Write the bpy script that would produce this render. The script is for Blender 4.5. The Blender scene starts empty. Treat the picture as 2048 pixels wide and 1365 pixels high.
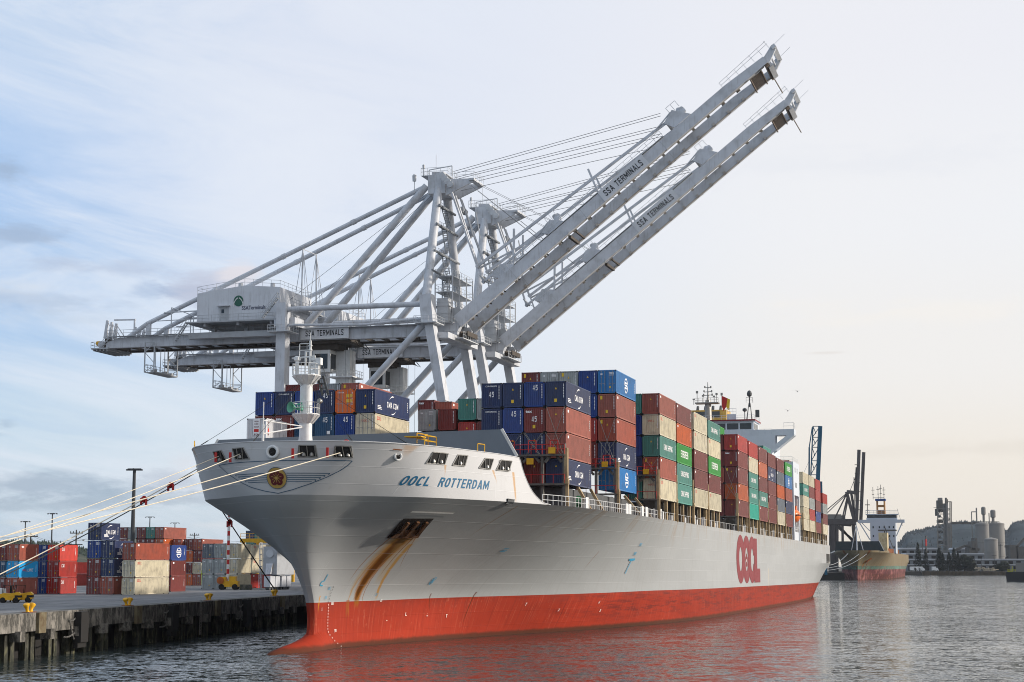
import bpy, math, random
from mathutils import Vector, Matrix
R = math.radians
random.seed(7)
C = bpy.context.scene.collection

# ------------------------------------------------------------ camera, sky, sun, exposure
TH = math.atan(986 / 3440.0); ST, CT = math.sin(TH), math.cos(TH)
PITCH = math.asin(448.5 / 3440.0)
FPX = 3440.0 * math.cos(PITCH)
HC = 8.3
cam_d = bpy.data.cameras.new('camera'); cam = bpy.data.objects.new('camera', cam_d); C.objects.link(cam)
cam.location = (0, 0, HC); cam.rotation_euler = (R(90) + PITCH, 0, 0)
cam_d.sensor_width = 36; cam_d.lens = FPX * 36 / 2048
cam_d.clip_start = 0.5; cam_d.clip_end = 30000
bpy.context.scene.camera = cam

SUN_EL, SUN_AZ = R(19), R(84)          # azimuth measured from +Y towards +X
sdir = Vector((math.sin(SUN_AZ) * math.cos(SUN_EL), math.cos(SUN_AZ) * math.cos(SUN_EL), math.sin(SUN_EL)))
sun_d = bpy.data.lights.new('sun', 'SUN'); sun_d.energy = 4.5; sun_d.angle = R(1.2); sun_d.color = (1.0, 0.90, 0.79)
sun = bpy.data.objects.new('sun', sun_d); C.objects.link(sun)
sun.rotation_euler = sdir.to_track_quat('Z', 'Y').to_euler()
sun.location = (300, 100, 300)
vs = bpy.context.scene.view_settings
vs.view_transform = 'Standard'; vs.look = 'None'; vs.exposure = 0.0; vs.gamma = 1.0; vs.use_curve_mapping = False

try:
    bpy.context.scene.cycles.pixel_filter_type = 'BLACKMAN_HARRIS'; bpy.context.scene.cycles.filter_width = 1.0
except Exception: pass

# ---- node expression helper
class NX:
    def __init__(s, nt, v): s.nt, s.v = nt, v
    def _m(s, op, *o, clamp=False):
        n = s.nt.nodes.new('ShaderNodeMath'); n.operation = op; n.use_clamp = clamp
        for i, x in enumerate((s,) + o):
            x = x.v if isinstance(x, NX) else x
            if isinstance(x, (int, float)): n.inputs[i].default_value = x
            else: s.nt.links.new(x, n.inputs[i])
        return NX(s.nt, n.outputs[0])
    def __add__(s, o): return s._m('ADD', o)
    __radd__ = __add__
    def __sub__(s, o): return s._m('SUBTRACT', o)
    def __rsub__(s, o): return NX(s.nt, float(o))._m('SUBTRACT', s)
    def __mul__(s, o): return s._m('MULTIPLY', o)
    __rmul__ = __mul__
    def __truediv__(s, o): return s._m('DIVIDE', o)
    def __neg__(s): return s * -1.0
    def abs(s): return s._m('ABSOLUTE')
    def fract(s): return s._m('FRACT')
    def pow(s, p): return s._m('POWER', p)
    def max(s, o): return s._m('MAXIMUM', o)
    def min(s, o): return s._m('MINIMUM', o)
    def clamp(s): return s._m('ADD', 0.0, clamp=True)
    def gt(s, o): return s._m('GREATER_THAN', o)
    def ss(s, a, b):       # smooth step from a (0) to b (1)
        n = s.nt.nodes.new('ShaderNodeMapRange'); n.interpolation_type = 'SMOOTHSTEP'
        s.nt.links.new(s.v, n.inputs['Value'])
        n.inputs['From Min'].default_value = a; n.inputs['From Max'].default_value = b
        if a > b:
            n.inputs['From Min'].default_value = b; n.inputs['From Max'].default_value = a
            n.inputs['To Min'].default_value = 1; n.inputs['To Max'].default_value = 0
        return NX(s.nt, n.outputs[0])
def mixc(nt, f, a, b, mode='MIX'):
    n = nt.nodes.new('ShaderNodeMix'); n.data_type = 'RGBA'; n.blend_type = mode
    for i, x in ((0, f), (6, a), (7, b)):
        x = x.v if isinstance(x, NX) else x
        if isinstance(x, (int, float)): n.inputs[i].default_value = x
        elif isinstance(x, (tuple, list)): n.inputs[i].default_value = tuple(x[:3]) + (1,)
        else: nt.links.new(x, n.inputs[i])
    return NX(nt, n.outputs[2])
def xyz(nt, vec):
    n = nt.nodes.new('ShaderNodeSeparateXYZ'); nt.links.new(vec, n.inputs[0])
    return [NX(nt, n.outputs[i]) for i in range(3)]
def vec3(nt, x, y, z):
    n = nt.nodes.new('ShaderNodeCombineXYZ')
    for i, q in enumerate((x, y, z)):
        q = q.v if isinstance(q, NX) else q
        if isinstance(q, (int, float)): n.inputs[i].default_value = q
        else: nt.links.new(q, n.inputs[i])
    return n.outputs[0]
def noise(nt, vec, scale, detail=4, rough=.55, lac=2.0, dist=0.0):
    n = nt.nodes.new('ShaderNodeTexNoise'); n.inputs['Scale'].default_value = scale
    n.inputs['Detail'].default_value = detail; n.inputs['Roughness'].default_value = rough
    n.inputs['Lacunarity'].default_value = lac; n.inputs['Distortion'].default_value = dist
    nt.links.new(vec, n.inputs['Vector'])
    return NX(nt, n.outputs[0])
def lin(h):
    h = h.lstrip('#'); o = []
    for i in (0, 2, 4):
        c = int(h[i:i + 2], 16) / 255.0
        o.append(c / 12.92 if c <= .04045 else ((c + .055) / 1.055) ** 2.4)
    return tuple(o)

# ---- sky: Nishita behind a thin procedural overcast
world = bpy.data.worlds.new('World'); bpy.context.scene.world = world; world.use_nodes = True
nt = world.node_tree; nt.nodes.clear()
sky = nt.nodes.new('ShaderNodeTexSky'); sky.sky_type = 'NISHITA'; sky.sun_disc = False
sky.sun_elevation = SUN_EL; sky.sun_rotation = SUN_AZ; sky.dust_density = 2.0
bg1 = nt.nodes.new('ShaderNodeBackground'); bg1.inputs[1].default_value = 0.1
nt.links.new(sky.outputs[0], bg1.inputs[0])
tc = nt.nodes.new('ShaderNodeTexCoord')
gx, gy, gz = xyz(nt, tc.outputs['Generated'])
el = gz.max(0.0)
az = gx / (gx * gx + gy * gy + 1e-4)._m('SQRT')
def ramp(fac, stops):
    n = nt.nodes.new('ShaderNodeValToRGB'); cr = n.color_ramp; cr.interpolation = 'B_SPLINE' if len(stops) > 9 else 'EASE'
    while len(cr.elements) < len(stops): cr.elements.new(.5)
    for e, (p, c) in zip(cr.elements, stops): e.position = p; e.color = lin(c) + (1,)
    nt.links.new(fac.v, n.inputs[0]); return NX(nt, n.outputs[0])
cL = ramp(el, [(0, '#8fabc3'), (.03, '#b9cfdf'), (.075, '#c6dbec'), (.15, '#98bfe9'), (.22, '#aecbf0'), (.30, '#c6d8ef')])
cM = ramp(el, [(0, '#c9d6df'), (.06, '#dbe5ee'), (.14, '#dde7f5'), (.22, '#e2e8f4'), (.30, '#e0e6f3')])
cR = ramp(el, [(0, '#ebe1d2'), (.05, '#efe8de'), (.12, '#f0eeec'), (.20, '#eff0f3'), (.30, '#ecedf3')])
base = mixc(nt, az.ss(-.36, -.10), cL, cM)
base = mixc(nt, az.ss(-.08, .20), base, cR)
v1 = vec3(nt, az * 4.0, el * 16.0, 0.3)
wob = noise(nt, v1, 2.0, 8, .68, dist=.5)
wob2 = noise(nt, vec3(nt, az * 4.0 + 3.1, el * 11.0, 0.9), 5.5, 6, .62)
veil = noise(nt, vec3(nt, az * 2.2, el * 8.5 + az * 1.5, 2.0), 1.7, 9, .68, dist=.8)
base = mixc(nt, (veil.ss(.42, .66) * az.ss(.12, -.2) * .60).clamp(), base, lin('#e6ecf6'))
base = mixc(nt, (veil.ss(.50, .30) * az.ss(.05, -.32) * .42).clamp(), base, lin('#93b9e4'))
def sky_at(px, py):
    b_ = (682.5 - py) / FPX; v = Vector(((px - 1024) / FPX, math.cos(PITCH) - b_ * math.sin(PITCH), math.sin(PITCH) + b_ * math.cos(PITCH))).normalized()
    return v.x / math.hypot(v.x, v.y), v.z
# individual clouds: where each stands in the sky, its half width and height, tone and density
for px, py, rx, ry, tone, den in ((440, 578, 110, 42, '#c3c8da', .8), (482, 548, 46, 34, '#e4e0e6', .85), (380, 592, 60, 26, '#b9c1d6', .7), (250, 535, 100, 22, '#b4c1d9', .6), (125, 528, 90, 24, '#b3c0d8', .6), (35, 472, 130, 26, '#a2b5d0', .75),
        (20, 340, 75, 24, '#a0b4cf', .75), (290, 583, 60, 20, '#a3b9d8', .6), (100, 602, 190, 20, '#aebfd7', .55), (60, 575, 90, 12, '#d7dfea', .5), (170, 640, 150, 16, '#c5d2e2', .4), (12, 852, 50, 20, '#8ea6c2', .6),
        (60, 972, 240, 24, '#91a6bc', .65), (230, 1000, 200, 22, '#9bafc2', .6), (90, 1012, 260, 14, '#9fb1c2', .6), (350, 958, 90, 26, '#b9c3d3', .7), (375, 1000, 120, 16, '#b3bfcd', .6), (370, 930, 40, 26, '#dde0e8', .6), (50, 1046, 60, 8, '#d2dbe2', .7), (280, 1050, 200, 10, '#cfd8e0', .6), (430, 1050, 90, 16, '#dde1e6', .7), (1640, 706, 60, 6, '#ddd6d0', .5), (760, 900, 200, 20, '#dfe4ea', .4), (1850, 620, 420, 60, '#f6f1ea', .45), (1500, 880, 380, 40, '#f3ece1', .4), (1700, 330, 480, 70, '#e4e7ee', .35), (1950, 900, 260, 26, '#e0d9cf', .35)):
    a0, e0 = sky_at(px, py); a1, e1 = sky_at(px + rx, py - ry); ra, re = abs(a1 - a0), abs(e1 - e0)
    qx, qy = (az - a0) / ra, (el - e0) / re
    d = (qx * qx + qy * qy)._m('SQRT') + (wob - .5) * 3.4 + (wob2 - .5) * 2.4 + .25
    base = mixc(nt, (d.ss(1.35, .2) * gy.gt(0.0) * den).clamp(), base, lin(tone))
bg2 = nt.nodes.new('ShaderNodeBackground'); nt.links.new(base.v, bg2.inputs[0]); bg2.inputs[1].default_value = 1.05
mx = nt.nodes.new('ShaderNodeMixShader'); mx.inputs[0].default_value = .95
nt.links.new(bg1.outputs[0], mx.inputs[1]); nt.links.new(bg2.outputs[0], mx.inputs[2])
wo = nt.nodes.new('ShaderNodeOutputWorld'); nt.links.new(mx.outputs[0], wo.inputs[0])

# ------------------------------------------------------------ materials
MATS = {}
def new_mat(name):
    m = bpy.data.materials.new(name); m.use_nodes = True
    nt = m.node_tree; b = nt.nodes['Principled BSDF']; MATS[name] = m
    return m, nt, b
def bump(nt, b, h, strength=.3, dist=.02):
    n = nt.nodes.new('ShaderNodeBump'); n.inputs['Strength'].default_value = strength; n.inputs['Distance'].default_value = dist
    nt.links.new(h.v, n.inputs['Height']); nt.links.new(n.outputs[0], b.inputs['Normal'])
def coord(nt, kind='Object'):
    return nt.nodes.new('ShaderNodeTexCoord').outputs[kind]
def paint(name, hexc, rough=.5, dirt=.35, dcol='#4a4038', scale=.6, streak=0.0, metal=0.0, vary=0.0, rust=0.0, spec=.4):
    """weathered paint: blotches, vertical streaks, a few rust spots"""
    m, nt, b = new_mat(name); col = lin(hexc) if isinstance(hexc, str) else hexc
    co = coord(nt); x, y, z = xyz(nt, co)
    oi = nt.nodes.new('ShaderNodeObjectInfo'); rnd = NX(nt, oi.outputs['Random'])
    off = vec3(nt, x + rnd * 37.0, y + rnd * 11.0, z)
    n = noise(nt, off, scale, 5, .6)
    c = mixc(nt, (n.ss(.42, .75) * dirt).clamp(), col, lin(dcol))
    c = mixc(nt, (n.ss(.5, .2) * dirt * .5).clamp(), c, tuple(min(1, q * 1.25 + .02) for q in col))
    if streak:
        s = noise(nt, vec3(nt, x * 3.0 + rnd * 9.0, y * 3.0, z * .25), 1.2, 4, .65)
        c = mixc(nt, (s.ss(.52, .72) * streak).clamp(), c, lin(dcol))
    if rust:
        r = noise(nt, off, 2.3, 6, .7)
        c = mixc(nt, (r.ss(.63, .70) * rust).clamp(), c, lin('#6b3a1c'))
    if vary:
        hs = nt.nodes.new('ShaderNodeHueSaturation')
        nt.links.new(c.v, hs.inputs['Color'])
        nt.links.new((rnd * vary + (1.0 - vary * .5)).v, hs.inputs['Value'])
        r2 = (rnd * 13.7).fract()
        nt.links.new((r2 * vary * .6 + (1.0 - vary * .3)).v, hs.inputs['Saturation'])
        c = NX(nt, hs.outputs[0])
    nt.links.new(c.v, b.inputs['Base Color'])
    nt.links.new((n * .25 + (rough - .12)).v, b.inputs['Roughness'])
    b.inputs['Metallic'].default_value = metal; b.inputs['Specular IOR Level'].default_value = spec
    return m
def plain(name, hexc, rough=.6, metal=0.0, emit=0):
    m, nt, b = new_mat(name)
    co = coord(nt); n = noise(nt, co, 3.0, 3, .5)
    col = lin(hexc)
    c = mixc(nt, n, tuple(q * .88 for q in col), tuple(min(1, q * 1.1) for q in col))
    nt.links.new(c.v, b.inputs['Base Color']); b.inputs['Roughness'].default_value = rough; b.inputs['Metallic'].default_value = metal
    return m

# ------------------------------------------------------------ mesh builder
class MB:
    def __init__(s): s.v, s.f, s.m = [], [], []
    def quad(s, *p, mi=0):
        i = len(s.v); s.v += [tuple(q) for q in p]; s.f.append(tuple(range(i, i + len(p)))); s.m.append(mi)
    def mesh(s, vs, fs, mi=0):
        i = len(s.v); s.v += [tuple(q) for q in vs]
        for f in fs: s.f.append(tuple(i + k for k in f)); s.m.append(mi)
    def box(s, x0, x1, y0, y1, z0, z1, mi=0):
        if x0 > x1: x0, x1 = x1, x0
        if y0 > y1: y0, y1 = y1, y0
        if z0 > z1: z0, z1 = z1, z0
        v = [(x0, y0, z0), (x1, y0, z0), (x1, y1, z0), (x0, y1, z0), (x0, y0, z1), (x1, y0, z1), (x1, y1, z1), (x0, y1, z1)]
        s.mesh(v, [(0, 3, 2, 1), (4, 5, 6, 7), (0, 1, 5, 4), (1, 2, 6, 5), (2, 3, 7, 6), (3, 0, 4, 7)], mi)
        return s
    def beam(s, p, q, w, h, up=(0, 0, 1), mi=0, w2=None, h2=None):
        p, q = Vector(p), Vector(q); d = (q - p)
        if d.length < 1e-6: return s
        d.normalize(); u = Vector(up)
        if abs(d.dot(u)) > .98: u = Vector((0, 1, 0)) if abs(d.y) < .9 else Vector((1, 0, 0))
        sx = d.cross(u).normalized(); u = sx.cross(d).normalized()
        w2 = w if w2 is None else w2; h2 = h if h2 is None else h2
        vs = []
        for c, a, b in ((p, w, h), (q, w2, h2)):
            for i, j in ((-1, -1), (1, -1), (1, 1), (-1, 1)): vs.append(c + sx * a * .5 * i + u * b * .5 * j)
        s.mesh(vs, [(3, 2, 1, 0), (4, 5, 6, 7), (0, 1, 5, 4), (1, 2, 6, 5), (2, 3, 7, 6), (3, 0, 4, 7)], mi)
        return s
    def tube(s, p, q, r, n=8, r2=None, mi=0, cap=True):
        p, q = Vector(p), Vector(q); d = q - p
        if d.length < 1e-6: return s
        d.normalize(); u = Vector((0, 0, 1))
        if abs(d.z) > .95: u = Vector((1, 0, 0))
        a = d.cross(u).normalized(); b = d.cross(a).normalized(); r2 = r if r2 is None else r2
        vs = []
        for c, rr in ((p, r), (q, r2)):
            for k in range(n): vs.append(c + (a * math.cos(k * 2 * math.pi / n) + b * math.sin(k * 2 * math.pi / n)) * rr)
        fs = [(k, (k + 1) % n, n + (k + 1) % n, n + k) for k in range(n)]
        if cap: fs += [tuple(range(n - 1, -1, -1)), tuple(range(n, 2 * n))]
        s.mesh(vs, fs, mi); return s
    def path(s, pts, r, n=5, mi=0):
        for a, b in zip(pts, pts[1:]): s.tube(a, b, r, n, mi=mi)
        return s
    def prism(s, poly, f0, f1, mi=0):
        """poly: list of 2d points; f0/f1 map a 2d point to 3d for the two faces"""
        n = len(poly); vs = [f0(*p) for p in poly] + [f1(*p) for p in poly]
        fs = [tuple(range(n - 1, -1, -1)), tuple(range(n, 2 * n))] + [(k, (k + 1) % n, n + (k + 1) % n, n + k) for k in range(n)]
        s.mesh(vs, fs, mi); return s
    def lathe(s, c, prof, n=16, mi=0, axis=None):
        c = Vector(c); vs = []
        ax = Vector(axis).normalized() if axis else Vector((0, 0, 1))
        u = Vector((1, 0, 0)) if abs(ax.x) < .9 else Vector((0, 1, 0)); a = ax.cross(u).normalized(); b = ax.cross(a).normalized()
        for r, z in prof:
            for k in range(n):
                t = k * 2 * math.pi / n; vs.append(c + ax * z + (a * math.cos(t) + b * math.sin(t)) * r)
        fs = []
        for j in range(len(prof) - 1):
            for k in range(n): fs.append((j * n + k, j * n + (k + 1) % n, (j + 1) * n + (k + 1) % n, (j + 1) * n + k))
        fs.append(tuple(range(n - 1, -1, -1))); fs.append(tuple((len(prof) - 1) * n + k for k in range(n)))
        s.mesh(vs, fs, mi); return s
    def rail(s, pts, h=1.1, gap=2.0, r=.035, mid=1, closed=False):
        """hand rail with posts along a path"""
        pts = [Vector(p) for p in pts]
        if closed: pts = pts + [pts[0]]
        for k in range(1 + mid):
            hh = h * (1 - k / (1 + mid))
            for a, b in zip(pts, pts[1:]): s.tube(a + Vector((0, 0, hh)), b + Vector((0, 0, hh)), r, 4, cap=False)
        for a, b in zip(pts, pts[1:]):
            n = max(1, int((b - a).length / gap))
            for k in range(n + 1):
                p = a.lerp(b, k / n); s.tube(p, p + Vector((0, 0, h)), r, 4, cap=False)
        return s
    def stairs(s, p, q, w=.9, side=(0, 1, 0), r=.04):
        p, q, sd = Vector(p), Vector(q), Vector(side).normalized() * w * .5
        n = max(2, int((q - p).length / .42))
        for sg in (-1, 1):
            s.beam(p + sd * sg, q + sd * sg, .07, .22)
            s.tube(p + sd * sg + Vector((0, 0, .95)), q + sd * sg + Vector((0, 0, .95)), r, 4, cap=False)
            for k in range(0, n + 1, 4):
                c = p.lerp(q, k / n) + sd * sg; s.tube(c, c + Vector((0, 0, .95)), r, 4, cap=False)
        for k in range(n):
            c = p.lerp(q, (k + .5) / n); s.beam(c - sd, c + sd, .26, .05)
        return s
    def data(s, name, mats, smooth=False):
        me = bpy.data.meshes.new(name); me.from_pydata(s.v, [], s.f)
        for m in (mats if isinstance(mats, (list, tuple)) else [mats]): me.materials.append(m)
        if max(s.m, default=0): me.polygons.foreach_set('material_index', s.m)
        if smooth: me.polygons.foreach_set('use_smooth', [True] * len(s.f))
        me.update(); return me
    def build(s, name, mats, parent=None, smooth=False, label=None):
        o = bpy.data.objects.new(name, s.data(name, mats, smooth)); C.objects.link(o)
        if parent is not None: o.parent = parent
        if smooth: sharp(o)
        if label: o['label'] = label
        return o
def sharp(o, ang=35):
    try: o.data.set_sharp_from_angle(angle=R(ang))
    except Exception: pass
def thing(name, label, cat, group=None, M=None, kind=None):
    o = bpy.data.objects.new(name, None); C.objects.link(o); o.empty_display_size = 2
    tag(o, label, cat, group, kind)
    if M is not None: o.matrix_world = M
    return o
def tag(o, label=None, cat=None, group=None, kind=None):
    if label: o['label'] = label
    if cat: o['category'] = cat
    if group: o['group'] = group
    if kind: o['kind'] = kind
    return o
def struct(o): o['kind'] = 'structure'; return o
def clone(o, parent=None, M=None):
    c = o.copy(); C.objects.link(c)
    if parent is not None: c.parent = parent
    if M is not None: c.matrix_world = M
    for ch in list(o.children): clone(ch, c)
    return c

# frames of the place: s runs along the berth, L is the distance to its left, z up
def W(s, L, z): return Vector((-L * CT + s * ST, L * ST + s * CT, z))
def dockM(s, L, z): return Matrix.Translation(W(s, L, z)) @ Matrix.Rotation(-TH, 4, 'Z')
MS = Matrix.Translation(W(149, 66.5, .68)) @ Matrix.Rotation(-TH, 4, 'Z') @ Matrix.Rotation(-.0045, 4, 'X')
def ray(x, y):
    b = (682.5 - y) / FPX
    return Vector(((x - 1024) / FPX, math.cos(PITCH) - b * math.sin(PITCH), math.sin(PITCH) + b * math.cos(PITCH)))
def atY(x, y, Y):          # the point seen at (x, y) of the photograph at depth Y
    r = ray(x, y); k = Y / r.y; return Vector((r.x * k, Y, HC + r.z * k))
def atZ(x, y, z=0.0):
    r = ray(x, y); k = (z - HC) / r.z; return Vector((r.x * k, r.y * k, z))

# ------------------------------------------------------------ lettering
_TX = {}
def text_geo(s, bold=0.0, shear=0.0):
    k = (s, bold, shear)
    if k not in _TX:
        cu = bpy.data.curves.new('t', 'FONT'); cu.body = s; cu.size = 1.0; cu.align_x = 'CENTER'; cu.align_y = 'CENTER'
        cu.resolution_u = 3; cu.offset = bold; cu.shear = shear; cu.fill_mode = 'FRONT'
        o = bpy.data.objects.new('t', cu); C.objects.link(o)
        dg = bpy.context.evaluated_depsgraph_get(); me = bpy.data.meshes.new_from_object(o.evaluated_get(dg))
        vs = [tuple(v.co) for v in me.vertices]; fs = [tuple(p.vertices) for p in me.polygons]
        xs = [v[0] for v in vs]; ys = [v[1] for v in vs]
        cx, cy = (min(xs) + max(xs)) / 2, (min(ys) + max(ys)) / 2
        w, h = max(xs) - min(xs), max(ys) - min(ys)
        vs = [((v[0] - cx) / w, (v[1] - cy) / h) for v in vs]     # unit box, centred
        fs = [tuple(reversed(f)) if me.polygons[i].normal.z < 0 else f for i, f in enumerate(fs)]
        bpy.data.objects.remove(o); bpy.data.curves.remove(cu); bpy.data.meshes.remove(me)
        _TX[k] = (vs, fs)
    return _TX[k]
_GL = {}
def _ribbon2(pts, t):
    """mitred stroke of width t along 2d points"""
    n = len(pts); L, R_ = [], []
    for k in range(n):
        p = Vector(pts[k]); a = (p - Vector(pts[k - 1])).normalized() if k else None; b = (Vector(pts[k + 1]) - p).normalized() if k < n - 1 else None
        if a is None: a = b
        if b is None: b = a
        m = (a + b).normalized(); nn = Vector((-m.y, m.x)); q = t / 2 / max(.4, nn.dot(Vector((-a.y, a.x))))
        L.append(tuple(p + nn * q)); R_.append(tuple(p - nn * q))
    return [(R_[k], R_[k + 1], L[k + 1], L[k]) for k in range(n - 1)]
def _sup(cx, cy, rx, ry, a0, a1, n, p=2.5):
    o = []
    for k in range(n + 1):
        t = math.radians(a0 + (a1 - a0) * k / n); c, s_ = math.cos(t), math.sin(t)
        o.append((cx + rx * math.copysign(abs(c) ** (2 / p), c), cy + ry * math.copysign(abs(s_) ** (2 / p), s_)))
    return o
def glyph(ch, t=.24, tv=.15):
    """letter as quads in a unit box; t / tv are the stem and bar widths"""
    if (ch, t) in _GL: return _GL[ch, t]
    rc = lambda a, b, c, d: ((a, b), (c, b), (c, d), (a, d)); q = None; h = .5 - tv / 2
    ring = lambda o, i: [(i[k], o[k], o[k + 1], i[k + 1]) for k in range(len(o) - 1)]
    if ch == 'I': q = [rc(0, 0, 1, 1)]
    elif ch == 'L': q = [rc(0, 0, t, 1), rc(t, 0, 1, tv)]
    elif ch == 'T': q = [rc(0, 1 - tv, 1, 1), rc(.5 - t / 2, 0, .5 + t / 2, 1 - tv)]
    elif ch in 'EF': q = [rc(0, 0, t, 1), rc(t, 1 - tv, 1, 1), rc(t, h, .9, h + tv)] + ([rc(t, 0, 1, tv)] if ch == 'E' else [])
    elif ch == 'H': q = [rc(0, 0, t, 1), rc(1 - t, 0, 1, 1), rc(t, h, 1 - t, h + tv)]
    elif ch == 'O': q = ring(_sup(.5, .5, .5, .5, 0, 360, 28), _sup(.5, .5, .5 - t, .5 - tv, 0, 360, 28))
    elif ch in 'CG': q = ring(_sup(.5, .5, .5, .5, 38, 322, 24), _sup(.5, .5, .5 - t, .5 - tv, 38, 322, 24)) + ([rc(.55, .36, 1, .36 + tv), rc(1 - t, .2, 1, .36)] if ch == 'G' else [])
    elif ch == 'D': q = [rc(0, 0, t, 1)] + ring(_sup(t, .5, 1 - t, .5, 90, -90, 16, 2.6), _sup(t, .5, 1 - 2 * t, .5 - tv, 90, -90, 16, 2.6))
    elif ch in 'PR':
        q = [rc(0, 0, t, 1)] + ring(_sup(t, .72, 1 - t, .28, 90, -90, 14, 3.2), _sup(t, .72, 1 - 2 * t, .28 - tv, 90, -90, 14, 3.2))
        if ch == 'R': q += [((1 - t, 0), (1, 0), (.5 + t, .44), (.5, .44))]
    elif ch == 'B': q = [rc(0, 0, t, 1)] + ring(_sup(t, .75, .93 - t, .25, 90, -90, 10, 3), _sup(t, .75, .93 - 2 * t, .25 - tv * .8, 90, -90, 10, 3)) + ring(_sup(t, .25, 1 - t, .25, 90, -90, 10, 3), _sup(t, .25, 1 - 2 * t, .25 - tv * .8, 90, -90, 10, 3))
    elif ch == 'U': q = [rc(0, .4, t, 1), rc(1 - t, .4, 1, 1)] + ring(_sup(.5, .4, .5, .4, 180, 360, 12), _sup(.5, .4, .5 - t, .4 - tv, 180, 360, 12))
    elif ch == 'A':
        w, ap_ = t * 1.05, .26; xi = lambda y: w + (.5 - w) * y / (1 - ap_)
        q = [((0, 0), (w, 0), (.5, 1 - ap_), (.5, 1)), ((1 - w, 0), (1, 0), (.5, 1), (.5, 1 - ap_)), ((0, 0), (.5, 1), (.5 - w / 2, 1)), ((1, 0), (.5 + w / 2, 1), (.5, 1)), ((xi(.22), .22), (1 - xi(.22), .22), (1 - xi(.22 + tv), .22 + tv), (xi(.22 + tv), .22 + tv))]
    elif ch == 'V': q = [((0, 1), (.5 - .02, 0), (.5, 0), (.5, .3), (t, 1)), ((1, 1), (1 - t, 1), (.5, .3), (.5, 0), (.52, 0))]
    elif ch == 'N': q = [rc(0, 0, t, 1), rc(1 - t, 0, 1, 1), ((t, 1), (t, .62), (1 - t, 0), (1 - t, .38))]
    elif ch == 'M': w = t * .82; q = [rc(0, 0, w, 1), rc(1 - w, 0, 1, 1), ((w, 1), (w, .6), (.5, .05), (.5, .48)), ((1 - w, 1), (.5, .48), (.5, .05), (1 - w, .6))]
    elif ch == 'S': q = _ribbon2([(.93, .76), (.84, .88), (.66, 1 - tv / 2), (.34, 1 - tv / 2), (.17, .9), (t * .5, .76), (.17, .62), (.36, .54), (.66, .46), (.85, .37), (1 - t * .5, .24), (.84, .11), (.66, tv / 2), (.34, tv / 2), (.15, .12), (.06, .25)], tv * 1.12)
    elif ch == '5': q = _ribbon2([(.95, 1 - tv / 2), (.2, 1 - tv / 2), (.16, .58), (.5, .64), (.78, .58), (1 - t / 2, .36), (.8, .13), (.5, tv / 2), (.1, .12)], tv * 1.15)
    elif ch == '4': q = [rc(.58, 0, .58 + t, 1), ((0, .22), (.58, .22), (.58, .22 + tv), (.2, .22 + tv)), rc(.58 + t, .22, 1, .22 + tv), ((0, .22), (.2, .22 + tv), (.58, .78), (.58, 1))]
    _GL[ch, t] = q; return q
ADV = {'I': .26, 'M': 1.15, 'L': .74, 'T': .82, 'E': .8, 'F': .76, ' ': .42, 'A': .96, '4': .9, 'C': .88, 'S': .84}
def put_text(mb, s, fn, w, h, cx=0, cy=0, bold=.02, shear=0.0, mi=0, stem=.2):
    if all(c == ' ' or glyph(c) for c in s):
        gap = .24; adv = [ADV.get(c, .88) for c in s]; tot = sum(adv) + gap * (len(s) - 1); x = 0.0
        for c, a in zip(s, adv):
            if c != ' ':
                t = min(.45, stem / a); 
                for q in glyph(c, round(t, 3), .165):
                    P2 = [((x + u * a) / tot, v) for u, v in q]
                    mb.quad(*[fn(cx + (u - .5) * w + shear * (v - .5) * h, cy + (v - .5) * h) for u, v in P2], mi=mi)
            x += a + gap
        return
    vs, fs = text_geo(s, bold, shear)
    mb.mesh([fn(cx + v[0] * w, cy + v[1] * h) for v in vs], fs, mi)
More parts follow.
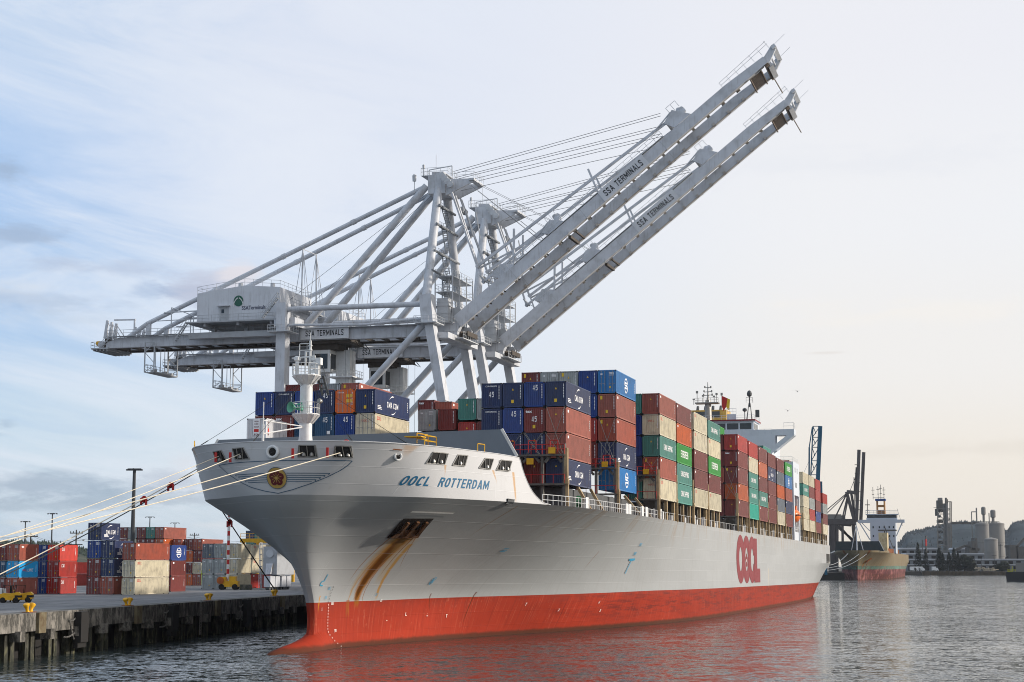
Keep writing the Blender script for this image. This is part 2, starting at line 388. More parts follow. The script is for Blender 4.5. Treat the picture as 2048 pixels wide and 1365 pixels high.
# ------------------------------------------------------------ material set
def hull_material(name, grey, red, band=None, boot=(3.9, 4.5), seams=True, streaks=(), edge_rust=.5, seed=0.0, dirty=.25):
    m, nt, b = new_mat(name)
    x, y, z = xyz(nt, coord(nt))
    boott = NX(nt, 0.0)
    bl = (y * ((boot[1] - boot[0]) / 90.0) + boot[0]).min(boot[1])
    isred = (bl - z).ss(-.012, .012)
    big = noise(nt, vec3(nt, x + seed, y * .35, z), .16, 4, .55)
    fine = noise(nt, vec3(nt, x, y * .8 + seed, z * .8), 1.1, 5, .65)
    drip = noise(nt, vec3(nt, x * .0, y * 1.5 + seed, z * .07), 1.3, 5, .7)
    g = mixc(nt, (big.ss(.35, .7) * .30).clamp(), lin(grey), tuple(q * .80 for q in lin(grey)))
    g = mixc(nt, (drip.ss(.50, .75) * y.ss(12.0, 30.0) * dirty).clamp(), g, lin('#7b7568'))
    g = mixc(nt, (fine.ss(.60, .8) * .30).clamp(), g, lin('#a9a295'))
    scuff = noise(nt, vec3(nt, x * .1, y * .22, z * 1.9 + seed), 1.0, 5, .75)
    g = mixc(nt, (scuff.ss(.66, .72) * (z - bl).ss(3.2, .1) * .55).clamp(), g, lin('#4f4a45'))
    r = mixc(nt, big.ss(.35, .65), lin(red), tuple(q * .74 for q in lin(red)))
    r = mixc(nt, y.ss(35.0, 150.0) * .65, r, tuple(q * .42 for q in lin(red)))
    r = mixc(nt, (drip.ss(.48, .74) * .40).clamp(), r, lin('#5b2420'))
    sc2 = noise(nt, vec3(nt, x * .1, y * .10, z * 1.3 + 4.0 + seed), 1.6, 6, .8)
    r = mixc(nt, (sc2.ss(.47, .60) * (bl - z).ss(4.8, 2.0) * y.ss(45.0, 85.0) * .6).clamp(), r, lin('#3c2426'))
    r = mixc(nt, (fine.ss(.62, .72) * .35).clamp(), r, lin('#c9775f'))
    vst = noise(nt, vec3(nt, x * 0, y * 2.4 + seed, z * .10), 1.6, 5, .7)
    r = mixc(nt, (vst.ss(.56, .66) * .28).clamp(), r, lin('#cf7d63'))
    r = mixc(nt, (vst.ss(.44, .36) * .4).clamp(), r, lin('#6b231b'))
    spk = noise(nt, vec3(nt, x, y * 2.2, z * 2.2), 1.7, 3, .6)
    r = mixc(nt, (spk.ss(.735, .75) * .6).clamp(), r, lin('#d9a898'))
    low_ = noise(nt, vec3(nt, x * 0, y * .3 + seed, z * .4), 1.1, 5, .7)
    r = mixc(nt, ((bl - z).ss(1.6, .1) * low_.ss(.38, .62) * .55).clamp(), r, lin('#6f3128'))
    r = mixc(nt, ((bl - z).ss(4.1, 4.75) * .75).clamp(), r, lin('#4f2c20'))
    if band:
        pk_ = noise(nt, vec3(nt, x * .3, y * .5 + 9.0, z * .6), .35, 5, .7)
        r = mixc(nt, (pk_.ss(.45, .62) * .6).clamp(), r, lin('#a8706c')); r = mixc(nt, (pk_.ss(.46, .36) * .6).clamp(), r, lin('#4a2a2c'))
        wear = noise(nt, vec3(nt, x, y * .8, z * .25), .35, 6, .75); g = mixc(nt, (wear.ss(.47, .62) * .65).clamp(), g, lin('#6d5430'))
        bt = (z - bl + band[1])
        r = mixc(nt, (bt.ss(0.0, .3) * fine.ss(.70, .42)).clamp(), r, lin(band[0]))
    # rust running down from the deck edge
    er = noise(nt, vec3(nt, x * 0, y * .55 + seed, z * .09), 1.25, 6, .72)
    g = mixc(nt, (er.ss(.50, .66) * z.ss(9.8, 14.2) * y.ss(22.0, 40.0) * edge_rust).clamp(), g, lin('#8d6a34'))
    er2 = noise(nt, vec3(nt, x * 0, y * 1.6 + seed, z * .05), 1.3, 4, .7)
    g = mixc(nt, (er2.ss(.60, .66) * z.ss(12.2, 14.2) * y.ss(22.0, 40.0) * edge_rust).clamp(), g, lin('#7a4a1c'))
    wn = nt.nodes.new('ShaderNodeTexWhiteNoise'); wn.noise_dimensions = '2D'
    row = (z * (1 / 1.62) + .5)._m('FLOOR'); nt.links.new(vec3(nt, ((y + row * 5.3) * (1 / 12.4) + .5)._m('FLOOR'), row, 0.0), wn.inputs['Vector'])
    pl = NX(nt, wn.outputs['Value'])
    g = mixc(nt, pl * .30, g, tuple(q * .80 for q in lin(grey))); r = mixc(nt, pl * .35, r, tuple(q * .62 for q in lin(red)))
    wl = z - (y - 151.0) * .0045
    scum = noise(nt, vec3(nt, x * 0, y * .7, z), .8, 4, .7)
    r = mixc(nt, ((wl - scum * .5).ss(.45, .05) * .75).clamp(), r, lin('#3d2e20'))
    c = mixc(nt, isred, g, r)
    fz = noise(nt, vec3(nt, x * 0, y * 5.0, z * .5), 2.2, 4, .65)
    for (az0, z0), (az1, z1), w0, w1, col, stren in streaks:
        f = ((z - z1) / (z0 - z1)).clamp()          # 1 at the top
        ctr = (f * (az0 - az1) + az1)
        hw = f * (w0 - w1) + w1
        d = (y - ctr).abs() / hw + (fz - .5) * .9
        inside = (z - z1 + .6 * fz).ss(-.3, .9) * (z0 + .05 - z).ss(-.02, .02)
        c = mixc(nt, (d.ss(1.0, .35) * inside * stren).clamp(), c, lin(col))
    nt.links.new(c.v, b.inputs['Base Color'])
    nt.links.new((fine * .2 + .42 + isred * .2).v, b.inputs['Roughness']); b.inputs['Specular IOR Level'].default_value = .12
    dent = noise(nt, vec3(nt, x * 0, y * .55, z * .75), .8, 2, .4)
    hgt = big * .14 + fine * .008 + dent * .035
    if seams:
        sv = (z * (1 / 1.62)).fract(); seam = (sv - .5).abs().ss(.02, .0)
        sa = ((y + (z * (1 / 1.62))._m('FLOOR') * 5.3) * (1 / 12.4)).fract(); seamv = (sa - .5).abs().ss(.004, .0)
        hgt = hgt + seam * .05 + seamv * .03
        c2 = mixc(nt, (seam * .34 + seamv * .16).clamp(), c, tuple(min(1, q * 1.5 + .04) for q in lin(grey)))
        nt.links.new(mixc(nt, isred, c2, c).v, b.inputs['Base Color'])
    bump(nt, b, hgt, .5, .6)
    return m

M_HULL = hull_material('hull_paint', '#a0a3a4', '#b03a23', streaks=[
    ((15.7, 10.55), (17.9, 3.7), 2.2, .6, '#8f5c14', .96), ((16.0, 10.5), (17.6, 4.2), 1.3, .34, '#54300c', .92),
    ((18.2, 9.8), (21.4, 4.4), .5, .3, '#a4782c', .85), ((16.8, 10.4), (19.8, 6.0), 2.0, .9, '#a38a55', .35),
    ((14.6, 10.4), (16.2, 4.6), .9, .3, '#a38a55', .4), ((17.2, 10.4), (19.0, 6.8), .16, .05, '#7a4a18', .8), ((13.8, 10.4), (14.6, 6.4), .14, .05, '#8a5a1e', .7), ((16.6, 10.4), (19.0, 3.6), .12, .08, '#84531c', .75), ((17.6, 10.4), (21.0, 7.6), .12, .05, '#8a5a1e', .7), ((15.0, 10.4), (16.6, 2.6), .18, .1, '#a06a24', .5), ((26, 13.9), (26.6, 11.0), .3, .1, '#8a6a34', .5), ((63, 9.6), (62.2, 7.6), .12, .05, '#7a4a1c', .7), ((10.9, 4.6), (10.9, 3.4), .12, .1, '#b9831c', .9),
    ((16.2, 4.1), (16.2, 2.6), .45, .2, '#8f4a1e', .8), ((33, 4.6), (33.6, 2.8), .2, .1, '#5b2814', .7), ((42, 4.7), (41.2, 1.5), .2, .1, '#5b2814', .8),
    ((193, 7.8), (193, 4.3), .25, .25, '#c9b58a', .8), ((193.6, 7.8), (193.6, 2.5), .12, .1, '#84571e', .8)])
M_FC = hull_material('forecastle_paint', '#c9cacb', '#cfcac4', edge_rust=.0, boot=(-50, -50), streaks=[
    ((24.0, 17.4), (24.4, 14.6), .35, .2, '#b98636', .7), ((20.0, 17.4), (20.6, 16.4), .3, .1, '#b98636', .6), ((12.0, 17.5), (12.2, 16.8), .25, .1, '#b98636', .6),
    ((7.0, 19.1), (7.0, 18.4), 1.2, .5, '#b98636', .45)], dirty=.15, seed=3.3)
M_BRK = paint('breakwater_grey', '#6d7780', .55, .2, '#525a60', .3)
M_BRT = paint('deck_white_trim', '#d9dad6', .5, .25)
M_DECK = paint('deck_red_brown', '#6a3a33', .8, .4)
M_WHITE = paint('white_paint', '#d4d6d6', .45, .22, '#8b8577', .8, streak=.18)
M_HOUSE = paint('house_paint', '#c3cad2', .5, .15, '#8b8f92', .3, streak=.12)
M_BEIGE = paint('lashing_beige', '#a58f6c', .65, .55, '#50402c', 1.0, streak=.4, rust=.5)
M_LASH = paint('lashing_grey', '#5f5d58', .7, .6, '#3a2a20', 1.0, streak=.4, rust=.6)
M_DGREY = paint('dark_grey_paint', '#4a4d4f', .6, .4, '#26221f', .8)
M_RED = paint('safety_red', '#b3201c', .5, .2)
M_YEL = paint('safety_yellow', '#d9a511', .5, .3, '#7a4d14', 1.2)
M_ORANGE = paint('lifeboat_orange', '#e0691a', .4, .15)
M_BLUEL = plain('blue_lettering', '#0d5f86', .5)
M_BLUEM = plain('pale_blue_marks', '#2c93bb', .55)
M_LOGOR = paint('logo_red', '#76111c', .5, .2, '#6a141c', .4)
M_GOLD = plain('emblem_gold', '#b3924a', .5)
M_MAROON = plain('emblem_maroon', '#5b1016', .5)
M_LINE = plain('line_blue', '#2d5470', .5)
M_WMARK = plain('white_marking', '#e2e2de', .6)
M_BLACK = plain('black_marking', '#15161a', .6)
M_GLASS = new_mat('dark_glass')[0]
_b = M_GLASS.node_tree.nodes['Principled BSDF']; _b.inputs['Base Color'].default_value = (.015, .02, .025, 1); _b.inputs['Roughness'].default_value = .08
M_SHADE_BLACK = plain('recess_shade_black_parts', '#1c1b1a', .9)  # black rubber and dark parts; also recess shade painted on flat opening panels
M_RUST = paint('anchor_rust', '#8a4e1c', .85, .7, '#2c1a10', 1.3, rust=.8)
M_POCKET = paint('pocket_shade_rust', '#1f130c', .9, .8, '#080605', 1.0, rust=.6)  # flat pocket panel: recess shade put into the near-black, plus rust spots
M_GREENH = paint('horn_green', '#5fa58a', .5, .2, '#356a58', 2.0)
M_GREEND = plain('deck_machine_green', '#1d5f3c', .6)
M_STEEL = plain('worn_steel', '#8f8d88', .45, .6)
M_CHROME = paint('chock_frame', '#8b8a86', .5, .4, '#4a3f33', 2.0)
M_ROPE = paint('rope_cream', '#d2c9b5', .9, .3, '#8d7c5c', 3.0)
M_ROPED = plain('rope_dark', '#2a2d2c', .9)
M_WIRE = plain('wire_grey', '#55585c', .6)
M_CRANE = paint('crane_paint', '#bfc3c9', .5, .32, '#6a6660', .45, streak=.34, spec=.35, rust=.18)
M_CRANEG = paint('crane_walkway', '#a2a6aa', .6, .3, '#6b6864', .8)
M_RAIL = paint('crane_railing', '#b9bdc1', .5, .2)
M_UNDER = paint('crane_rusty_shaded_fittings', '#4a443e', .8, .5, '#33281f', 1.0, rust=.45)  # rusty fittings, darkened so that underside shade sits in the colour
M_LEAD = plain('logo_green', '#14523f', .5)
M_CONC = None

# ------------------------------------------------------------ water
def make_water():
    m, nt, b = new_mat('harbour_water')
    x, y, z = xyz(nt, coord(nt))
    b.inputs['Base Color'].default_value = (.030, .042, .044, 1)
    b.inputs['IOR'].default_value = 1.333; b.inputs['Roughness'].default_value = .06; b.inputs['Specular IOR Level'].default_value = .5
    v = vec3(nt, x, y, z)
    def slope(sc, sx, sy, det, seed, dist=.4):
        n = nt.nodes.new('ShaderNodeTexNoise'); n.inputs['Scale'].default_value = sc; n.inputs['Detail'].default_value = det
        n.inputs['Roughness'].default_value = .6; n.inputs['Distortion'].default_value = dist
        nt.links.new(vec3(nt, x * sx + seed, y * sy + seed * .7, z), n.inputs['Vector'])
        q = nt.nodes.new('ShaderNodeSeparateColor'); nt.links.new(n.outputs['Color'], q.inputs[0])
        return NX(nt, q.outputs[0]) - .5, NX(nt, q.outputs[1]) - .5
    gust = noise(nt, vec3(nt, x * .5, y, z), .022, 4, .55)
    slick = noise(nt, vec3(nt, x * .35, y * 1.0 + 40.0, z), .009, 3, .6)
    amp = gust.ss(.36, .62) * .55 + .5 - slick.ss(.54, .68) * .38
    sx_, sy_ = NX(nt, 0.0), NX(nt, 0.0)
    for sc, ax_, ay_, det, seed, k in ((.09, .8, 1.0, 2, 0, .10), (.55, .7, 1.1, 3, 7, .62), (2.2, .8, 1.1, 4, 13, 1.15)):
        a_, b_ = slope(sc, ax_, ay_, det, seed)
        g_ = amp if sc > .2 else 1.0
        sx_ = a_ * k * g_ + sx_; sy_ = b_ * (k * 1.25) * g_ + sy_
    nv = nt.nodes.new('ShaderNodeVectorMath'); nv.operation = 'NORMALIZE'
    nt.links.new(vec3(nt, sx_, sy_, 1.0), nv.inputs[0]); nt.links.new(nv.outputs[0], b.inputs['Normal'])
    mb = MB()
    # finer near the camera so that nothing shows facets at the horizon
    mb.quad((-9000, -300, 0), (12000, -300, 0), (12000, 14000, 0), (-9000, 14000, 0))
    o = mb.build('water', m); struct(o); return o
make_water()

# ------------------------------------------------------------ hull shape tables (metres)
def mono(t):
    n = len(t); d = [(t[i+1][1]-t[i][1])/(t[i+1][0]-t[i][0]) for i in range(n-1)]
    m = [d[0]]+[0 if d[i-1]*d[i] <= 0 else 2*d[i-1]*d[i]/(d[i-1]+d[i]) for i in range(1, n-1)]+[d[-1]]
    def f(x):
        if x <= t[0][0]: return t[0][1]
        if x >= t[-1][0]: return t[-1][1]
        for i in range(n-1):
            if x <= t[i+1][0]:
                h = t[i+1][0]-t[i][0]; u = (x-t[i][0])/h
                return ((1+2*u)*(1-u)**2*t[i][1]+u*(1-u)**2*h*m[i]+u*u*(3-2*u)*t[i+1][1]+u*u*(u-1)*h*m[i+1])
    return f
B = 21.4; ZK = 14.3
A0 = mono([(-6, 9.6), (0, 9.9), (2, 10.3), (3.8, 10.0), (6.5, 8.3), (9, 6.2), (11.5, 3.9), (14.3, 1.5), (19.3, 0.2)])
WT = mono([(0, 0), (.12, 1.5), (.4, 3.2), (1.1, 5.6), (2.4, 8.0), (5, 10.6), (10, 13.2), (16, 15.0), (24, 17.0), (33, 18.8), (45, 20.3), (60, 21.2), (80, B)])
WK = mono([(0, 0), (.12, 1.0), (.6, 2.4), (2.0, 4.2), (4.3, 6.4), (9.6, 11.9), (14, 14.0), (20.5, 16.4), (27, 18.0), (37.5, 20.2), (50, 21.0), (72, B)])
WBt = mono([(0, 0), (.3, .45), (3, .9), (8, 1.7), (14, 2.7), (31, 5.2), (50, 10.5), (70, 15.8), (90, 18.8), (108, 20.6), (130, B)])
WW = mono([(0, 0), (.3, .4), (3, .9), (13, 2.0), (31, 4.5), (50, 8.4), (64, 12.2), (86, 16.9), (104, 19.5), (116, 20.6), (140, B)])
def offs(ap): return max(0., 1 - ap / 60.)
def halfw(ap, z):
    if z >= ZK:
        g = min(1, (z - ZK) / 5.0); w = WK(ap) * (1 - g) + WT(ap) * g
    elif z >= 3.9:
        g = ((z - 3.9) / (ZK - 3.9)) ** 1.45; w = WBt(ap) * (1 - g) + WK(ap) * g
    else:
        g = min(1, max(0, z + .7) / 4.6); w = WW(ap) * (1 - g) + WBt(ap) * g
    a = ap + A0(z) * offs(ap)
    if a > 215:
        u = min(1, (a - 215) / 101.); c = 0 if z > 9.5 else min(1.2, ((9.5 - z) / 9.5)) ** .8 * .24
        w *= 1 - c * u ** 2.6
    return w
def ap_of(a, z):
    lo, hi = 0, 330.
    for _ in range(30):
        m = (lo + hi) / 2
        if m + A0(z) * offs(m) < a: lo = m
        else: hi = m
    return lo
def hp(a, z, off=0.0, side=1):
    """point on the shell at (a, z), pushed out by off"""
    w = halfw(ap_of(a, z), z); d = (halfw(ap_of(a + .3, z), z) - halfw(ap_of(a - .3, z), z)) / .6
    dz = (halfw(ap_of(a, z + .2), z + .2) - halfw(ap_of(a, z - .2), z - .2)) / .4
    n = Vector((1, -d, -dz)).normalized()
    return Vector((side * (w + n.x * off), a + n.y * off, z + n.z * off))
def wp(w, z, off=0.0):
    """point on the rounded bow at lateral distance w"""
    def a_(w, z):
        lo, hi = 0, 30.
        for _ in range(26):
            m = (lo + hi) / 2
            if halfw(m, z) < abs(w): lo = m
            else: hi = m
        return lo + A0(z) * offs(lo)
    d = (a_(w + .15, z) - a_(w - .15, z)) / .3
    n = Vector((d, -1, 0)).normalized()
    return Vector((w + n.x * off, a_(w, z) + n.y * off, z))
APS = [0, .02, .06, .12, .25, .4, .6, .85, 1.1, 1.5, 2, 2.6, 3.3, 4.2, 5, 5.8, 6.6, 7.4, 8.2, 9, 9.8, 10.6, 11.5, 12.4, 13.3, 14.2, 15.2, 16.2, 17.3, 18.5, 19.8, 21.2, 22.7, 24.4, 26.2, 28.2, 30.5, 33, 36, 39, 44, 50, 56, 63, 70, 78, 87, 96, 106, 118, 130, 150, 180, 210, 230, 245, 258, 270, 280, 290, 300, 308, 314, 318.5]
def shell(zs_of, aps=APS, amax=1e9):
    mb = MB(); cols = [zs_of(ap) for ap in aps]
    n = len(cols[0])
    for side in (1, -1):
        vs = []
        for ap, zs in zip(aps, cols):
            for z in zs: vs.append((side * halfw(ap, z), ap + A0(z) * offs(ap), z))
        fs = []
        for i in range(len(aps) - 1):
            for j in range(n - 1):
                q = (i * n + j, (i + 1) * n + j, (i + 1) * n + j + 1, i * n + j + 1)
                fs.append(q if side > 0 else q[::-1])
        mb.mesh(vs, fs)
    return mb
def weld(o):
    import bmesh
    bm = bmesh.new(); bm.from_mesh(o.data); bmesh.ops.remove_doubles(bm, verts=bm.verts, dist=.002)
    bmesh.ops.dissolve_degenerate(bm, edges=bm.edges, dist=.0005)
    bm.to_mesh(o.data); bm.free(); o.data.polygons.foreach_set('use_smooth', [True] * len(o.data.polygons)); sharp(o, 24)
ZS = [-4, -2, -1, -.3, .5, 1.3, 2.1, 2.9, 3.6, 4.3, 5.2, 6.2, 7.3, 8.4, 9.5, 10.6, 11.7, 12.8, 13.6, ZK]
def bulb_mesh():
    top = mono([(-.6, -1.6), (.5, -.62), (2.5, -.28), (5, .0), (8, .35), (10, .8), (12, 1.7), (15, 1.9)])
    hw = mono([(-.6, .3), (.5, 1.2), (2.5, 2.0), (5, 2.4), (8, 2.4), (12, 1.7), (16, 1.2)])
    mb = MB(); vs = []; n = 20; A = [-.6, -.3, 0, .5, 1.2, 2, 3, 4.5, 6, 7.5, 9, 10, 11, 12, 13.5, 15]
    for a in A:
        zc = -3.6; h = top(a) - zc
        for k in range(n):
            t = 2 * math.pi * k / n
            cs, sn = math.cos(t), math.sin(t)
            vs.append((hw(a) * cs * abs(cs) ** .0, a, zc + h * (abs(sn) ** .9) * (1 if sn > 0 else -1)))
    fs = [(j * n + k, j * n + (k + 1) % n, (j + 1) * n + (k + 1) % n, (j + 1) * n + k) for j in range(len(A) - 1) for k in range(n)]
    fs.append(tuple(range(n)))
    mb.mesh(vs, fs); return mb
def ribbon(mb, pts, w, fn, mi=0, step=.4):
    """thin painted line through 2d points, laid on the surface fn(u, v)"""
    for (u0, v0), (u1, v1) in zip(pts, pts[1:]):
        L = math.hypot(u1 - u0, v1 - v0); n = max(1, int(L / step)); nx_, ny_ = -(v1 - v0) / L * w / 2, (u1 - u0) / L * w / 2
        for k in range(n):
            a, b = k / n, (k + 1) / n
            p = (u0 + (u1 - u0) * a, v0 + (v1 - v0) * a); q = (u0 + (u1 - u0) * b, v0 + (v1 - v0) * b)
            mb.quad(fn(p[0] - nx_, p[1] - ny_), fn(q[0] - nx_, q[1] - ny_), fn(q[0] + nx_, q[1] + ny_), fn(p[0] + nx_, p[1] + ny_), mi=mi)

# ------------------------------------------------------------ the container ship
ship = thing('container_ship', 'huge light grey container ship with red lower hull and flower emblem on its bow', 'ship', M=MS)
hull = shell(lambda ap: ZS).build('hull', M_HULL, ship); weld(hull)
mb = MB(); z0 = [z for z in ZS]     # transom
aE = 318.5
mb.mesh([(s * halfw(318.5, z), aE, z) for z in ZS for s in (-1, 1)], [(2 * i, 2 * i + 1, 2 * i + 3, 2 * i + 2) for i in range(len(ZS) - 1)])
mb.build('transom', M_HULL, ship)
o = bulb_mesh().build('bulbous_bow', M_HULL, ship, smooth=True)
# forecastle side plating above the knuckle
TOPZ = mono([(0, 19.3), (20, 19.2), (24.0, 19.12), (25.3, 19.05), (25.6, 18.2), (26.1, 17.2), (27.0, 16.0), (28.2, 15.1), (29.8, 14.45), (31.2, 14.32)])
apsf = [a for a in APS if a < 24] + [24, 24.8, 25.2, 25.45, 25.6, 25.8, 26.1, 26.5, 27, 27.6, 28.2, 29, 29.8, 30.5, 31.2]
fz = [0, .2, .4, .6, .8, 1.0]
o = shell(lambda ap: [ZK + (TOPZ(ap) - ZK) * k for k in fz], apsf).build('bulwark', M_FC, ship); weld(o)
mb = MB()      # rounded cap rail on the bulwark
for side in (1, -1):
    pts = [Vector((side * halfw(ap, TOPZ(ap)), ap + A0(TOPZ(ap)) * offs(ap), TOPZ(ap))) for ap in apsf]
    mb.path(pts, .05, 6)
mb.build('cap_rail', M_FC, ship)
# decks
mb = MB()
da = [a for a in APS]
for i in range(len(da) - 1):
    for z, lim in ((14.2, 1e9),):
        w0, w1 = halfw(da[i], z) - .05, halfw(da[i+1], z) - .05
        a0_, a1_ = da[i] + A0(z) * offs(da[i]), da[i+1] + A0(z) * offs(da[i+1])
        mb.quad((-w0, a0_, z), (w0, a0_, z), (w1, a1_, z), (-w1, a1_, z))
for i in range(20):
    z = 17.2; w0, w1 = halfw(da[i], z) - .08, halfw(da[i+1], z) - .08
    a0_, a1_ = da[i] + A0(z) * offs(da[i]), da[i+1] + A0(z) * offs(da[i+1])
    mb.quad((-w0, a0_, z), (w0, a0_, z), (w1, a1_, z), (-w1, a1_, z))
mb.build('deck', M_DECK, ship)
# breakwater in front of the stacks
mb = MB()
bw = [(-16.25, 17.2), (-16.25, 20.6), (-15.8, 21.35), (0, 21.8), (15.1, 22.15), (16.75, 19.2), (16.75, 17.2)]
bya = lambda x: 21.5 + (x + 16.2) / 32.9 * 4.3
mb.prism(bw, lambda x, z: (x, bya(x), z), lambda x, z: (x, bya(x) + .25, z))
br = mb.build('breakwater', M_BRK, ship)
mb = MB(); mb.beam((15.15, bya(15.1) + .12, 22.15), (16.8, bya(16.7) + .12, 19.2), .5, .12, up=(0, 1, 0)); mb.build('edge_trim', M_BRT, br); mb = MB(); mb.beam((-16.3, bya(-16.2) + .12, 20.6), (-15.85, bya(-15.8) + .12, 21.35), .5, .1, up=(0, 1, 0)); mb.build('edge_trim', M_BRT, br)
# hatch coaming / deck houses below the stacks, seen as dark mass between the pedestals
mb = MB(); mb.box(-18.2, 18.2, 41, 77, 14.25, 16.6); mb.box(-18.2, 18.4, 82, 235, 14.25, 16.6); mb.box(-18.2, 18.4, 256, 314, 14.25, 16.6)
mb.build('hatch_coaming', M_DGREY, ship)

# painted marks on the shell
fn = lambda a, z: hp(a, z, .09)
fw = lambda w, z: wp(w, z, .06)
mb = MB()
def arc_table(z, a0=2.0, a1=40.0):
    t = [(0.0, a0)]; p = hp(a0, z); a = a0
    while a < a1:
        a += .1; q = hp(a, z); t.append((t[-1][0] + (q - p).length, a)); p = q
    return t
_AT = arc_table(15.9)
def arc_of(a): return min(_AT, key=lambda e: abs(e[1] - a))[0]
def a_at(s_):
    lo = max(0, min(len(_AT) - 2, int(s_ / _AT[-1][0] * len(_AT)) - 60))
    while lo < len(_AT) - 2 and _AT[lo + 1][0] < s_: lo += 1
    (s0, a0_), (s1, a1_) = _AT[lo], _AT[lo + 1]; return a0_ + (a1_ - a0_) * (s_ - s0) / (s1 - s0)
_S0, _S1 = arc_of(8.0), arc_of(19.3)
put_text(mb, 'OOCL  ROTTERDAM', lambda u, v: hp(a_at(u), v, .02), _S1 - _S0, .92, (_S0 + _S1) / 2, 15.86, bold=.018, shear=.25, stem=.25)
mb.build('ship_name', M_BLUEL, ship)
# emblem on the stem
em = MB(); cx, cz, rr = .2, 15.85, 1.0
ring = [(cx + rr * math.cos(t * math.pi / 16), cz + rr * math.sin(t * math.pi / 16)) for t in range(32)]
def disc(mb, ring, c, fn, mi=0):
    for k in range(len(ring)): mb.quad(fn(*c), fn(*ring[k]), fn(*ring[(k + 1) % len(ring)]), mi=mi)
disc(em, ring, (cx, cz), lambda w, z: wp(w, z, .07), 0)
ribbon(em, ring + [ring[0]], .05, lambda w, z: wp(w, z, .09), 3, .3)
for k in range(5):
    t = R(90 + 72 * k); px, pz = cx + .42 * math.cos(t), cz + .42 * math.sin(t)
    disc(em, [(px + .34 * math.cos(q * math.pi / 8), pz + .34 * math.sin(q * math.pi / 8)) for q in range(16)], (px, pz), lambda w, z: wp(w, z, .1), 1)
for k in range(10):
    t = R(90 + 36 * k); r2 = .56 if k % 2 == 0 else .42
    ribbon(em, [(cx + .08 * math.cos(t), cz + .08 * math.sin(t)), (cx + r2 * math.cos(t), cz + r2 * math.sin(t))], .045, lambda w, z: wp(w, z, .13), 2)
disc(em, [(cx + .11 * math.cos(q * math.pi / 5), cz + .11 * math.sin(q * math.pi / 5)) for q in range(10)], (cx, cz), lambda w, z: wp(w, z, .14), 2)
em.build('emblem', [M_GOLD, M_MAROON, M_GOLD, M_LINE], ship)
cr = MB()
crest = [(.2, 14.42), (1.6, 14.75), (3.2, 15.3), (4.7, 15.95), (5.9, 16.6), (6.6, 17.1), (7.0, 17.5), (3.6, 17.5), (0, 17.48), (-3.6, 17.42), (-6.9, 17.3), (-6.4, 16.9), (-5.6, 16.35), (-4.3, 15.65), (-2.8, 15.05), (-1.2, 14.65), (.2, 14.42)]
ribbon(cr, crest, .06, fw)
for k in range(5):
    z = 16.3 - k * .2
    ribbon(cr, [(1.22, z), (5.0 - k * .4, z)], .055, fw); ribbon(cr, [(-.82, z), (-4.7 + k * .4, z - .02)], .055, fw)
    if k < 4:
        ribbon(cr, [(5.0 - k * .4, z), (4.85 - k * .4, z - .13)], .05, fw); ribbon(cr, [(-4.7 + k * .4, z), (-4.55 + k * .4, z - .13)], .05, fw)
cr.build('crest_outline', M_LINE, ship)
# big funnel-mark style letters amidships
lg = MB()
def ell(cx, cz, rx, rz, n=36): return [(cx + rx * math.cos(2 * math.pi * k / n), cz + rz * math.sin(2 * math.pi * k / n)) for k in range(n)]
def ringface(mb, o_, i_, off, mi=0):
    f = lambda a, z: Vector((B + off, a, z)); n = len(o_)
    for k in range(n): mb.quad(f(*o_[k]), f(*o_[(k + 1) % n]), f(*i_[(k + 1) % n]), f(*i_[k]), mi=mi)
zc, rz = 9.4, 4.3
for j, cx in enumerate((155.6, 162.9, 170.0)):
    o_ = ell(cx, zc, 5.0, rz); i_ = ell(cx, zc, 1.7, 2.1)
    if j < 2: ringface(lg, o_, i_, .03 + .006 * j)
    else:
        n = len(o_)
        for k in range(n):
            t = 2 * math.pi * (k + .5) / n
            if abs(math.sin(t)) < .34 and math.cos(t) > 0: continue
            f = lambda a, z: Vector((B + .05, a, z)); lg.quad(f(*o_[k]), f(*o_[(k + 1) % n]), f(*i_[(k + 1) % n]), f(*i_[k]))
lg.quad((B + .06, 172.6, 5.2), (B + .06, 176.4, 5.2), (B + .06, 176.4, 13.4), (B + .06, 172.6, 13.4))
lg.quad((B + .056, 172.6, 5.2), (B + .056, 180.4, 5.2), (B + .056, 180.4, 7.8), (B + .056, 172.6, 7.8))
lg.build('company_letters', M_LOGOR, ship)
lg = MB()
for k in range(5):
    t = R(90 + 72 * k); px, pz = 162.9 + .8 * math.cos(t), 9.2 + .75 * math.sin(t)
    disc(lg, ell(px, pz, .62, .55, 10), (px, pz), lambda a, z: Vector((B + .03, a, z)), 0)
disc(lg, ell(162.9, 9.2, .35, .3, 8), (162.9, 9.2), lambda a, z: Vector((B + .045, a, z)), 1)
lg.build('blossom_mark', [M_LOGOR, M_WMARK], ship)
mk = MB()
ribbon(mk, [(11.5, 13.0), (17.3, 13.02)], .14, fn, 1)
ribbon(mk, [(10.75, 6.8), (10.72, 6.15), (10.4, 6.1), (10.25, 5.9), (10.3, 5.7), (10.75, 5.68)], .10, lambda a, z: hp(a, z, .06), 0, .15)
ribbon(mk, ell(30.9, 6.1, .36, .38, 14) + [(31.26, 6.1)], .07, fn, 0, .2)
ribbon(mk, [(30.65, 5.85), (31.15, 6.35)], .12, fn, 0); ribbon(mk, [(30.65, 6.35), (31.15, 5.85)], .12, fn, 0)
ribbon(mk, [(76.1, 6.9), (76.7, 8.6)], .22, fn, 0); ribbon(mk, [(75.6, 8.72), (77.9, 8.78)], .28, fn, 0)
for a, z, s in ((77.6, 10.6, 'B'), (76.9, 9.4, 'F')):
    for k in range(3): ribbon(mk, [(a - .5, z + k * .14), (a + .6, z + k * .14)], .06, fn, 0)
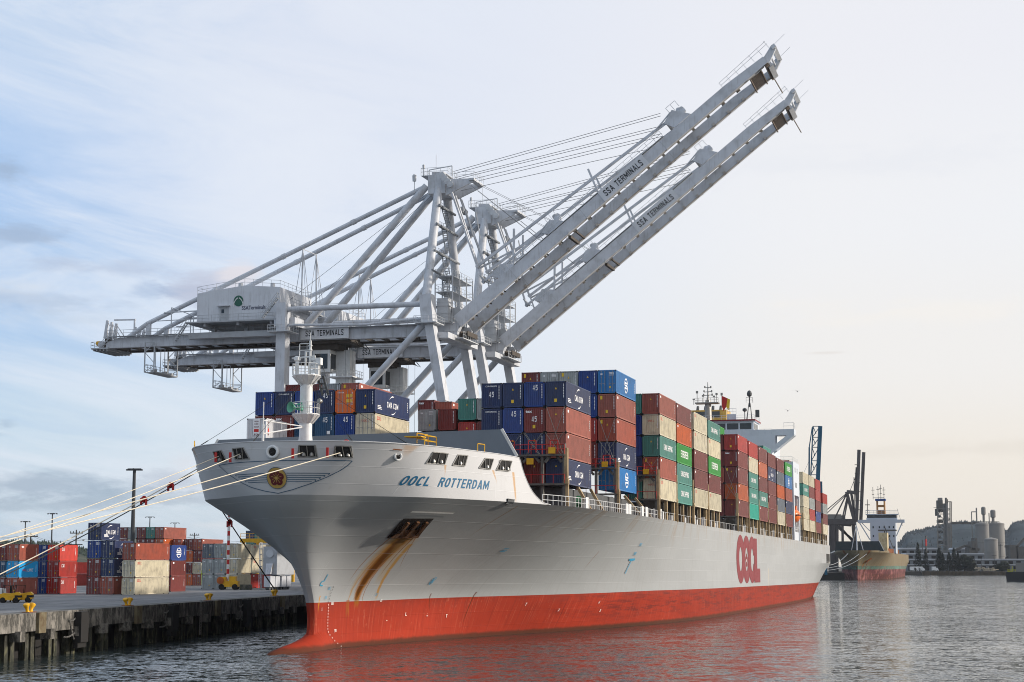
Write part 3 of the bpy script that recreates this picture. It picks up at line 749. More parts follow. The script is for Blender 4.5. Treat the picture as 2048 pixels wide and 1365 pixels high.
for k in range(3): ribbon(mk, [(37.5, 9.4 + k * .16), (38.6, 9.4 + k * .16)], .07, fn, 0)
# draught marks: dashed line and small figures by the stem
k = 0; zz = 5.6
while zz > -.4:
    a = 12.6 - .25 * max(0, zz - 3.5) * .1 + (0 if zz > 1.3 else (1.3 - zz) ** 1.6 * 1.1)
    ribbon(mk, [(a, zz), (a, zz - .12)], .09, fn, 2 if zz > 4.0 else 1); zz -= .3
for a, z, w in ((12.0, 5.3, .5), (11.9, 4.35, .5), (13.3, 3.75, .6), (11.4, 3.2, .15), (14.0, 1.0, .55), (11.5, .7, .3), (21, 4.6, .4), (22.5, 3.95, .5)):
    for j in range(3): ribbon(mk, [(a - w / 2.6, z + j * .11), (a + w / 2.6, z + j * .11 + .03)], .04, fn, 0 if z > 4.1 else 1)
for a, z, s in ((28.4, 2.5, 'L'), (33.2, 2.2, '-'), (37.4, 2.1, 'T'), (24.3, 1.9, "'"), (52.5, 3.2, 'T'), (60, 2.4, 'X'), (70, 3.2, 'H'), (71.5, 2.1, 'S')):
    put_text(mk, s, fn, .32, .36 if s not in "-'" else .07, a, z, mi=1)
mk.build('hull_marks', [M_BLUEM, M_WMARK, M_BLACK], ship)
# anchor pocket with the anchor in it
poc = [(12.0, 12.3), (15.7, 12.4), (17.5, 10.6), (13.3, 10.5)]
mb = MB()
def patch(mb, c4, f, n=6, mi=0):
    (a0, z0), (a1, z1), (a2, z2), (a3, z3) = c4
    g = lambda u, v: f(*[(1 - v) * ((1 - u) * p + u * q) + v * ((1 - u) * s + u * r) for p, q, r, s in ((a0, a1, a2, a3), (z0, z1, z2, z3))])
    for i in range(n):
        for j in range(n): mb.quad(g(i / n, j / n), g((i + 1) / n, j / n), g((i + 1) / n, (j + 1) / n), g(i / n, (j + 1) / n), mi=mi)
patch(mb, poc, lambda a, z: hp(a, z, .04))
pk = mb.build('anchor_pocket', M_POCKET, ship)
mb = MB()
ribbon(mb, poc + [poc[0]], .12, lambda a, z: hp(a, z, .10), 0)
mb.build('pocket_rim', M_POCKET, pk)
mb = MB()
for a0_, z0_, a1_, z1_, w_ in ((14.2, 12.1, 15.0, 10.9, .38), (15.5, 12.1, 16.4, 11.0, .34), (13.1, 12.0, 13.6, 11.1, .3)):
    mb.beam(hp(a0_, z0_, .12), hp(a1_, z1_, .3), w_, .3)
patch(mb, [(13.4, 11.35), (16.7, 11.35), (17.3, 10.68), (13.35, 10.6)], lambda a, z: hp(a, z, .16 + .15 * (11.4 - z)))
mb.build('anchor', paint('anchor_iron', '#5b3a1d', .9, .8, '#1a0f08', 1.3, rust=.8), ship)
# mooring openings
# small opening on the starboard bow
mb = MB(); patch_ = [(9.6, 17.9), (11.0, 17.9), (11.0, 16.9), (9.6, 16.9)]
for (a_, z_) in ((10.3, 17.4), (12.6, 16.9)): mb.lathe(hp(a_, z_, .02, -1), [(.42, 0), (.40, .05), (.01, .06)], 12, axis=hp(a_, z_, 1, -1) - hp(a_, z_, 0, -1))
mb.build('side_opening', M_SHADE_BLACK, ship)
def chock(c4, f, rollers=2, tilt=0):
    mb = MB(); patch(mb, c4, lambda a, z: f(a, z, .03), 3)  # flat dark panel, the opening's inner shade put into its colour
    ck = mb.build('mooring_chock', M_SHADE_BLACK, ship)
    mb = MB(); c = list(c4) + [c4[0]]
    for (a0, z0), (a1, z1) in zip(c, c[1:]): mb.beam(f(a0, z0, .05), f(a1, z1, .05), .09, .09)
    mb.build('frame', M_CHROME, ck)
    mb = MB()
    am = sum(p[0] for p in c4) / 4; zt = max(p[1] for p in c4); zb = min(p[1] for p in c4); wd = abs(c4[1][0] - c4[0][0]) + .2
    for k in range(rollers + 1):
        aa = am + (k - rollers / 2) * wd * .42
        mb.tube(f(aa - .02 * tilt, zt - .06, .08), f(aa, zb + .05, .1), .05, 5)
    for k in range(rollers):
        aa = am + (k - (rollers - 1) / 2) * wd * .42
        mb.lathe(f(aa, zb + .1, .06), [(.2, 0), (.2, .16), (.13, .3), (.05, .34)], 8)
    mb.build('roller', M_STEEL, ck, smooth=True)
chock([(-7.2, 18.6), (-6.0, 18.65), (-5.5, 17.6), (-7.0, 17.6)], wp, 1)
chock([(-4.5, 18.75), (-3.2, 18.8), (-2.6, 17.7), (-4.3, 17.7)], wp, 1)
chock([(2.6, 18.9), (4.1, 18.9), (4.2, 17.8), (2.4, 17.8)], wp, 2)
chock([(5.9, 18.85), (7.2, 18.85), (7.1, 17.8), (5.5, 17.8)], wp, 2)
chock([(9.8, 18.7), (12.0, 18.7), (11.8, 17.6), (9.4, 17.6)], hp, 2)
chock([(13.6, 18.65), (15.3, 18.7), (15.0, 17.6), (13.0, 17.6)], hp, 1)
chock([(18.4, 18.6), (20.0, 18.6), (19.4, 17.5), (17.4, 17.55)], hp, 1)
chock([(21.5, 18.6), (23.7, 18.6), (23.0, 17.5), (20.5, 17.5)], hp, 2)
chock([(308.4, 12.0), (316.5, 12.0), (316.5, 9.6), (308.4, 9.6)], hp, 2)
def ringchock(c, n_, r):
    mb = MB(); n_ = Vector(n_).normalized(); u = n_.cross(Vector((0, 0, 1))).normalized(); v = Vector((0, 0, 1)); c = Vector(c)
    pr = []
    N, K = 20, 8; vs = []
    for k in range(N):
        t = 2 * math.pi * k / N; d = u * math.cos(t) + v * math.sin(t)
        for j in range(K):
            q = 2 * math.pi * j / K; vs.append(c + d * (r + math.cos(q) * r * .3) + n_ * (math.sin(q) * r * .34 + .02))
    mb.mesh(vs, [(k * K + j, ((k + 1) % N) * K + j, ((k + 1) % N) * K + (j + 1) % K, k * K + (j + 1) % K) for k in range(N) for j in range(K)])
    ck = mb.build('round_fairlead', M_WHITE, ship, smooth=True)
    mb = MB(); mb.lathe(c + n_ * .03, [(r * .8, 0), (.01, .01)], 14, axis=n_); mb.lathe(c + n_ * .05 - v * r * .3, [(r * .34, 0), (r * .3, .2), (.02, .28)], 10, axis=n_)
    mb.build('opening', [M_SHADE_BLACK], ck)
ringchock(wp(.0, 18.3, .05), (0, -1, 0), .52)
p_ = hp(6.35, 18.1, .03); q_ = hp(6.7, 18.1); r_ = hp(6.0, 18.1); nn = (q_ - r_).cross(Vector((0, 0, 1))); nn = nn if nn.x > 0 else -nn
ringchock(p_, nn, .36)
mb = MB(); ribbon(mb, [(5.4, 18.75), (6.3, 18.72)], .1, lambda a, z: hp(a, z, .08)); mb.build('rubbing_bar', M_RUST, ship)
mb = MB(); c4 = [(22.6, 14.6), (23.9, 14.55), (23.9, 14.15), (22.6, 14.2)]; patch(mb, c4, lambda a, z: hp(a, z, .16), 2); patch(mb, c4, lambda a, z: hp(a, z, .0), 2)
mb.beam(hp(22.6, 14.2, .1), hp(23.9, 14.15, .1), .2, .06); mb.beam(hp(22.6, 14.6, .1), hp(23.9, 14.55, .1), .2, .06); mb.build('light_bracket', M_DGREY, ship)
# yellow platforms on the rail
mb = MB(); mb.rail([hp(8.6, 19.2, -.1), hp(10.2, 19.15, -.1)], 1.0, .9, .05); mb.rail([hp(8.6, 19.2, -1.2), hp(10.2, 19.15, -1.2)], 1.0, .9, .05); mb.rail([hp(10.2, 19.15, -.1), hp(10.2, 19.15, -1.2)], 1.0, .9, .05)
mb.box(halfw(8.6, 19.2) - 2.2, halfw(8.6, 19.2) - .5, 8.4, 10, 20.1, 20.2)
mb.build('rail_platform', M_YEL, ship)
mb = MB(); mb.rail([hp(17.2, 19.15, -.1), hp(18.5, 19.15, -.1)], .85, 1.3, .05, 0); mb.build('rail_hoop', M_YEL, ship)
mb = MB(); mb.rail([hp(6.3, 19.2, -.1, -1), hp(10.4, 19.2, -.1, -1)], .75, 1.9, .05, 0); mb.build('rail_hoop', M_YEL, ship)
mb = MB(); mb.lathe((6.3, 3.2, 19.3), [(.05, 0), (.3, .1), (.3, .25), (.05, .35)], 8, axis=(0, 1, 0)); mb.build('red_fitting', M_RED, ship)

# foremast
fm = MB(); mx_, ma = -.3, 9.0
fm.lathe((mx_, ma, 17.2), [(.85, 0), (.8, 2.0), (.64, 3.4), (.62, 9.2)], 20)
fmo = fm.build('foremast', M_WHITE, ship, smooth=True)
def mast_platform(z, r, rh, gapped=False):
    mb = MB(); mb.lathe((mx_, ma, z - .95), [(.62, 0), (.72, .1), (r, .85), (r, .94)], 14)
    for k in range(12):
        t = k * math.pi / 6; mb.beam((mx_ + .7 * math.cos(t), ma + .7 * math.sin(t), z - .95), (mx_ + (r + .02) * math.cos(t), ma + (r + .02) * math.sin(t), z - .12), .06, .1)
    p = mb.build('mast_platform', M_WHITE, fmo)
    mb = MB(); n = 12; pts = [(mx_ + r * math.cos(k * 2 * math.pi / n), ma + r * math.sin(k * 2 * math.pi / n), z) for k in range(n)]
    mb.rail(pts if not gapped else pts[5:] + pts[:3], rh, .9, .035, 1, closed=not gapped); mb.build('railing', M_WHITE, fmo)
mast_platform(26.6, 1.42, 1.1); mast_platform(22.7, 1.38, 1.1, True)
mb = MB()
mb.tube((mx_ + .35, ma, 26.5), (mx_ + .35, ma, 30.1), .13, 8); mb.beam((mx_ - .15, ma, 26.5), (mx_ - .15, ma, 29.0), .14, .14); mb.beam((mx_ - .15, ma, 29), (mx_ + .4, ma, 29), .1, .1)
mb.tube((mx_ - 1.6, ma, 28.35), (mx_ + .9, ma, 28.5), .09, 6); mb.tube((mx_ - .9, ma - .3, 26.6), (mx_ - .9, ma - .3, 28.1), .2, 8)
mb.lathe((mx_ - .9, ma - .3, 28.0), [(.2, 0), (.36, .12), (.36, .4), (.2, .5)], 10)
mb.beam((mx_ + 1.2, ma, 26.5), (mx_ + 1.2, ma, 27.9), .3, .4); mb.box(mx_ + 1.05, mx_ + 1.6, ma - .3, ma + .3, 27.6, 28.3)
mb.lathe((mx_ + .35, ma, 29.1), [(.22, 0), (.22, .08), (.14, .12), (.14, .4), (.22, .45), (.22, .53)], 10); mb.tube((mx_ + .35, ma, 30.1), (mx_ + .35, ma, 30.9), .03, 4)
mb.rail([(mx_ - .8, ma, 28.5), (mx_, ma, 28.5), (mx_ + .4, ma, 28.5)], 1.3, .8, .04)
for k in range(4): mb.box(mx_ + .55, mx_ + .95, ma - .15, ma + .15, 26.8 + k * .42, 27.1 + k * .42)
mb.build('mast_lights', M_WHITE, fmo)
mb = MB(); mb.stairs((mx_ + 1.1, ma + .9, 26.6), (mx_ + 1.7, ma + .9, 24.6), .6, (1, 0, 0), .03); mb.build('ladder', M_DGREY, fmo)
mb = MB(); c = Vector((mx_ - .75, ma - .7, 23.25)); ax = Vector((-.45, -.85, .05)).normalized()
mb.lathe(c, [(.06, -.8), (.10, -.5), (.12, 0), (.28, .45), (.52, .75), (.56, .78), (.5, .74), (.1, .1)], 18, axis=ax)
mb.lathe(c + Vector((.45, .1, .0)), [(.3, -.2), (.3, .2)], 10, axis=(0, 0, 1)); mb.tube(c + Vector((0, 0, .3)), c + Vector((.7, .2, .55)), .09, 6); mb.tube(c - Vector((0, 0, .1)), c + Vector((.8, .2, -.3)), .09, 6)
mb.build('fog_horn', M_GREENH, fmo, smooth=True)
mb = MB(); mb.lathe((mx_ + 1.65, ma - .4, 23.9), [(.24, -.15), (.28, 0), (.24, .2)], 10, axis=(-.3, -1, 0)); mb.build('search_light', M_STEEL, fmo, smooth=True)
mb = MB()      # jack staff with its strut
mb.tube((-2.3, 3.2, 17.3), (-2.3, 3.2, 21.2), .13, 8); mb.tube((-2.3, 3.2, 21.2), (-2.3, 3.2, 23.4), .05, 6)
mb.tube((-2.3, 3.2, 21.6), (-.4, 8.3, 21.4), .06, 6); mb.tube((-2.3, 3.2, 20.3), (-.4, 8.3, 21.3), .07, 6); mb.tube((-1.4, 5.6, 21.5), (-1.4, 5.6, 20.9), .04, 5)
mb.build('jack_staff', M_WHITE, ship)
mb = MB(); top = Vector((mx_, ma, 26.2))
for q in ((-11.2, 6.5, 19.2), (7.0, 3.4, 19.3), (11.4, 7.2, 19.2), (-2.5, 1.2, 19.3)):
    mb.tube(top, q, .022, 4); v = Vector(q).lerp(top, .12); mb.tube(q, v, .05, 5)
mb.build('stay_wire', M_ROPED, fmo)
# ------------------------------------------------------------ shipping containers
COL = {}
for k, h, d in (('maroon', '#74322d', .3), ('brown', '#9a5140', .35), ('red', '#a5322a', .3), ('rust orange', '#b55a30', .3), ('orange', '#d9661a', .2),
                ('navy', '#23335a', .25), ('blue', '#193c82', .2), ('sea blue', '#17486b', .2), ('bright blue', '#2272b0', .2), ('teal', '#43867a', .25), ('turquoise', '#27a08c', .15),
                ('green', '#2b9034', .2), ('cream', '#cbc2a8', .4), ('silver', '#9aa09f', .35), ('slate', '#5d6670', .3), ('white', '#d3d5d8', .15), ('sky blue', '#2b9ed6', .15), ('pale blue', '#7f9cc9', .2), ('scarlet', '#d33a28', .2)):
    COL[k] = paint('container_' + k.replace(' ', '_'), h, .48, d, '#3a2c26', .9, streak=.34, vary=.25, rust=.35 if k in ('cream', 'silver', 'maroon', 'brown') else .2, spec=.5)
M_SEAL = plain('container_fittings', '#23211f', .8)
M_STICK = plain('yellow_sticker', '#d9b422', .5)
M_BAR = paint('door_bar', '#8d8f90', .5, .3, spec=.4)
M_WTXT = plain('white_lettering', '#e4e5e6', .6)
M_RTXT = plain('red_lettering', '#c3271f', .6)
_CM = {}
def corr(mb, n, fn, L0, L1, z0, z1, depth=.045):
    """corrugated sheet along one axis"""
    p = (L1 - L0) / n; xs = []
    for k in range(n):
        b = L0 + k * p
        xs += [(b, 0), (b + .36 * p, 0), (b + .5 * p, depth), (b + .86 * p, depth)]
    xs.append((L1, 0))
    vs = [fn(u, d, z) for u, d in xs for z in (z0, z1)]
    mb.mesh(vs, [(2 * i, 2 * i + 2, 2 * i + 3, 2 * i + 1) for i in range(len(xs) - 1)])
def cont_mesh(L, door):
    k = ('b', L, door)
    if k in _CM: return _CM[k]
    mb = MB(); n = int(L / .28)
    corr(mb, n, lambda u, d, z: (1.205 - d, u, z), .12, L - .12, .15, 2.78)
    corr(mb, n, lambda u, d, z: (-1.205 + d, u, z), .12, L - .12, .15, 2.78)
    if not door: corr(mb, 9, lambda u, d, z: (u, .03 + d, z), -1.08, 1.08, .16, 2.76, .06)
    corr(mb, 9, lambda u, d, z: (u, L - .03 - d, z), -1.08, 1.08, .16, 2.76, .05)
    mb.quad((-1.2, .03, 2.84), (1.2, .03, 2.84), (1.2, L - .03, 2.84), (-1.2, L - .03, 2.84))
    mb.quad((-1.2, .03, .14), (1.2, .03, .14), (1.2, L - .03, .14), (-1.2, L - .03, .14))
    _CM[k] = mb.data('panels', [COL['maroon']]); return _CM[k]
def frame_mesh(L):
    k = ('f', L)
    if k in _CM: return _CM[k]
    mb = MB()
    for sx in (-1, 1):
        for y in (0, L - .12): mb.box(sx * 1.219, sx * 1.08, y, y + .12, .16, 2.73)
        mb.box(sx * 1.216, sx * 1.15, .17, L - .17, .02, .165); mb.box(sx * 1.216, sx * 1.15, .17, L - .17, 2.76, 2.86)
    for y in (.003, L - .10): mb.box(-1.05, 1.05, y, y + .1, .02, .17); mb.box(-1.05, 1.05, y, y + .1, 2.74, 2.86)
    _CM[k] = mb.data('frame', [COL['maroon']]); return _CM[k]
def cast_mesh(L):
    k = ('c', L)
    if k in _CM: return _CM[k]
    mb = MB()
    for sx in (-1, 1):
        for y in (-.003, L - .165):
            for z in (0, 2.74): mb.box(sx * 1.222, sx * 1.05, y, y + .168, z, z + .13)
    for y in (1.6, L - 2.0):
        if L > 8: mb.box(1.10, 1.221, y, y + .3, .03, .13)
    _CM[k] = mb.data('corner_casting', [M_SEAL]); return _CM[k]
def door_mesh(): 
    if 'd' in _CM: return _CM['d']
    mb = MB()
    for r in range(5): mb.box(-.52, .52, .035, .06, .2 + r * .515, .68 + r * .515)
    mb.box(-.53, .53, .055, .07, .17, 2.75)
    for r in range(4): mb.box(.50, .56, .0, .04, .35 + r * .65, .5 + r * .65)
    _CM['d'] = mb.data('door', [COL['maroon']]); return _CM['d']
def bar_mesh():
    if 'l' in _CM: return _CM['l']
    mb = MB(); mb.tube((0, .0, .12), (0, .0, 2.78), .028, 6); mb.box(-.05, .3, -.03, -.01, 1.15, 1.2)
    for z in (.2, 1.0, 1.9, 2.65): mb.box(-.05, .05, -.03, .04, z, z + .08)
    _CM['l'] = mb.data('locking_bar', [M_BAR]); return _CM['l']
SX, EY = 1.212, -.012
def letters(key):
    """lettering meshes: side designs s:* lie on the right-hand wall, end designs e:* on the end wall"""
    if key in _CM: return _CM[key]
    mb = MB(); kind, _, rest = key.partition(':'); name, _, Ls = rest.partition('|'); L = float(Ls or 12.19)
    S_ = lambda u, v: (SX, u, v); E_ = lambda u, v: (u, EY, v)
    mats = [M_WTXT, M_RTXT, M_STICK, M_MAROON]
    c = L / 2
    if kind == 's':
        for k in range(6): mb.quad(S_(L - .75, 1.0 + k * .22), S_(L - .62, 1.0 + k * .22), S_(L - .62, 1.14 + k * .22), S_(L - .75, 1.14 + k * .22))
        if name == 'cma':
            put_text(mb, 'CMA CGM', S_, 3.9 if L > 8 else 3.0, .72, c, 1.35, bold=.045)
            for sg in (1, -1):
                n = 8
                for k in range(n):
                    t0, t1 = R(35 + 55 * k / n), R(35 + 55 * (k + 1) / n); w0, w1 = .05 + .16 * (k / n if k < 6 else (n - k) / 3), .05 + .16 * ((k + 1) / n if k < 5 else (n - k - 1) / 3)
                    f = lambda t, r: S_(c - sg * 1.9 * math.cos(t) * 1.0 * (1) + sg * .4, 1.38 + sg * r * math.sin(t))
                    mb.quad(f(t0, 1.05), f(t1, 1.05), f(t1, 1.05 + w1), f(t0, 1.05 + w0))
            for k in range(3): mb.quad(*[S_(.9 + a, .55 + k * .18 + b) for a, b in ((0, 0), (1.5 - k * .2, 0), (1.5 - k * .2, .09), (0, .09))])
        elif name == 'oocl': put_text(mb, 'OOCL', S_, 1.35, .42, 1.45, 2.35, bold=.05, mi=1)
        elif name == 'ever': put_text(mb, 'EVERGREEN', S_, 6.0, 1.05, c, 1.5, bold=.05)
        elif name == 'china': put_text(mb, 'CHINA SHIPPING', S_, 6.4, .8, c, 1.5, bold=.045)
        elif name == 'cai': put_text(mb, 'CAI', S_, .9, .62, 1.2, 2.05, bold=.06)
        elif name == 'tex': put_text(mb, 'tex', S_, .8, .4, 1.0, 2.4, bold=.04)
        elif name == 'line': put_text(mb, 'LINE', S_, 1.7, .5, c + .6, 1.3, bold=.05, shear=.2); put_text(mb, 'MOL', S_, 1.3, .45, c - 1.2, 1.3, bold=.06, mi=1)
        elif name == 'ring':
            o_, i_ = ell(c, 1.45, 1.0, .98, 24), ell(c, 1.45, .82, .80, 24)
            for k in range(24):
                if k % 6 == 0: continue
                mb.quad(S_(*o_[k]), S_(*o_[(k + 1) % 24]), S_(*i_[(k + 1) % 24]), S_(*i_[k]))
            for k in range(3): mb.quad(*[S_(c - .7 + a * 1.4, 1.05 + k * .32 + b) for a, b in ((0, 0), (1, 0), (1, .2), (0, .2))])
        elif name == 'num': mb.quad(S_(.7, 2.3), S_(1.25, 2.3), S_(1.25, 2.6), S_(.7, 2.6))
        elif name == 'reefer':
            for k, z in enumerate((2.4, 1.9, 1.0)): put_text(mb, ('R', 'O', 'M')[k], S_, .3, .35, .7, z, bold=.03, mi=3)
            mb.quad(S_(.5, 1.2), S_(.9, 1.2), S_(.9, 1.7), S_(.5, 1.7), mi=1)
    else:
        if name != 'door':
            for k in range(9): mb.quad(E_(.86, 1.0 + k * .18), E_(.95, 1.0 + k * .18), E_(.95, 1.12 + k * .18), E_(.86, 1.12 + k * .18))
        if '45' in name: put_text(mb, '45', E_, .62, .62, -.02 if 'tex' in name or 'cronos' in name else .1, 1.55 if ('tex' in name or 'cronos' in name) else 2.2, bold=.04)
        if 'tex' in name: put_text(mb, 'tex', E_, .78, .3, -.65, 2.42, bold=.04)
        if 'cronos' in name: put_text(mb, 'CRONOS', E_, 1.35, .16, -.05, 2.5, bold=.04)
        if 'oocl' in name: put_text(mb, 'OOCL', E_, .9, .24, 0, 2.0, bold=.05, mi=1)
        if 'tri' in name: mb.quad(E_(-.12, 1.95), E_(.12, 1.95), E_(0, 2.2), mi=2)
        if 'rect' in name: mb.quad(E_(-.2, .5), E_(.12, .5), E_(.12, .88), E_(-.2, .88), mi=2)
        if 'top' in name: mb.quad(E_(-.9, 2.2), E_(-.62, 2.2), E_(-.62, 2.65), E_(-.9, 2.65), mi=2)
        if 'ylw' in name:
            for a, z in ((.15, 1.3), (.6, 1.3), (.15, 1.9), (.6, 1.9)): mb.quad(E_(a, z), E_(a + .36, z), E_(a + .36, z + .4), E_(a, z + .4), mi=2)
            put_text(mb, 'TRITON', E_, .8, .16, -.55, 2.5, bold=.03)
        if 'wht' in name: mb.quad(E_(.35, .45), E_(.75, .45), E_(.75, .85), E_(.35, .85))
        if 'reefer' in name:
            mb.quad(E_(-.42, .9), E_(.42, .9), E_(.42, 2.75), E_(-.42, 2.75)); E2 = lambda u, v: (u, EY - .01, v)
            mb.quad(E2(-.3, 1.25), E2(.3, 1.25), E2(.3, 1.6), E2(-.3, 1.6), mi=1)
            for z, w in ((2.5, .5), (2.2, .5), (1.85, .62), (.98, .66)): put_text(mb, '' + {2.5: 'HIGH', 2.2: 'CUBE', 1.85: 'REEFER', .98: "9'6"}[z], E2, w, .18, 0, z, bold=.03, mi=3)
        if name == 'door':
            for k in range(3): mb.quad(E_(.25, 2.5 - k * .16), E_(.9, 2.5 - k * .16), E_(.9, 2.57 - k * .16), E_(.25, 2.57 - k * .16))
            mb.quad(E_(-.85, 2.25), E_(-.6, 2.25), E_(-.6, 2.45), E_(-.85, 2.45)); mb.quad(E_(.3, .6), E_(.5, .6), E_(.5, .85), E_(.3, .85), mi=2)
    _CM[key] = mb.data('lettering', mats); return _CM[key]
def child(name, me, parent, M=None, mat=None):
    o = bpy.data.objects.new(name, me); C.objects.link(o); o.parent = parent
    if M is not None: o.matrix_local = M
    if mat is not None:
        o.material_slots[0].link = 'OBJECT'; o.material_slots[0].material = mat
    return o
BOXLAB = set()
def container(M, colour, label, group, L=12.19, end='', side='', H=2.9, sc=1.0, door=False, cat='container'):
    t = thing('shipping_container', label, cat, group)
    t.matrix_world = M @ Matrix.Diagonal((sc, sc, sc * H / 2.9 * .985, 1))
    m = COL[colour]
    if label in BOXLAB: print('DUP LABEL', label)
    BOXLAB.add(label)
    child('panels', cont_mesh(L, door), t, mat=m); child('frame', frame_mesh(L), t, mat=m); child('corner_castings', cast_mesh(L), t)
    if door:
        for sx in (-1, 1):
            d = child('door', door_mesh(), t, Matrix.Translation((sx * .54, 0, 0)) @ Matrix.Diagonal((sx, 1, 1, 1)), m)
            for px in (-.25, .22): child('locking_bar', bar_mesh(), d, Matrix.Translation((px, .0, 0)))
    if end: child('lettering', letters('e:' + end), t)
    if side: child('lettering', letters('s:%s|%g' % (side, L)), t)
    return t
ORD = ['bottom', 'second lowest', 'third lowest', 'fourth lowest', 'fifth lowest', 'sixth lowest']
NTH = ['first', 'second', 'third', 'fourth', 'fifth', 'sixth', 'seventh', 'eighth', 'ninth', 'tenth', 'eleventh', 'twelfth', 'thirteenth', 'fourteenth', 'fifteenth', 'sixteenth']
def shipbox(a, w_port, z, colour, label, H=2.94, L=12.19, **k):
    return container(MS @ Matrix.Translation((w_port - 1.22, a, z)), colour, label, 'containers stacked on the ship', L=L, H=H, **k)
PITCHW = 2.57
# bay 1: port group of four columns, tiers listed bottom to top
b1 = [(0, [('navy', 'tri', 'cma'), ('brown', '', 'num'), ('brown', 'tri', 'num'), ('navy', 'trirect', 'cma')]),
      (1, [('maroon', 'tri', ''), ('navy', 'tri', ''), ('maroon', '45texrect', ''), ('blue', '45', '')]),
      (2, [('maroon', 'tri', ''), ('navy', 'tri', ''), ('blue', '45', ''), ('navy', 'trirect', '')]),
      (3, [None, None, ('navy', 'cronos', ''), ('navy', '45cronos', '')])]
COLN = ['port-side', 'second', 'third', 'fourth']
for c, tiers in b1:
    for k, q in enumerate(tiers):
        if not q: continue
        shipbox(39.5, 18.9 - c * PITCHW, 16.95 + k * 2.97, q[0], '%s container %s, %s column of the front stack' % (q[0], ['at deck level', 'on the second tier', 'on the third tier', 'on top'][k], COLN[c]), H=2.97, end=q[1], side=q[2])
# bay 1: starboard group behind the foremast
b1s = [(-4.4, [('maroon', '', ''), ('cream', 'oocl', 'oocl', True), ('navy', 'trirect', 'cma')]),
       (-7.0, [None, ('blue', '45', ''), ('orange', 'ylw', '', True)]), (-9.6, [None, ('sea blue', '45wht', ''), ('navy', '45', '')]),
       (-12.2, [None, ('sea blue', 'num', ''), ('blue', 'num', '')]), (-14.8, [None, ('maroon', 'tex', ''), ('navy', 'cronos', '')]), (-17.35, [None, ('maroon', 'tex', ''), ('blue', 'tri', '')])]
pos6 = ['rightmost', 'fifth from the left', 'fourth from the left', 'third from the left', 'second from the left', 'leftmost']
for c, (w, tiers) in enumerate(b1s):
    for k, q in enumerate(tiers):
        if not q: continue
        shipbox(39.5, w, 19.9 + k * 2.9, q[0], '%s container behind the foremast, %s of the %s row' % (q[0], pos6[c], ('hidden', 'lower', 'upper')[k]), H=2.9, end=q[1], side=q[2], door=len(q) > 3)
shipbox(33.0, -15.4, 21.9, 'white', 'white refrigerated container with a notice on its end above the bow breakwater', H=2.9, L=6.06, end='reefer', side='reefer')
# the row just behind it, its tops showing
for j, (w, q, e) in enumerate(((-11.5, 'brown', 'tritop'), (-14.1, 'silver', 'oocl'), (-16.6, 'maroon', 'num'), (-19.2, 'maroon', 'num'))):
    shipbox(52.6, w, 28.0, q, '%s container topping the stacks behind the foremast, %s' % (q, ['rightmost, with its long side showing', 'with red letters on its end', 'right behind the mast', 'leftmost of the row'][j]), end=e, side='num' if j == 0 else '')
for j, w in enumerate((-11.5, -14.1, -16.6, -19.2)): shipbox(52.6, w, 25.1, 'maroon', 'maroon container below the top row behind the foremast, %s from the right' % NTH[j])
# bay 2
b2 = [('bright blue', '', 'ring', True), ('navy', '', 'cma', True), ('brown', 'tritop', 'num', False), ('brown', 'toprect', 'num', False), ('bright blue', 'door', 'ring', True)]
for k, q in enumerate(b2):
    shipbox(65.5, 19.0, 17.5 + k * 3.13, q[0], '%s container %s in the port-side column of the second stack' % (q[0], ['at deck level', 'second tier up', 'third tier up', 'fourth tier up', 'on top'][k]), H=3.1, end=q[1], side=q[2], door=q[3])
for c, (q, e, d) in enumerate((('blue', 'tri', False), ('silver', 'tritop', False), ('silver', 'door', True), ('maroon', 'tritop', False))):
    shipbox(65.5, 19.0 - (c + 1) * PITCHW, 30.02, q, '%s container on top of the second stack, %s from its port side' % (q, NTH[c + 1]), H=3.1, end=e, door=d)
    for k in (1, 2, 3): shipbox(65.5, 19.0 - (c + 1) * PITCHW, 17.5 + k * 3.13, ('red', 'maroon', 'red', 'blue')[(c + k) % 4], '%s container inside the second stack, %s column from port, %s tier up' % (('red', 'maroon', 'red', 'blue')[(c + k) % 4], NTH[c + 1], NTH[k]), H=3.1, end='tri')
for w, zt, q, e, d, n in ((0.0, 29.9, 'teal', 'tri', False, 'with a yellow triangle, in the dip left of the blue stacks'), (2.57, 29.9, 'silver', '', False, 'showing as a pale strip beside the teal one'),
                          (0.0, 26.8, 'red', 'tri', False, 'below the teal one in the dip'), (2.57, 26.8, 'maroon', 'rect', False, 'below the silver strip in the dip'),
                          (-2.8, 28.6, 'maroon', 'num', False, 'between the silver doors and the teal one'), (-5.6, 28.6, 'silver', 'door', True, 'with ribbed doors in the dip between the two stack groups'),
                          (-2.8, 25.6, 'pale blue', '', False, 'low in the dip under the maroon one'), (-5.6, 25.6, 'maroon', '', False, 'low in the dip under the silver doors'), (-8.2, 25.6, 'pale blue', '', False, 'low in the dip at the left')):
    shipbox(65.5, w, zt - 2.95, q, '%s container %s' % (q, n), end=e, door=d)
shipbox(78.6, -10.2, 28.3, 'maroon', 'maroon container with three white letters behind the silver doors', end='tex'); shipbox(78.6, -7.6, 28.0, 'brown', 'brown container behind the maroon one in the dip', side='num')
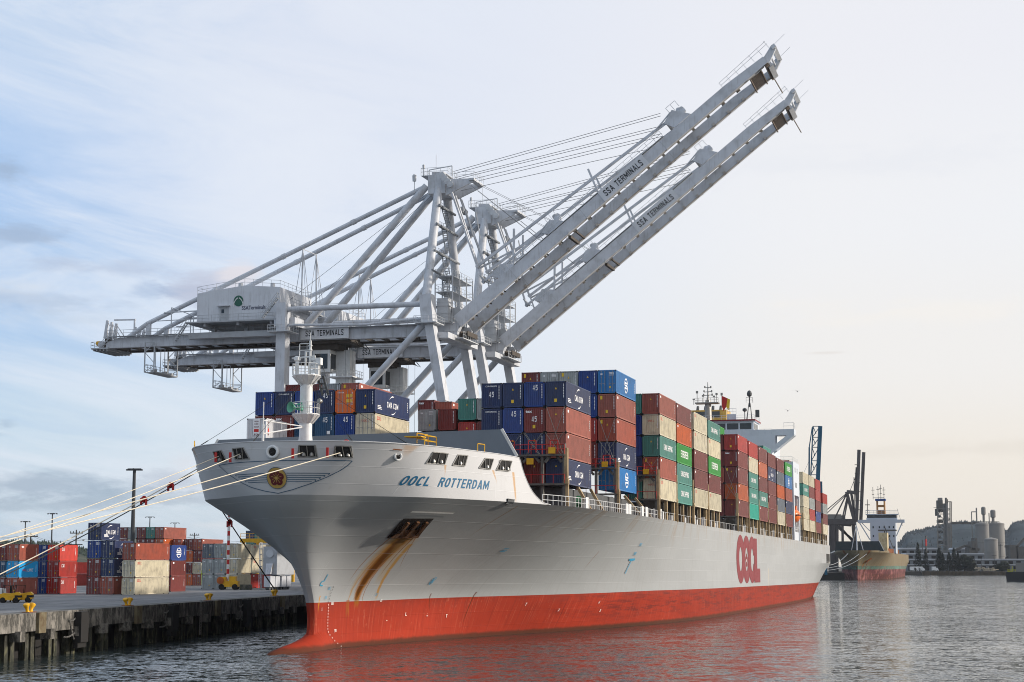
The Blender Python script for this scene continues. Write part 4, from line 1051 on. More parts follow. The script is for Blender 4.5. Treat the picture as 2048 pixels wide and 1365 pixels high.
# port-side column of the bays further aft, bottom to top
BAYS = [(82.3, 'third', 2.94, [('cream', 'oocl', 'oocl'), ('brown', 'tritop', 'num'), ('teal', 'tri', 'china'), ('cream', 'oocl', 'oocl'), ('brown', 'tri', 'num')]),
        (95.2, 'fourth', 2.92, [('teal', '', 'china'), ('teal', '', 'china'), ('green', '', 'ever'), ('rust orange', '', 'num'), ('maroon', '', 'num')]),
        (109.6, 'fifth', 2.92, [('cream', '', 'oocl'), ('maroon', '', 'num'), ('maroon', '', 'num'), ('cream', '', 'oocl'), ('cream', '', 'oocl')]),
        (122.9, 'sixth', 2.9, [('cream', '', 'oocl'), ('maroon', '', 'num'), ('green', '', 'ever'), ('cream', '', 'oocl'), ('teal', '', 'china')]),
        (154.6, 'seventh', 2.93, [('maroon', 'tri', 'num'), ('rust orange', 'tri', 'num'), ('maroon', 'tritop', 'num'), ('maroon', 'texrect', 'num'), ('red', 'trirect', 'num')]),
        (168.3, 'eighth', 2.9, [('turquoise', '', ''), ('teal', '', 'china'), ('teal', '', 'china'), ('cream', '', 'oocl'), ('red', '', 'num')]),
        (181.8, 'ninth', 2.88, [('maroon', '', 'num'), ('teal', '', 'china'), ('maroon', '', 'num'), ('rust orange', '', 'num'), ('maroon', '', 'num')]),
        (195.3, 'tenth', 2.83, [('maroon', '', ''), ('maroon', '', 'num'), ('maroon', '', ''), ('navy', '', 'cma'), ('maroon', '', '')]),
        (209.3, 'eleventh', 2.8, [('cream', '', ''), ('slate', '', 'num'), ('rust orange', '', ''), ('slate', '', 'num'), ('maroon', '', 'num')]),
        (223.6, 'twelfth', 2.8, [('maroon', '', ''), ('navy', '', 'num'), ('brown', '', ''), ('bright blue', '', 'ring'), ('green', '', 'ever')]),
        (257.4, 'first', 2.75, [('cream', '', ''), ('cream', '', ''), ('cream', '', ''), ('teal', '', 'china'), ('cream', '', '')]),
        (270.7, 'second', 2.75, [('cream', '', ''), ('red', '', ''), ('silver', '', 'num'), ('maroon', '', ''), ('cream', '', '')]),
        (285.2, 'third', 2.72, [('maroon', '', ''), ('blue', '', 'num'), ('maroon', '', ''), ('red', '', ''), ('red', '', '')]),
        (302.6, 'fourth', 2.7, [('cream', '', 'num'), ('maroon', '', ''), ('silver', '', 'num'), ('red', '', ''), None])]
for a, nm, h, tiers in BAYS:
    aft = a > 250
    for k, q in enumerate(tiers):
        if not q: continue
        shipbox(a, 21.38, 17.0 + k * h, q[0], '%s container, %s tier, %s outboard stack %s' % (q[0], ORD[k].replace(' lowest', ' lowest'), nm, 'aft of the lifeboat' if aft else 'from the bow'), H=h, end=q[1], side=q[2], door=False)
for k, q in enumerate(('teal', 'navy', 'blue', 'blue', 'teal')): shipbox(82.3, 18.8, 17.0 + k * 2.94, q, '%s container in the gap before the third outboard stack, %s tier' % (q, ORD[k]))
for k, q in enumerate(('maroon', 'maroon', 'brown', 'maroon', 'maroon')): shipbox(154.6, 18.8, 17.0 + k * 2.93, q, '%s container inboard of the seventh stack, %s tier' % (q, ORD[k]))
shipbox(170.5, 15.6, 31.6, 'green', 'green container lid showing above the eighth stack', L=6.06)
shipbox(186.0, 14.0, 31.0, 'maroon', 'maroon container raised above the ninth stack, nearer the bridge')
shipbox(199.0, 15.4, 31.1, 'brown', 'brown container raised above the tenth stack'); shipbox(217.0, 17.6, 31.2, 'teal', 'teal container raised above the eleventh stack', side='china')
shipbox(257.4, 18.2, 30.6, 'brown', 'brown container raised just aft of the white lifeboat tower'); shipbox(257.4, 18.2, 27.8, 'slate', 'slate grey container below the raised brown one aft of the lifeboat tower')

# lashing bridges, pedestals and deck edge gear (parts of the ship)
def lashing(a, w1, ncol, zs=(17.0, 20.3), red=True, lean=0):
    mb = MB()
    for k in range(ncol + 1):
        w = w1 - k * PITCHW; mb.box(w - .16, w + .16, a, a + .45, 14.25, zs[-1] + (1.2 if k == 0 else 0))
        if k < ncol:
            mb.beam((w - .3, a + .2, zs[-1] - .9), (w - .9, a + .2, zs[-1] - .2), .18, .3); mb.beam((w - PITCHW + .3, a + .2, zs[-1] - .9), (w - PITCHW + .9, a + .2, zs[-1] - .2), .18, .3)
    for z in zs: mb.box(w1 - ncol * PITCHW - .1, w1 + .1, a - .25, a + .6, z - .22, z)
    lb = mb.build('lashing_bridge', M_LASH, ship)
    mb = MB(); mb.beam((w1 + .25 + lean, a + .2, 14.25), (w1 + .25, a + .2, 17.2), .5, .35, up=(0, 1, 0)); mb.box(w1 + .05, w1 + .42, a - .05, a + .15, 17.3, 21.0); mb.box(w1 + .05, w1 + .42, a + .35, a + .5, 17.3, 21.0); mb.box(w1, w1 + .5, a - .1, a + .55, 16.9, 17.5)
    mb.build('post', M_BEIGE, lb)
    if red:
        mb = MB(); mb.rail([(w1 + .1, a - .22, zs[-1]), (w1 - ncol * PITCHW, a - .22, zs[-1])], 1.1, 1.28, .045); mb.rail([(w1 + .1, a - .22, zs[0]), (w1 - ncol * PITCHW, a - .22, zs[0])], 1.0, 1.28, .04, 0)
        for k in range(ncol): mb.rail([(w1 - k * PITCHW - .6, a - .4, zs[-1] + .2), (w1 - k * PITCHW - 1.5, a - .4, zs[-1] + .2)], 1.35, .9, .05, 0)
        mb.build('safety_railing', M_RED, lb)
        mb = MB()
        for k in range(ncol): mb.box(w1 - k * PITCHW - 1.7, w1 - k * PITCHW - .9, a - .45, a - .3, zs[-1] + .05 - (k % 2) * 1.2, zs[-1] + .75 - (k % 2) * 1.2)
        mb.build('socket_box', M_YEL, lb)
lashing(38.3, 18.9, 4); lashing(64.2, 19.1, 3); lashing(81.1, 21.0, 2)
for a in (79.5, 94.5, 108.2, 121.8, 153.4, 167.2, 180.9, 194.3, 208.2, 222.4, 256.4, 269.7, 284.0, 300.5):
    if a > 90: lashing(a, 21.0, 1, (17.0,), False)
mr = MB()
rnd = random.Random(3)
for a in (45.5, 52.2, 71.5, 78.2):
    MB().beam((20.2 if a < 60 else 20.9, a + .3, 14.25), (18.6, a + .3, 17.0), .3, .45, up=(0, 1, 0)).build('stack_pedestal', M_BEIGE, ship); MB().box(15.8, 17.0, a - .2, a + .6, 14.25, 16.9).build('stack_pedestal', M_LASH, ship)
for a, nm, h, tiers in BAYS:
    for d in (.35, 6.1, 11.6):
        MB().box(20.75, 21.15, a + d - .25, a + d + .3, 14.25, 16.95).build('stack_pedestal', M_BEIGE, ship); MB().box(18.9, 20.6, a + d + .1, a + d + 1.3, 14.25, 16.9).build('stack_pedestal', M_LASH, ship)
    for j in range(6):
        d = j * 2.1 + rnd.random() * .6; hh = rnd.choice((.9, 1.2, 1.5)); ww = rnd.choice((.4, .7, .9))
        if rnd.random() < .8: MB().box(20.3, 20.9, a + d, a + d + ww, 14.25, 14.25 + hh).build('deck_box', M_WHITE, ship)
def wedge(a): return hp(a, 14.3, -.25).x
pts = [(wedge(a), a, 14.25) for a in (30.5, 34, 38, 42, 47, 53, 60, 68, 76, 84)] + [(21.15, 100, 14.25), (21.15, 236, 14.25)]
mr.rail(pts[:10], 1.15, 1.0, .035, 1); mr.rail([(21.15, 84, 14.25), (21.15, 236, 14.25)], 1.1, 3.0, .025, 0); mr.rail([(21.15, 252, 14.25), (21.15, 316, 14.25)], 1.1, 3.0, .025, 0)
for a in (42.5, 61.5, 63.2, 70.5, 73): MB().box(wedge(a) - .1, wedge(a) + .05, a, a + 1.3, 14.25, 15.6).build('deck_box', M_WHITE, ship)
mr.build('deck_railing', M_WHITE, ship)
mb = MB(); mb.lathe((17.6, 47.5, 14.3), [(.9, 0), (.9, 1.3), (.2, 1.5)], 10); mb.tube((17.4, 46.9, 15.3), (18.5, 47.6, 15.3), .7, 10); mb.build('accommodation_winch', M_GREEND, ship)
# lashing rods across the exposed ends
mb = MB()
def rods(a, w, z, H=2.97, n=2):
    for sg in (-1, 1): mb.tube((w - 1.22 + sg * 1.1, a - .12, z + H * n - .1), (w - 1.22 - sg * 1.0, a - .25, z), .03, 4)
for c in range(3): rods(39.5, 18.9 - c * PITCHW, 20.0, n=1 if c else 2)
for c in range(2): rods(39.5, 18.9 - c * PITCHW - .15, 20.0, n=1)
rods(65.5, 19.0, 21.0, n=2); rods(82.3, 21.38, 20.0, n=1); rods(154.6, 21.38, 20.0, n=1); rods(154.6, 21.38, 20.0, n=2); rods(65.5, 19, 21, n=1)
mb.build('lashing_rod', M_STEEL, ship)

# accommodation block with bridge, mast, funnel, lifeboat tower
mb = MB(); mb.box(-16.4, 16.5, 240, 254, 14.25, 37.9)
mb.build('deckhouse', M_HOUSE, ship)
dh = bpy.data.objects['deckhouse']
mb = MB()
for w in (9.3, 11.0): mb.box(w, w + .9, 239.93, 240.02, 33.6, 35.4)
for w in (-14, -11, -8): mb.box(w, w + .9, 239.93, 240.02, 33.6, 35.4)
mb.build('window', M_GLASS, dh)
mb = MB()
wing = [(16.5, 34.0), (17.0, 34.6), (21.5, 38.0), (21.5, 39.3), (16.5, 39.3)]
hole = [(17.3, 37.8), (17.3, 36.0), (19.4, 37.6)]
def wy(y): return lambda x, z: (x, y, z)
for y0, y1 in ((240.0, 240.25), (243.2, 243.45)):
    for poly in ([(16.5, 38.0), (21.55, 38.0), (21.55, 39.4), (16.5, 39.4)], [(16.5, 34.0), (17.3, 34.6), (17.3, 38.0), (16.5, 38.0)], [(17.3, 34.6), (21.55, 38.0), (19.9, 38.0), (17.3, 36.0)]): mb.prism(poly, wy(y0), wy(y1))
mb.box(16.5, 21.5, 240.25, 243.2, 38.0, 38.2); mb.box(21.35, 21.55, 240.25, 243.2, 38.2, 39.4); mb.beam((17.3, 241.7, 34.7), (21.5, 241.7, 38.0), 2.9, .12)
bw_ = mb.build('bridge_wing', M_HOUSE, ship)
mb = MB(); mb.rail([(19.2, 240.4, 39.4), (21.4, 240.4, 39.4), (21.4, 243.2, 39.4)], 1.5, 1.1, .035); mb.build('wing_railing', M_WHITE, bw_)
mb = MB(); mb.box(-16.4, 16.5, 240.05, 252, 37.9, 39.35); mb.rail([(-16, 240.0, 38.4), (16.5, 240.0, 38.4)], 1.1, 1.6, .04, 0); mb.build('bridge_front', M_HOUSE, ship)
mb = MB(); mb.box(-12.5, 12.2, 241.5, 250, 39.35, 41.5); wh = mb.build('wheelhouse', M_HOUSE, ship)
mb = MB()
for k in range(8): mb.box(-11.8 + k * 2.98, -9.2 + k * 2.98, 241.42, 241.52, 39.7, 41.1)
for k in range(2): mb.box(12.15, 12.25, 242 + k * 3.4, 244.8 + k * 3.4, 39.7, 41.1)
mb.build('window', M_GLASS, wh)
mb = MB(); mb.box(-13, 12.6, 241, 250.5, 41.5, 41.6); mb.box(-13, 12.62, 240.9, 250.6, 41.6, 41.95, mi=1); mb.build('wheelhouse_roof', [M_HOUSE, M_LOGOR], wh)
mb = MB()
mb.rail([(-12, 241.2, 41.95), (12.4, 241.2, 41.95), (12.4, 250, 41.95)], 1.0, 1.8, .035)
mb.box(5.8, 8.0, 243, 246, 41.95, 43.4); mb.rail([(5.8, 243, 43.4), (8.0, 243, 43.4)], 1.3, .7, .035)
mb.build('compass_deck', M_HOUSE, ship)
mb = MB()
for sx, sy in ((-1, -1), (1, -1), (1, 1), (-1, 1)): mb.tube((10.9 + sx * .6, 244 + sy * .6, 41.95), (11.0 + sx * .15, 244, 46), .07, 5)
mb.tube((11, 244, 45), (11, 244, 48), .15, 6); mb.rail([(10.3, 243.4, 46), (11.7, 243.4, 46), (11.7, 244.6, 46)], 1.2, .7, .035); mb.lathe((11, 244, 47.4), [(.2, 0), (.55, .3), (.6, .8), (.4, 1.3), (.1, 1.5)], 12)
mb.lathe((9.9, 243.6, 43.9), [(.1, 0), (.5, .2), (.5, .7), (.1, .9)], 10); mb.tube((9.9, 243.6, 42), (9.9, 243.6, 44), .1, 5)
mb.box(12.5, 13.4, 242.5, 243, 42.5, 44.2)
mb.build('satellite_mast', M_DGREY, ship)
mb = MB()
mb.lathe((1.0, 246, 41.9), [(.9, 0), (.75, 4.0), (.6, 5.2)], 10); mb.box(-1.9, 3.6, 244.8, 247.2, 46.2, 46.5)
mb.tube((1, 246, 46.4), (1, 246, 51.3), .25, 8, r2=.08)
for w, z, l in ((-1.4, 46.4, 2.8), (-2.2, 46.0, 1.4), (3.2, 46.4, 2.2), (2.6, 46.4, 1.6), (0, 46.4, 1.8), (4.4, 45.6, 3.0)): mb.tube((w, 245, z), (w, 245, z + l), .08, 5); mb.box(w - .25, w + .25, 244.8, 245.2, z + l * .8, z + l)
for z, w in ((48.2, 1.0), (49.0, .9), (50.0, .7)): mb.beam((1 - w, 246, z), (1 + w, 246, z + .1), .15, .15); mb.box(1 + w - .15, 1 + w + .15, 245.8, 246.2, z - .1, z + .4); mb.box(1 - w - .15, 1 - w + .15, 245.8, 246.2, z, z + .4)
mb.rail([(-1.9, 244.8, 46.5), (3.6, 244.8, 46.5)], 1.0, .8, .04)
mb.build('radar_mast', M_STEEL, ship)
mb = MB(); mb.box(-6.0, 2.6, 263, 270, 36, 46.4); fu = mb.build('funnel', paint('funnel_yellow', '#c9a24c', .55, .35, '#5b4a2c', .5, streak=.3), ship)
mb = MB(); mb.box(-6.1, 1.0, 262.85, 263.05, 44.6, 46.0); 
for k in range(4): mb.tube((-5 + k * 1.9, 266, 46.3), (-5 + k * 1.9, 267, 47.6), .35, 8)
mb.build('exhaust_pipe', M_DGREY, fu)
mb = MB(); put_text(mb, 'V', lambda u, v: (2.63, u, v), 2.2, 2.0, 266.5, 43.5, bold=.04); put_text(mb, 'A', lambda u, v: (2.63, u, v), 2.2, 2.0, 266.5, 41.2, bold=.04); mb.build('funnel_mark', M_LOGOR, fu)
mb = MB(); mb.prism([(4.6, 47.8), (5.9, 47.2), (5.6, 45.2), (4.9, 44.2), (4.5, 45.6)], wy(243.9), wy(243.95)); mb.build('signal_flag', M_RED, ship)
mb = MB(); mb.prism([(5.9, 47.2), (6.5, 46.9), (6.3, 44.4), (5.8, 44.6), (5.6, 45.2)], wy(243.9), wy(243.95)); mb.build('signal_flag', M_STICK, ship)
mb = MB()    # lifeboat tower
mb.box(15.5, 21.4, 238.2, 249.6, 24.4, 31.9); mb.box(15.5, 21.4, 238.2, 239.6, 14.25, 24.4); mb.box(15.5, 21.4, 248.3, 249.6, 14.25, 24.4); mb.box(15.5, 16.0, 239.6, 248.3, 14.25, 24.4); mb.box(16, 21.2, 239.6, 248.3, 14.25, 16.2)
tw = mb.build('lifeboat_tower', M_HOUSE, ship)
mb = MB(); mb.rail([(21.2, 239.7, 16.2), (21.2, 248.2, 16.2)], 1.1, 1.2, .04); mb.stairs((20.6, 247.8, 16.2), (20.6, 244.5, 19.2), .8, (1, 0, 0)); mb.rail([(15.6, 238.4, 31.9), (21.2, 238.4, 31.9), (21.2, 249.4, 31.9)], 1.1, 1.6, .035)
mb.beam((21.1, 240.6, 23.8), (21.1, 240.6, 17), .3, .3); mb.beam((21.1, 247, 23.8), (21.1, 247, 17), .3, .3)
mb.build('davit_railing', M_WHITE, tw)
mb = MB()
for a, z in ((241.5, 26.2), (243.5, 26.2), (241.2, 29.6), (245.2, 29.6)): mb.box(21.38, 21.45, a, a + .8, z, z + 1.1)
mb.build('window', M_GLASS, tw)
mb = MB()
prof = [(.1, 0), (.75, .4), (1.25, 1.3), (1.4, 2.6), (1.4, 4.8), (1.2, 6.2), (.6, 7.0), (.1, 7.2)]
vs = []; n = 14
for r, y in prof:
    for k in range(n):
        t = 2 * math.pi * k / n; vs.append((20.7 + r * math.cos(t), y, r * math.sin(t) * (1.15 if math.sin(t) < 0 else .95)))
mb.mesh(vs, [(j * n + k, j * n + (k + 1) % n, (j + 1) * n + (k + 1) % n, (j + 1) * n + k) for j in range(len(prof) - 1) for k in range(n)])
mb.box(20.1, 21.3, 2.6, 4.0, 1.1, 2.1)
lb = thing('lifeboat', 'orange enclosed lifeboat hanging in the white tower on the ship side', 'lifeboat', M=MS @ Matrix.Translation((0, 240.3, 20.0)))
mb.build('boat_hull', M_ORANGE, lb, smooth=True)
mb = MB(); mb.box(19.2, 22.15, .4, 6.8, -.12, .1); mb.build('fender_strip', M_SHADE_BLACK, lb)
mb = MB(); mb.box(20.6, 21.2, 300, 316, 14.3, 30.5); mb.box(17.5, 21.3, 316.2, 317.2, 14.3, 30.0)
mb.build('stern_post', M_LASH, ship) if False else None
# ------------------------------------------------------------ ship-to-shore gantry cranes
M_BTRIM = paint('boom_underside_trim', '#a39c93', .7, .4, '#6b5d50', .8)
M_CAGE = paint('rope_cage_brown', '#7d6f62', .8, .5, '#4a3a2e', 1.0, rust=.5)
M_STAIR = paint('stair_grey', '#7d8287', .6, .3)
def crane_build():
    t = thing('gantry_crane', 'nearer of the two tall pale grey gantry cranes, its raised boom the higher one', 'crane', 'ship-to-shore gantry cranes', M=dockM(285.5, 94, 4.1))
    P = lambda L, d, z: Vector((94 - L, d, z - 4.1))
    K = M_CRANE
    N, F_ = -9.5, 9.5
    for d, sg in ((N, -1), (F_, 1)):
        mb = MB(); mb.beam(P(91.2, d, 6.5), P(91.3, d, 36.0), 1.5, 2.3, up=(0, 1, 0)); mb.beam(P(91.3, d, 36.0), P(93.7, d, 49.4), 1.5, 2.3, up=(0, 1, 0)); mb.box(-.9, .9, d - 1.3, d + 1.3, 45.2, 50.4) if False else None
        mb.beam(P(93.9, d, 49.4), P(94.4, d, 54.6), 2.1, 2.6, up=(0, 1, 0))
        mb.build('leg', K, t)
        mb = MB(); mb.beam(P(121.4, d, 6.5), P(121.2, d, 54.3), 1.75, 2.2, up=(0, 1, 0)); mb.build('leg', K, t)
        # platforms round the leg tops
        for L0, zz in ((121.2, 49.1), (94.0, 49.6)):
            mb = MB(); x = 94 - L0; mb.box(x - 2.0, x + 2.0, d - 2.3, d + 2.3, zz - 4.2, zz - 4.05)
            mb.rail([(x - 2, d - 2.3, zz - 4.05), (x + 2, d - 2.3, zz - 4.05), (x + 2, d + 2.3, zz - 4.05), (x - 2, d + 2.3, zz - 4.05)], 1.1, 1.1, .035, closed=True)
            mb.build('leg_platform', M_RAIL, t)
        mb = MB(); mb.tube(P(120.6, d, 53.2), P(95.5, d, 53.1), .48, 12); mb.lathe(P(95.6, d, 53.1), [(.48, -.9), (.62, 0)], 12, axis=(-1, 0, 0)); mb.build('tie_tube', K, t, smooth=True)
        mb = MB(); mb.tube(P(120.4, d, 50.4), P(106, d, 49.9), .24, 8); mb.tube(P(106, d, 49.9), P(95.2, d, 50.6), .24, 8); mb.build('tie_tube', K, t, smooth=True)
        mb = MB(); mb.tube(P(95.0, d, 49.6), P(121.2, d, 22.6), .62, 12); mb.build('diagonal_brace', K, t, smooth=True)
        mb = MB(); mb.tube(P(94.5, d, 54.4), P(94.8, d * .25, 74.9), .78, 14); mb.build('mast_tube', K, t, smooth=True)
        mb = MB(); mb.beam(P(91.2, d, 22.0), P(121.4, d, 22.0), 1.6, 2.0); mb.build('portal_beam', K, t)
    for L0 in (91.2, 121.4):
        mb = MB(); mb.beam(P(L0, N - 1, 9.2), P(L0, F_ + 1, 9.2), 1.8, 1.6)
        mb.beam(P(L0, N, 22.0), P(L0, F_, 22.0), 1.5, 1.9)
        sb = mb.build('sill_beam', K, t)
        mb = MB()
        for e in (N, F_):
            for j in (-2.4, 2.4):
                mb.beam(P(L0, e + j, 8.6), P(L0, e + j, 6.8), 1.2, 2.6, up=(0, 1, 0), w2=.9, h2=3.6)
                for q in (-1.1, 1.1): mb.box(94 - L0 - .6, 94 - L0 + .6, e + j + q - .95, e + j + q + .95, .5, 2.4)
        mb.build('bogie', K, sb)
        mb = MB()
        for e in (N, F_):
            for j in (-3.95, -2.85, -1.95, -.85, .85, 1.95, 2.85, 3.95): mb.tube((94 - L0 - .35, e + j, .42), (94 - L0 + .35, e + j, .42), .42, 12)
        mb.build('wheel', M_DGREY, sb)
    mb = MB()   # equipment house and warning board on the landside sill
    x = 94 - 121.4; mb.box(x - 1.3, x + 1.3, N - 3.4, N + 4.2, 2.6, 7.4); mb.build('equipment_cabinet', M_CRANEG, t)
    mb = MB(); mb.box(x - .3, x + .6, N - 3.46, N - 3.42, 3.6, 4.5); mb.build('warning_board', M_YEL, t)
    mb = MB(); mb.rail([(x - 1.9, N - 3.6, 0), (x - 1.9, N - 2.4, 0)], 8, .5, .07, 7); mb.lathe((x, N - 3.45, 6.2), [(.7, 0), (.7, .1)], 14, axis=(0, -1, 0)); mb.build('access_ladder', M_RAIL, t)
    # trolley girders
    for d in (-3.5, 3.5):
        mb = MB()
        f = lambda l, z, o: (94 - l, d + o, z - 4.1)
        poly = [(159.2, 48.3), (159.2, 49.3), (156.5, 50.2), (90.6, 50.35), (90.6, 48.25)]
        mb.prism(poly, lambda l, z: f(l, z, -.55), lambda l, z: f(l, z, .55)); g = mb.build('girder', K, t)
        mb = MB(); s_ = -1 if d < 0 else 1
        mb.box(94 - 158, 94 - 91.5, d - s_ * .55, d - s_ * 1.15, 44.35, 44.5); mb.box(94 - 158, 94 - 91.5, d - s_ * .55, d - s_ * .75, 44.15, 44.3)
        mb.build('trolley_rail', M_UNDER, g)
        mb = MB(); y0 = d + s_ * .55; y1 = d + s_ * 1.6
        mb.box(94 - 158.5, 94 - 92.5, y0, y1, 46.15, 46.24); mb.rail([(94 - 158.5, y1, 46.24), (94 - 92.5, y1, 46.24)], 1.1, 1.7, .035)
        if d < 0:
            mb.box(94 - 141, 94 - 122.5, y1 - 1.9, y1 - .5, 44.9, 45.9)
        mb.build('walkway', M_CRANEG, g)
    for k in range(24):
        l = 158 - k * 2.9
        if 113.5 < l < 118.5: continue
        mb = MB(); mb.box(94 - l - .12, 94 - l + .12, -3.0, 3.0, 44.3, 44.75 if k % 4 else 45.6); mb.build('cross_beam', M_UNDER, t)
    mb = MB(); mb.box(94 - 159.5, 94 - 158.7, -4, 4, 44.2, 46.0); mb.build('cross_beam', M_UNDER, t)
    mb = MB(); mb.box(94 - 123.4, 94 - 119.4, -8.6, 8.6, 46.3, 47.8); mb.build('cross_beam', K, t)
    mb = MB(); mb.box(94 - 93.2, 94 - 90.8, -8.6, 8.6, 43.1, 44.1); mb.build('cross_beam', K, t)
    mb = MB(); mb.box(94 - 162, 94 - 158.4, -4.6, 4.4, 44.0, 44.25)
    for k in range(5): mb.box(94 - 161.7 + k * .7, 94 - 161.5 + k * .7, -4.4, 4.2, 43.7, 44.0)
    mb.rail([(94 - 158.4, -4.6, 44.25), (94 - 162, -4.6, 44.25), (94 - 162, 4.4, 44.25), (94 - 158.4, 4.4, 44.25)], 1.1, 1.2, .04); mb.stairs((94 - 158.2, -4.0, 46.2), (94 - 160.2, -4.0, 44.3), .7, (0, 1, 0))
    mb.build('end_platform', M_CRANEG, t)
    for l, d, h in ((159.4, -3.4, 3.6), (158.9, -2.6, 3.4), (158.4, -1.8, 3.2), (156.2, 1.4, 2.9), (155.7, 2.2, 2.7), (155.2, 3.0, 2.6)):
        mb = MB(); mb.beam(P(l + .3, d, 50.2), P(l, d, 50.0 + h), .75, .35, w2=.4); mb.tube(P(l, d, 50 + h - .2), P(l - 2.0, d, 50.3), .09, 5); mb.build('rope_sheave_frame', M_CRANE, t)
    mb = MB()
    mb.tube(P(158.2, -3, 53.7), P(153.8, -3, 53.6), .16, 6); mb.tube(P(154.0, -3, 53.6), P(154.0, -3, 50.2), .16, 6)
    mb.build('jib_hoist', M_CRANE, t); mb = MB()
    mb.lathe(P(160.2, -3.6, 49.0), [(.2, -.5), (.7, -.45), (.7, .45), (.2, .5)], 12, axis=(0, 1, 0)); mb.lathe(P(160.2, -1.4, 49.0), [(.2, -.5), (.7, -.45), (.7, .45), (.2, .5)], 12, axis=(0, 1, 0))
    mb.build('rope_sheave', M_CRANE, t)
    mb = MB(); mb.lathe(P(161.0, -3.6, 49.3), [(.1, -.3), (.45, -.3), (.45, .3), (.1, .3)], 10, axis=(1, 0, 0)); mb.box(94 - 161.5, 94 - 160.6, -3.4, -2.2, 44.9, 45.4); mb.build('motor', M_YEL, t)
    mb = MB()    # low railing-like frames on the backreach
    for d in (-3.9, 3.9):
        mb.tube(P(147.5, d, 54.5), P(139.5, d, 54.6), .12, 6); mb.tube(P(146, d, 50.3), P(146, d, 55.4), .1, 5); mb.tube(P(146, d, 55.4), P(141.5, d, 53.7), .08, 5); mb.tube(P(141.5, d, 50.3), P(141.5, d, 53.7), .08, 5); mb.tube(P(149, d, 53.0), P(139.5, d, 53.1), .09, 5)
    mb.build('cable_frame', M_RAIL, t)
    # backstays
    for d in (-3.5, 3.5):
        mb = MB(); mb.tube(P(97.4, d * .7, 75.4), P(151.0, d, 52.7), .42, 10); mb.tube(P(151.0, d, 52.7), P(155.0, d, 50.2), .42, 10); mb.beam(P(150.8, d, 52.6), P(150.8, d, 50.0), .9, .5)
        for q in (.25, .5, .75): c = P(97.4, d * .7, 75.4).lerp(P(151, d, 52.7), q); u = (P(151, d, 52.7) - P(97.4, d * .7, 75.4)).normalized(); mb.tube(c - u * .4, c + u * .4, .5, 10)
        mb.build('backstay', K, t, smooth=True)
        mb = MB(); mb.tube(P(97.0, d * .7, 75.6), P(119.9, d, 50.6), .66, 14); mb.build('mast_brace', K, t, smooth=True)
        mb = MB(); top = P(120.4, d * .9, 65.2); mb.tube(P(120.4, d, 54.2), top, .13, 6); mb.tube(P(118.2, d, 50.6), top, .06, 5); mb.tube(P(122.5, d, 50.6), top, .06, 5); mb.tube(P(119.4, d, 54), top, .05, 5); mb.build('stay_support', K, t)
    mb = MB(); mb.tube(P(120.4, -3.15, 65.2), P(120.4, 3.15, 65.2), .08, 5); mb.build('stay_support', K, t)
    mb = MB(); mb.tube(P(96.8, -1, 74.9), P(124, -3, 55.2), .035, 4); mb.tube(P(96.8, 1, 74.9), P(121, -1, 54.2), .035, 4); mb.build('guy_wire', M_WIRE, t)
    # machine house
    mb = MB(); prof = [(139.2, 52.0), (139.2, 57.2), (129.9, 58.3), (123.0, 57.7), (123.0, 52.0)]
    mb.prism(prof, lambda l, z: (94 - l, -7.2, z - 4.1), lambda l, z: (94 - l, 7.4, z - 4.1))
    h = mb.build('machine_house', paint('machine_house_paint', '#c3c7cd', .5, .2, '#6f6d69', .3, streak=.3), t)
    mb = MB()
    for k in range(9): l = 138.9 - k * 1.98; mb.box(94 - l, 94 - l + .05, -7.23, -7.2, 48.0, 53.0)
    mb.box(94 - 135.0, 94 - 132.6, -7.9, -7.2, 50.5, 50.65)
    mb.build('panel_seam', K, h)
    mb = MB(); mb.box(94 - 134.7, 94 - 132.9, -7.25, -7.2, 47.9, 50.4); dr = mb.build('door', M_CRANEG, h); mb = MB(); mb.box(94 - 134.3, 94 - 133.8, -7.3, -7.25, 49.3, 50.0); mb.build('window', M_GLASS, dr)
    mb = MB(); fE = lambda u, v: (94 - 131.0 + u, -7.26, v + 51.4)
    o_ = ell(0, 0, .95, 1.0, 24)
    disc(mb, o_, (0, 0), fE, 0); fE2 = lambda u, v: (94 - 131.0 + u, -7.3, v + 51.4)
    for sg in (1, -1):
        arc = [(sg * (.95 - 1.5 * (1 - math.cos(R(k * 8)))), -1.0 + 1.75 * math.sin(R(k * 8))) for k in range(9)]; ribbon(mb, arc, .14, fE2, 1)
    put_text(mb, 'SSATerminals', lambda u, v: (94 - 131.0 + u, -7.26, v + 51.4), 4.6, .72, 3.0, -1.3, bold=.012, mi=2)
    mb.build('house_logo', [M_LEAD, M_WHITE, plain('logo_navy', '#2b3350')], h)
    mb = MB(); tp = [(94 - l, z - 4.1 + .02) for l, z in prof[1:4]]
    for y in (-7.1, 7.3): mb.rail([(x_, y, z_) for x_, z_ in tp], 1.2, 1.6, .035)
    mb.rail([(tp[2][0], -7.1, tp[2][1]), (tp[2][0], 7.3, tp[2][1])], 1.2, 1.6, .035); mb.rail([(tp[0][0], -7.1, tp[0][1]), (tp[0][0], 7.3, tp[0][1])], 1.2, 1.6, .035)
    for l, z in ((131.3, 58.2), (125, 57.9)): mb.tube(P(l, -5.8, z), P(l, -5.8, z + .8), .42, 10)
    mb.build('roof_railing', M_RAIL, h)
    mb = MB(); mb.box(94 - 140.8, 94 - 121.6, -8.6, 8.0, 47.5, 47.75); mb.rail([(94 - 140.8, -8.6, 47.75), (94 - 123.4, -8.6, 47.75)], 1.1, 1.6, .035); mb.rail([(94 - 121.6, -8.6, 47.75), (94 - 121.6, 8, 47.75)], 1.1, 1.6, .035)
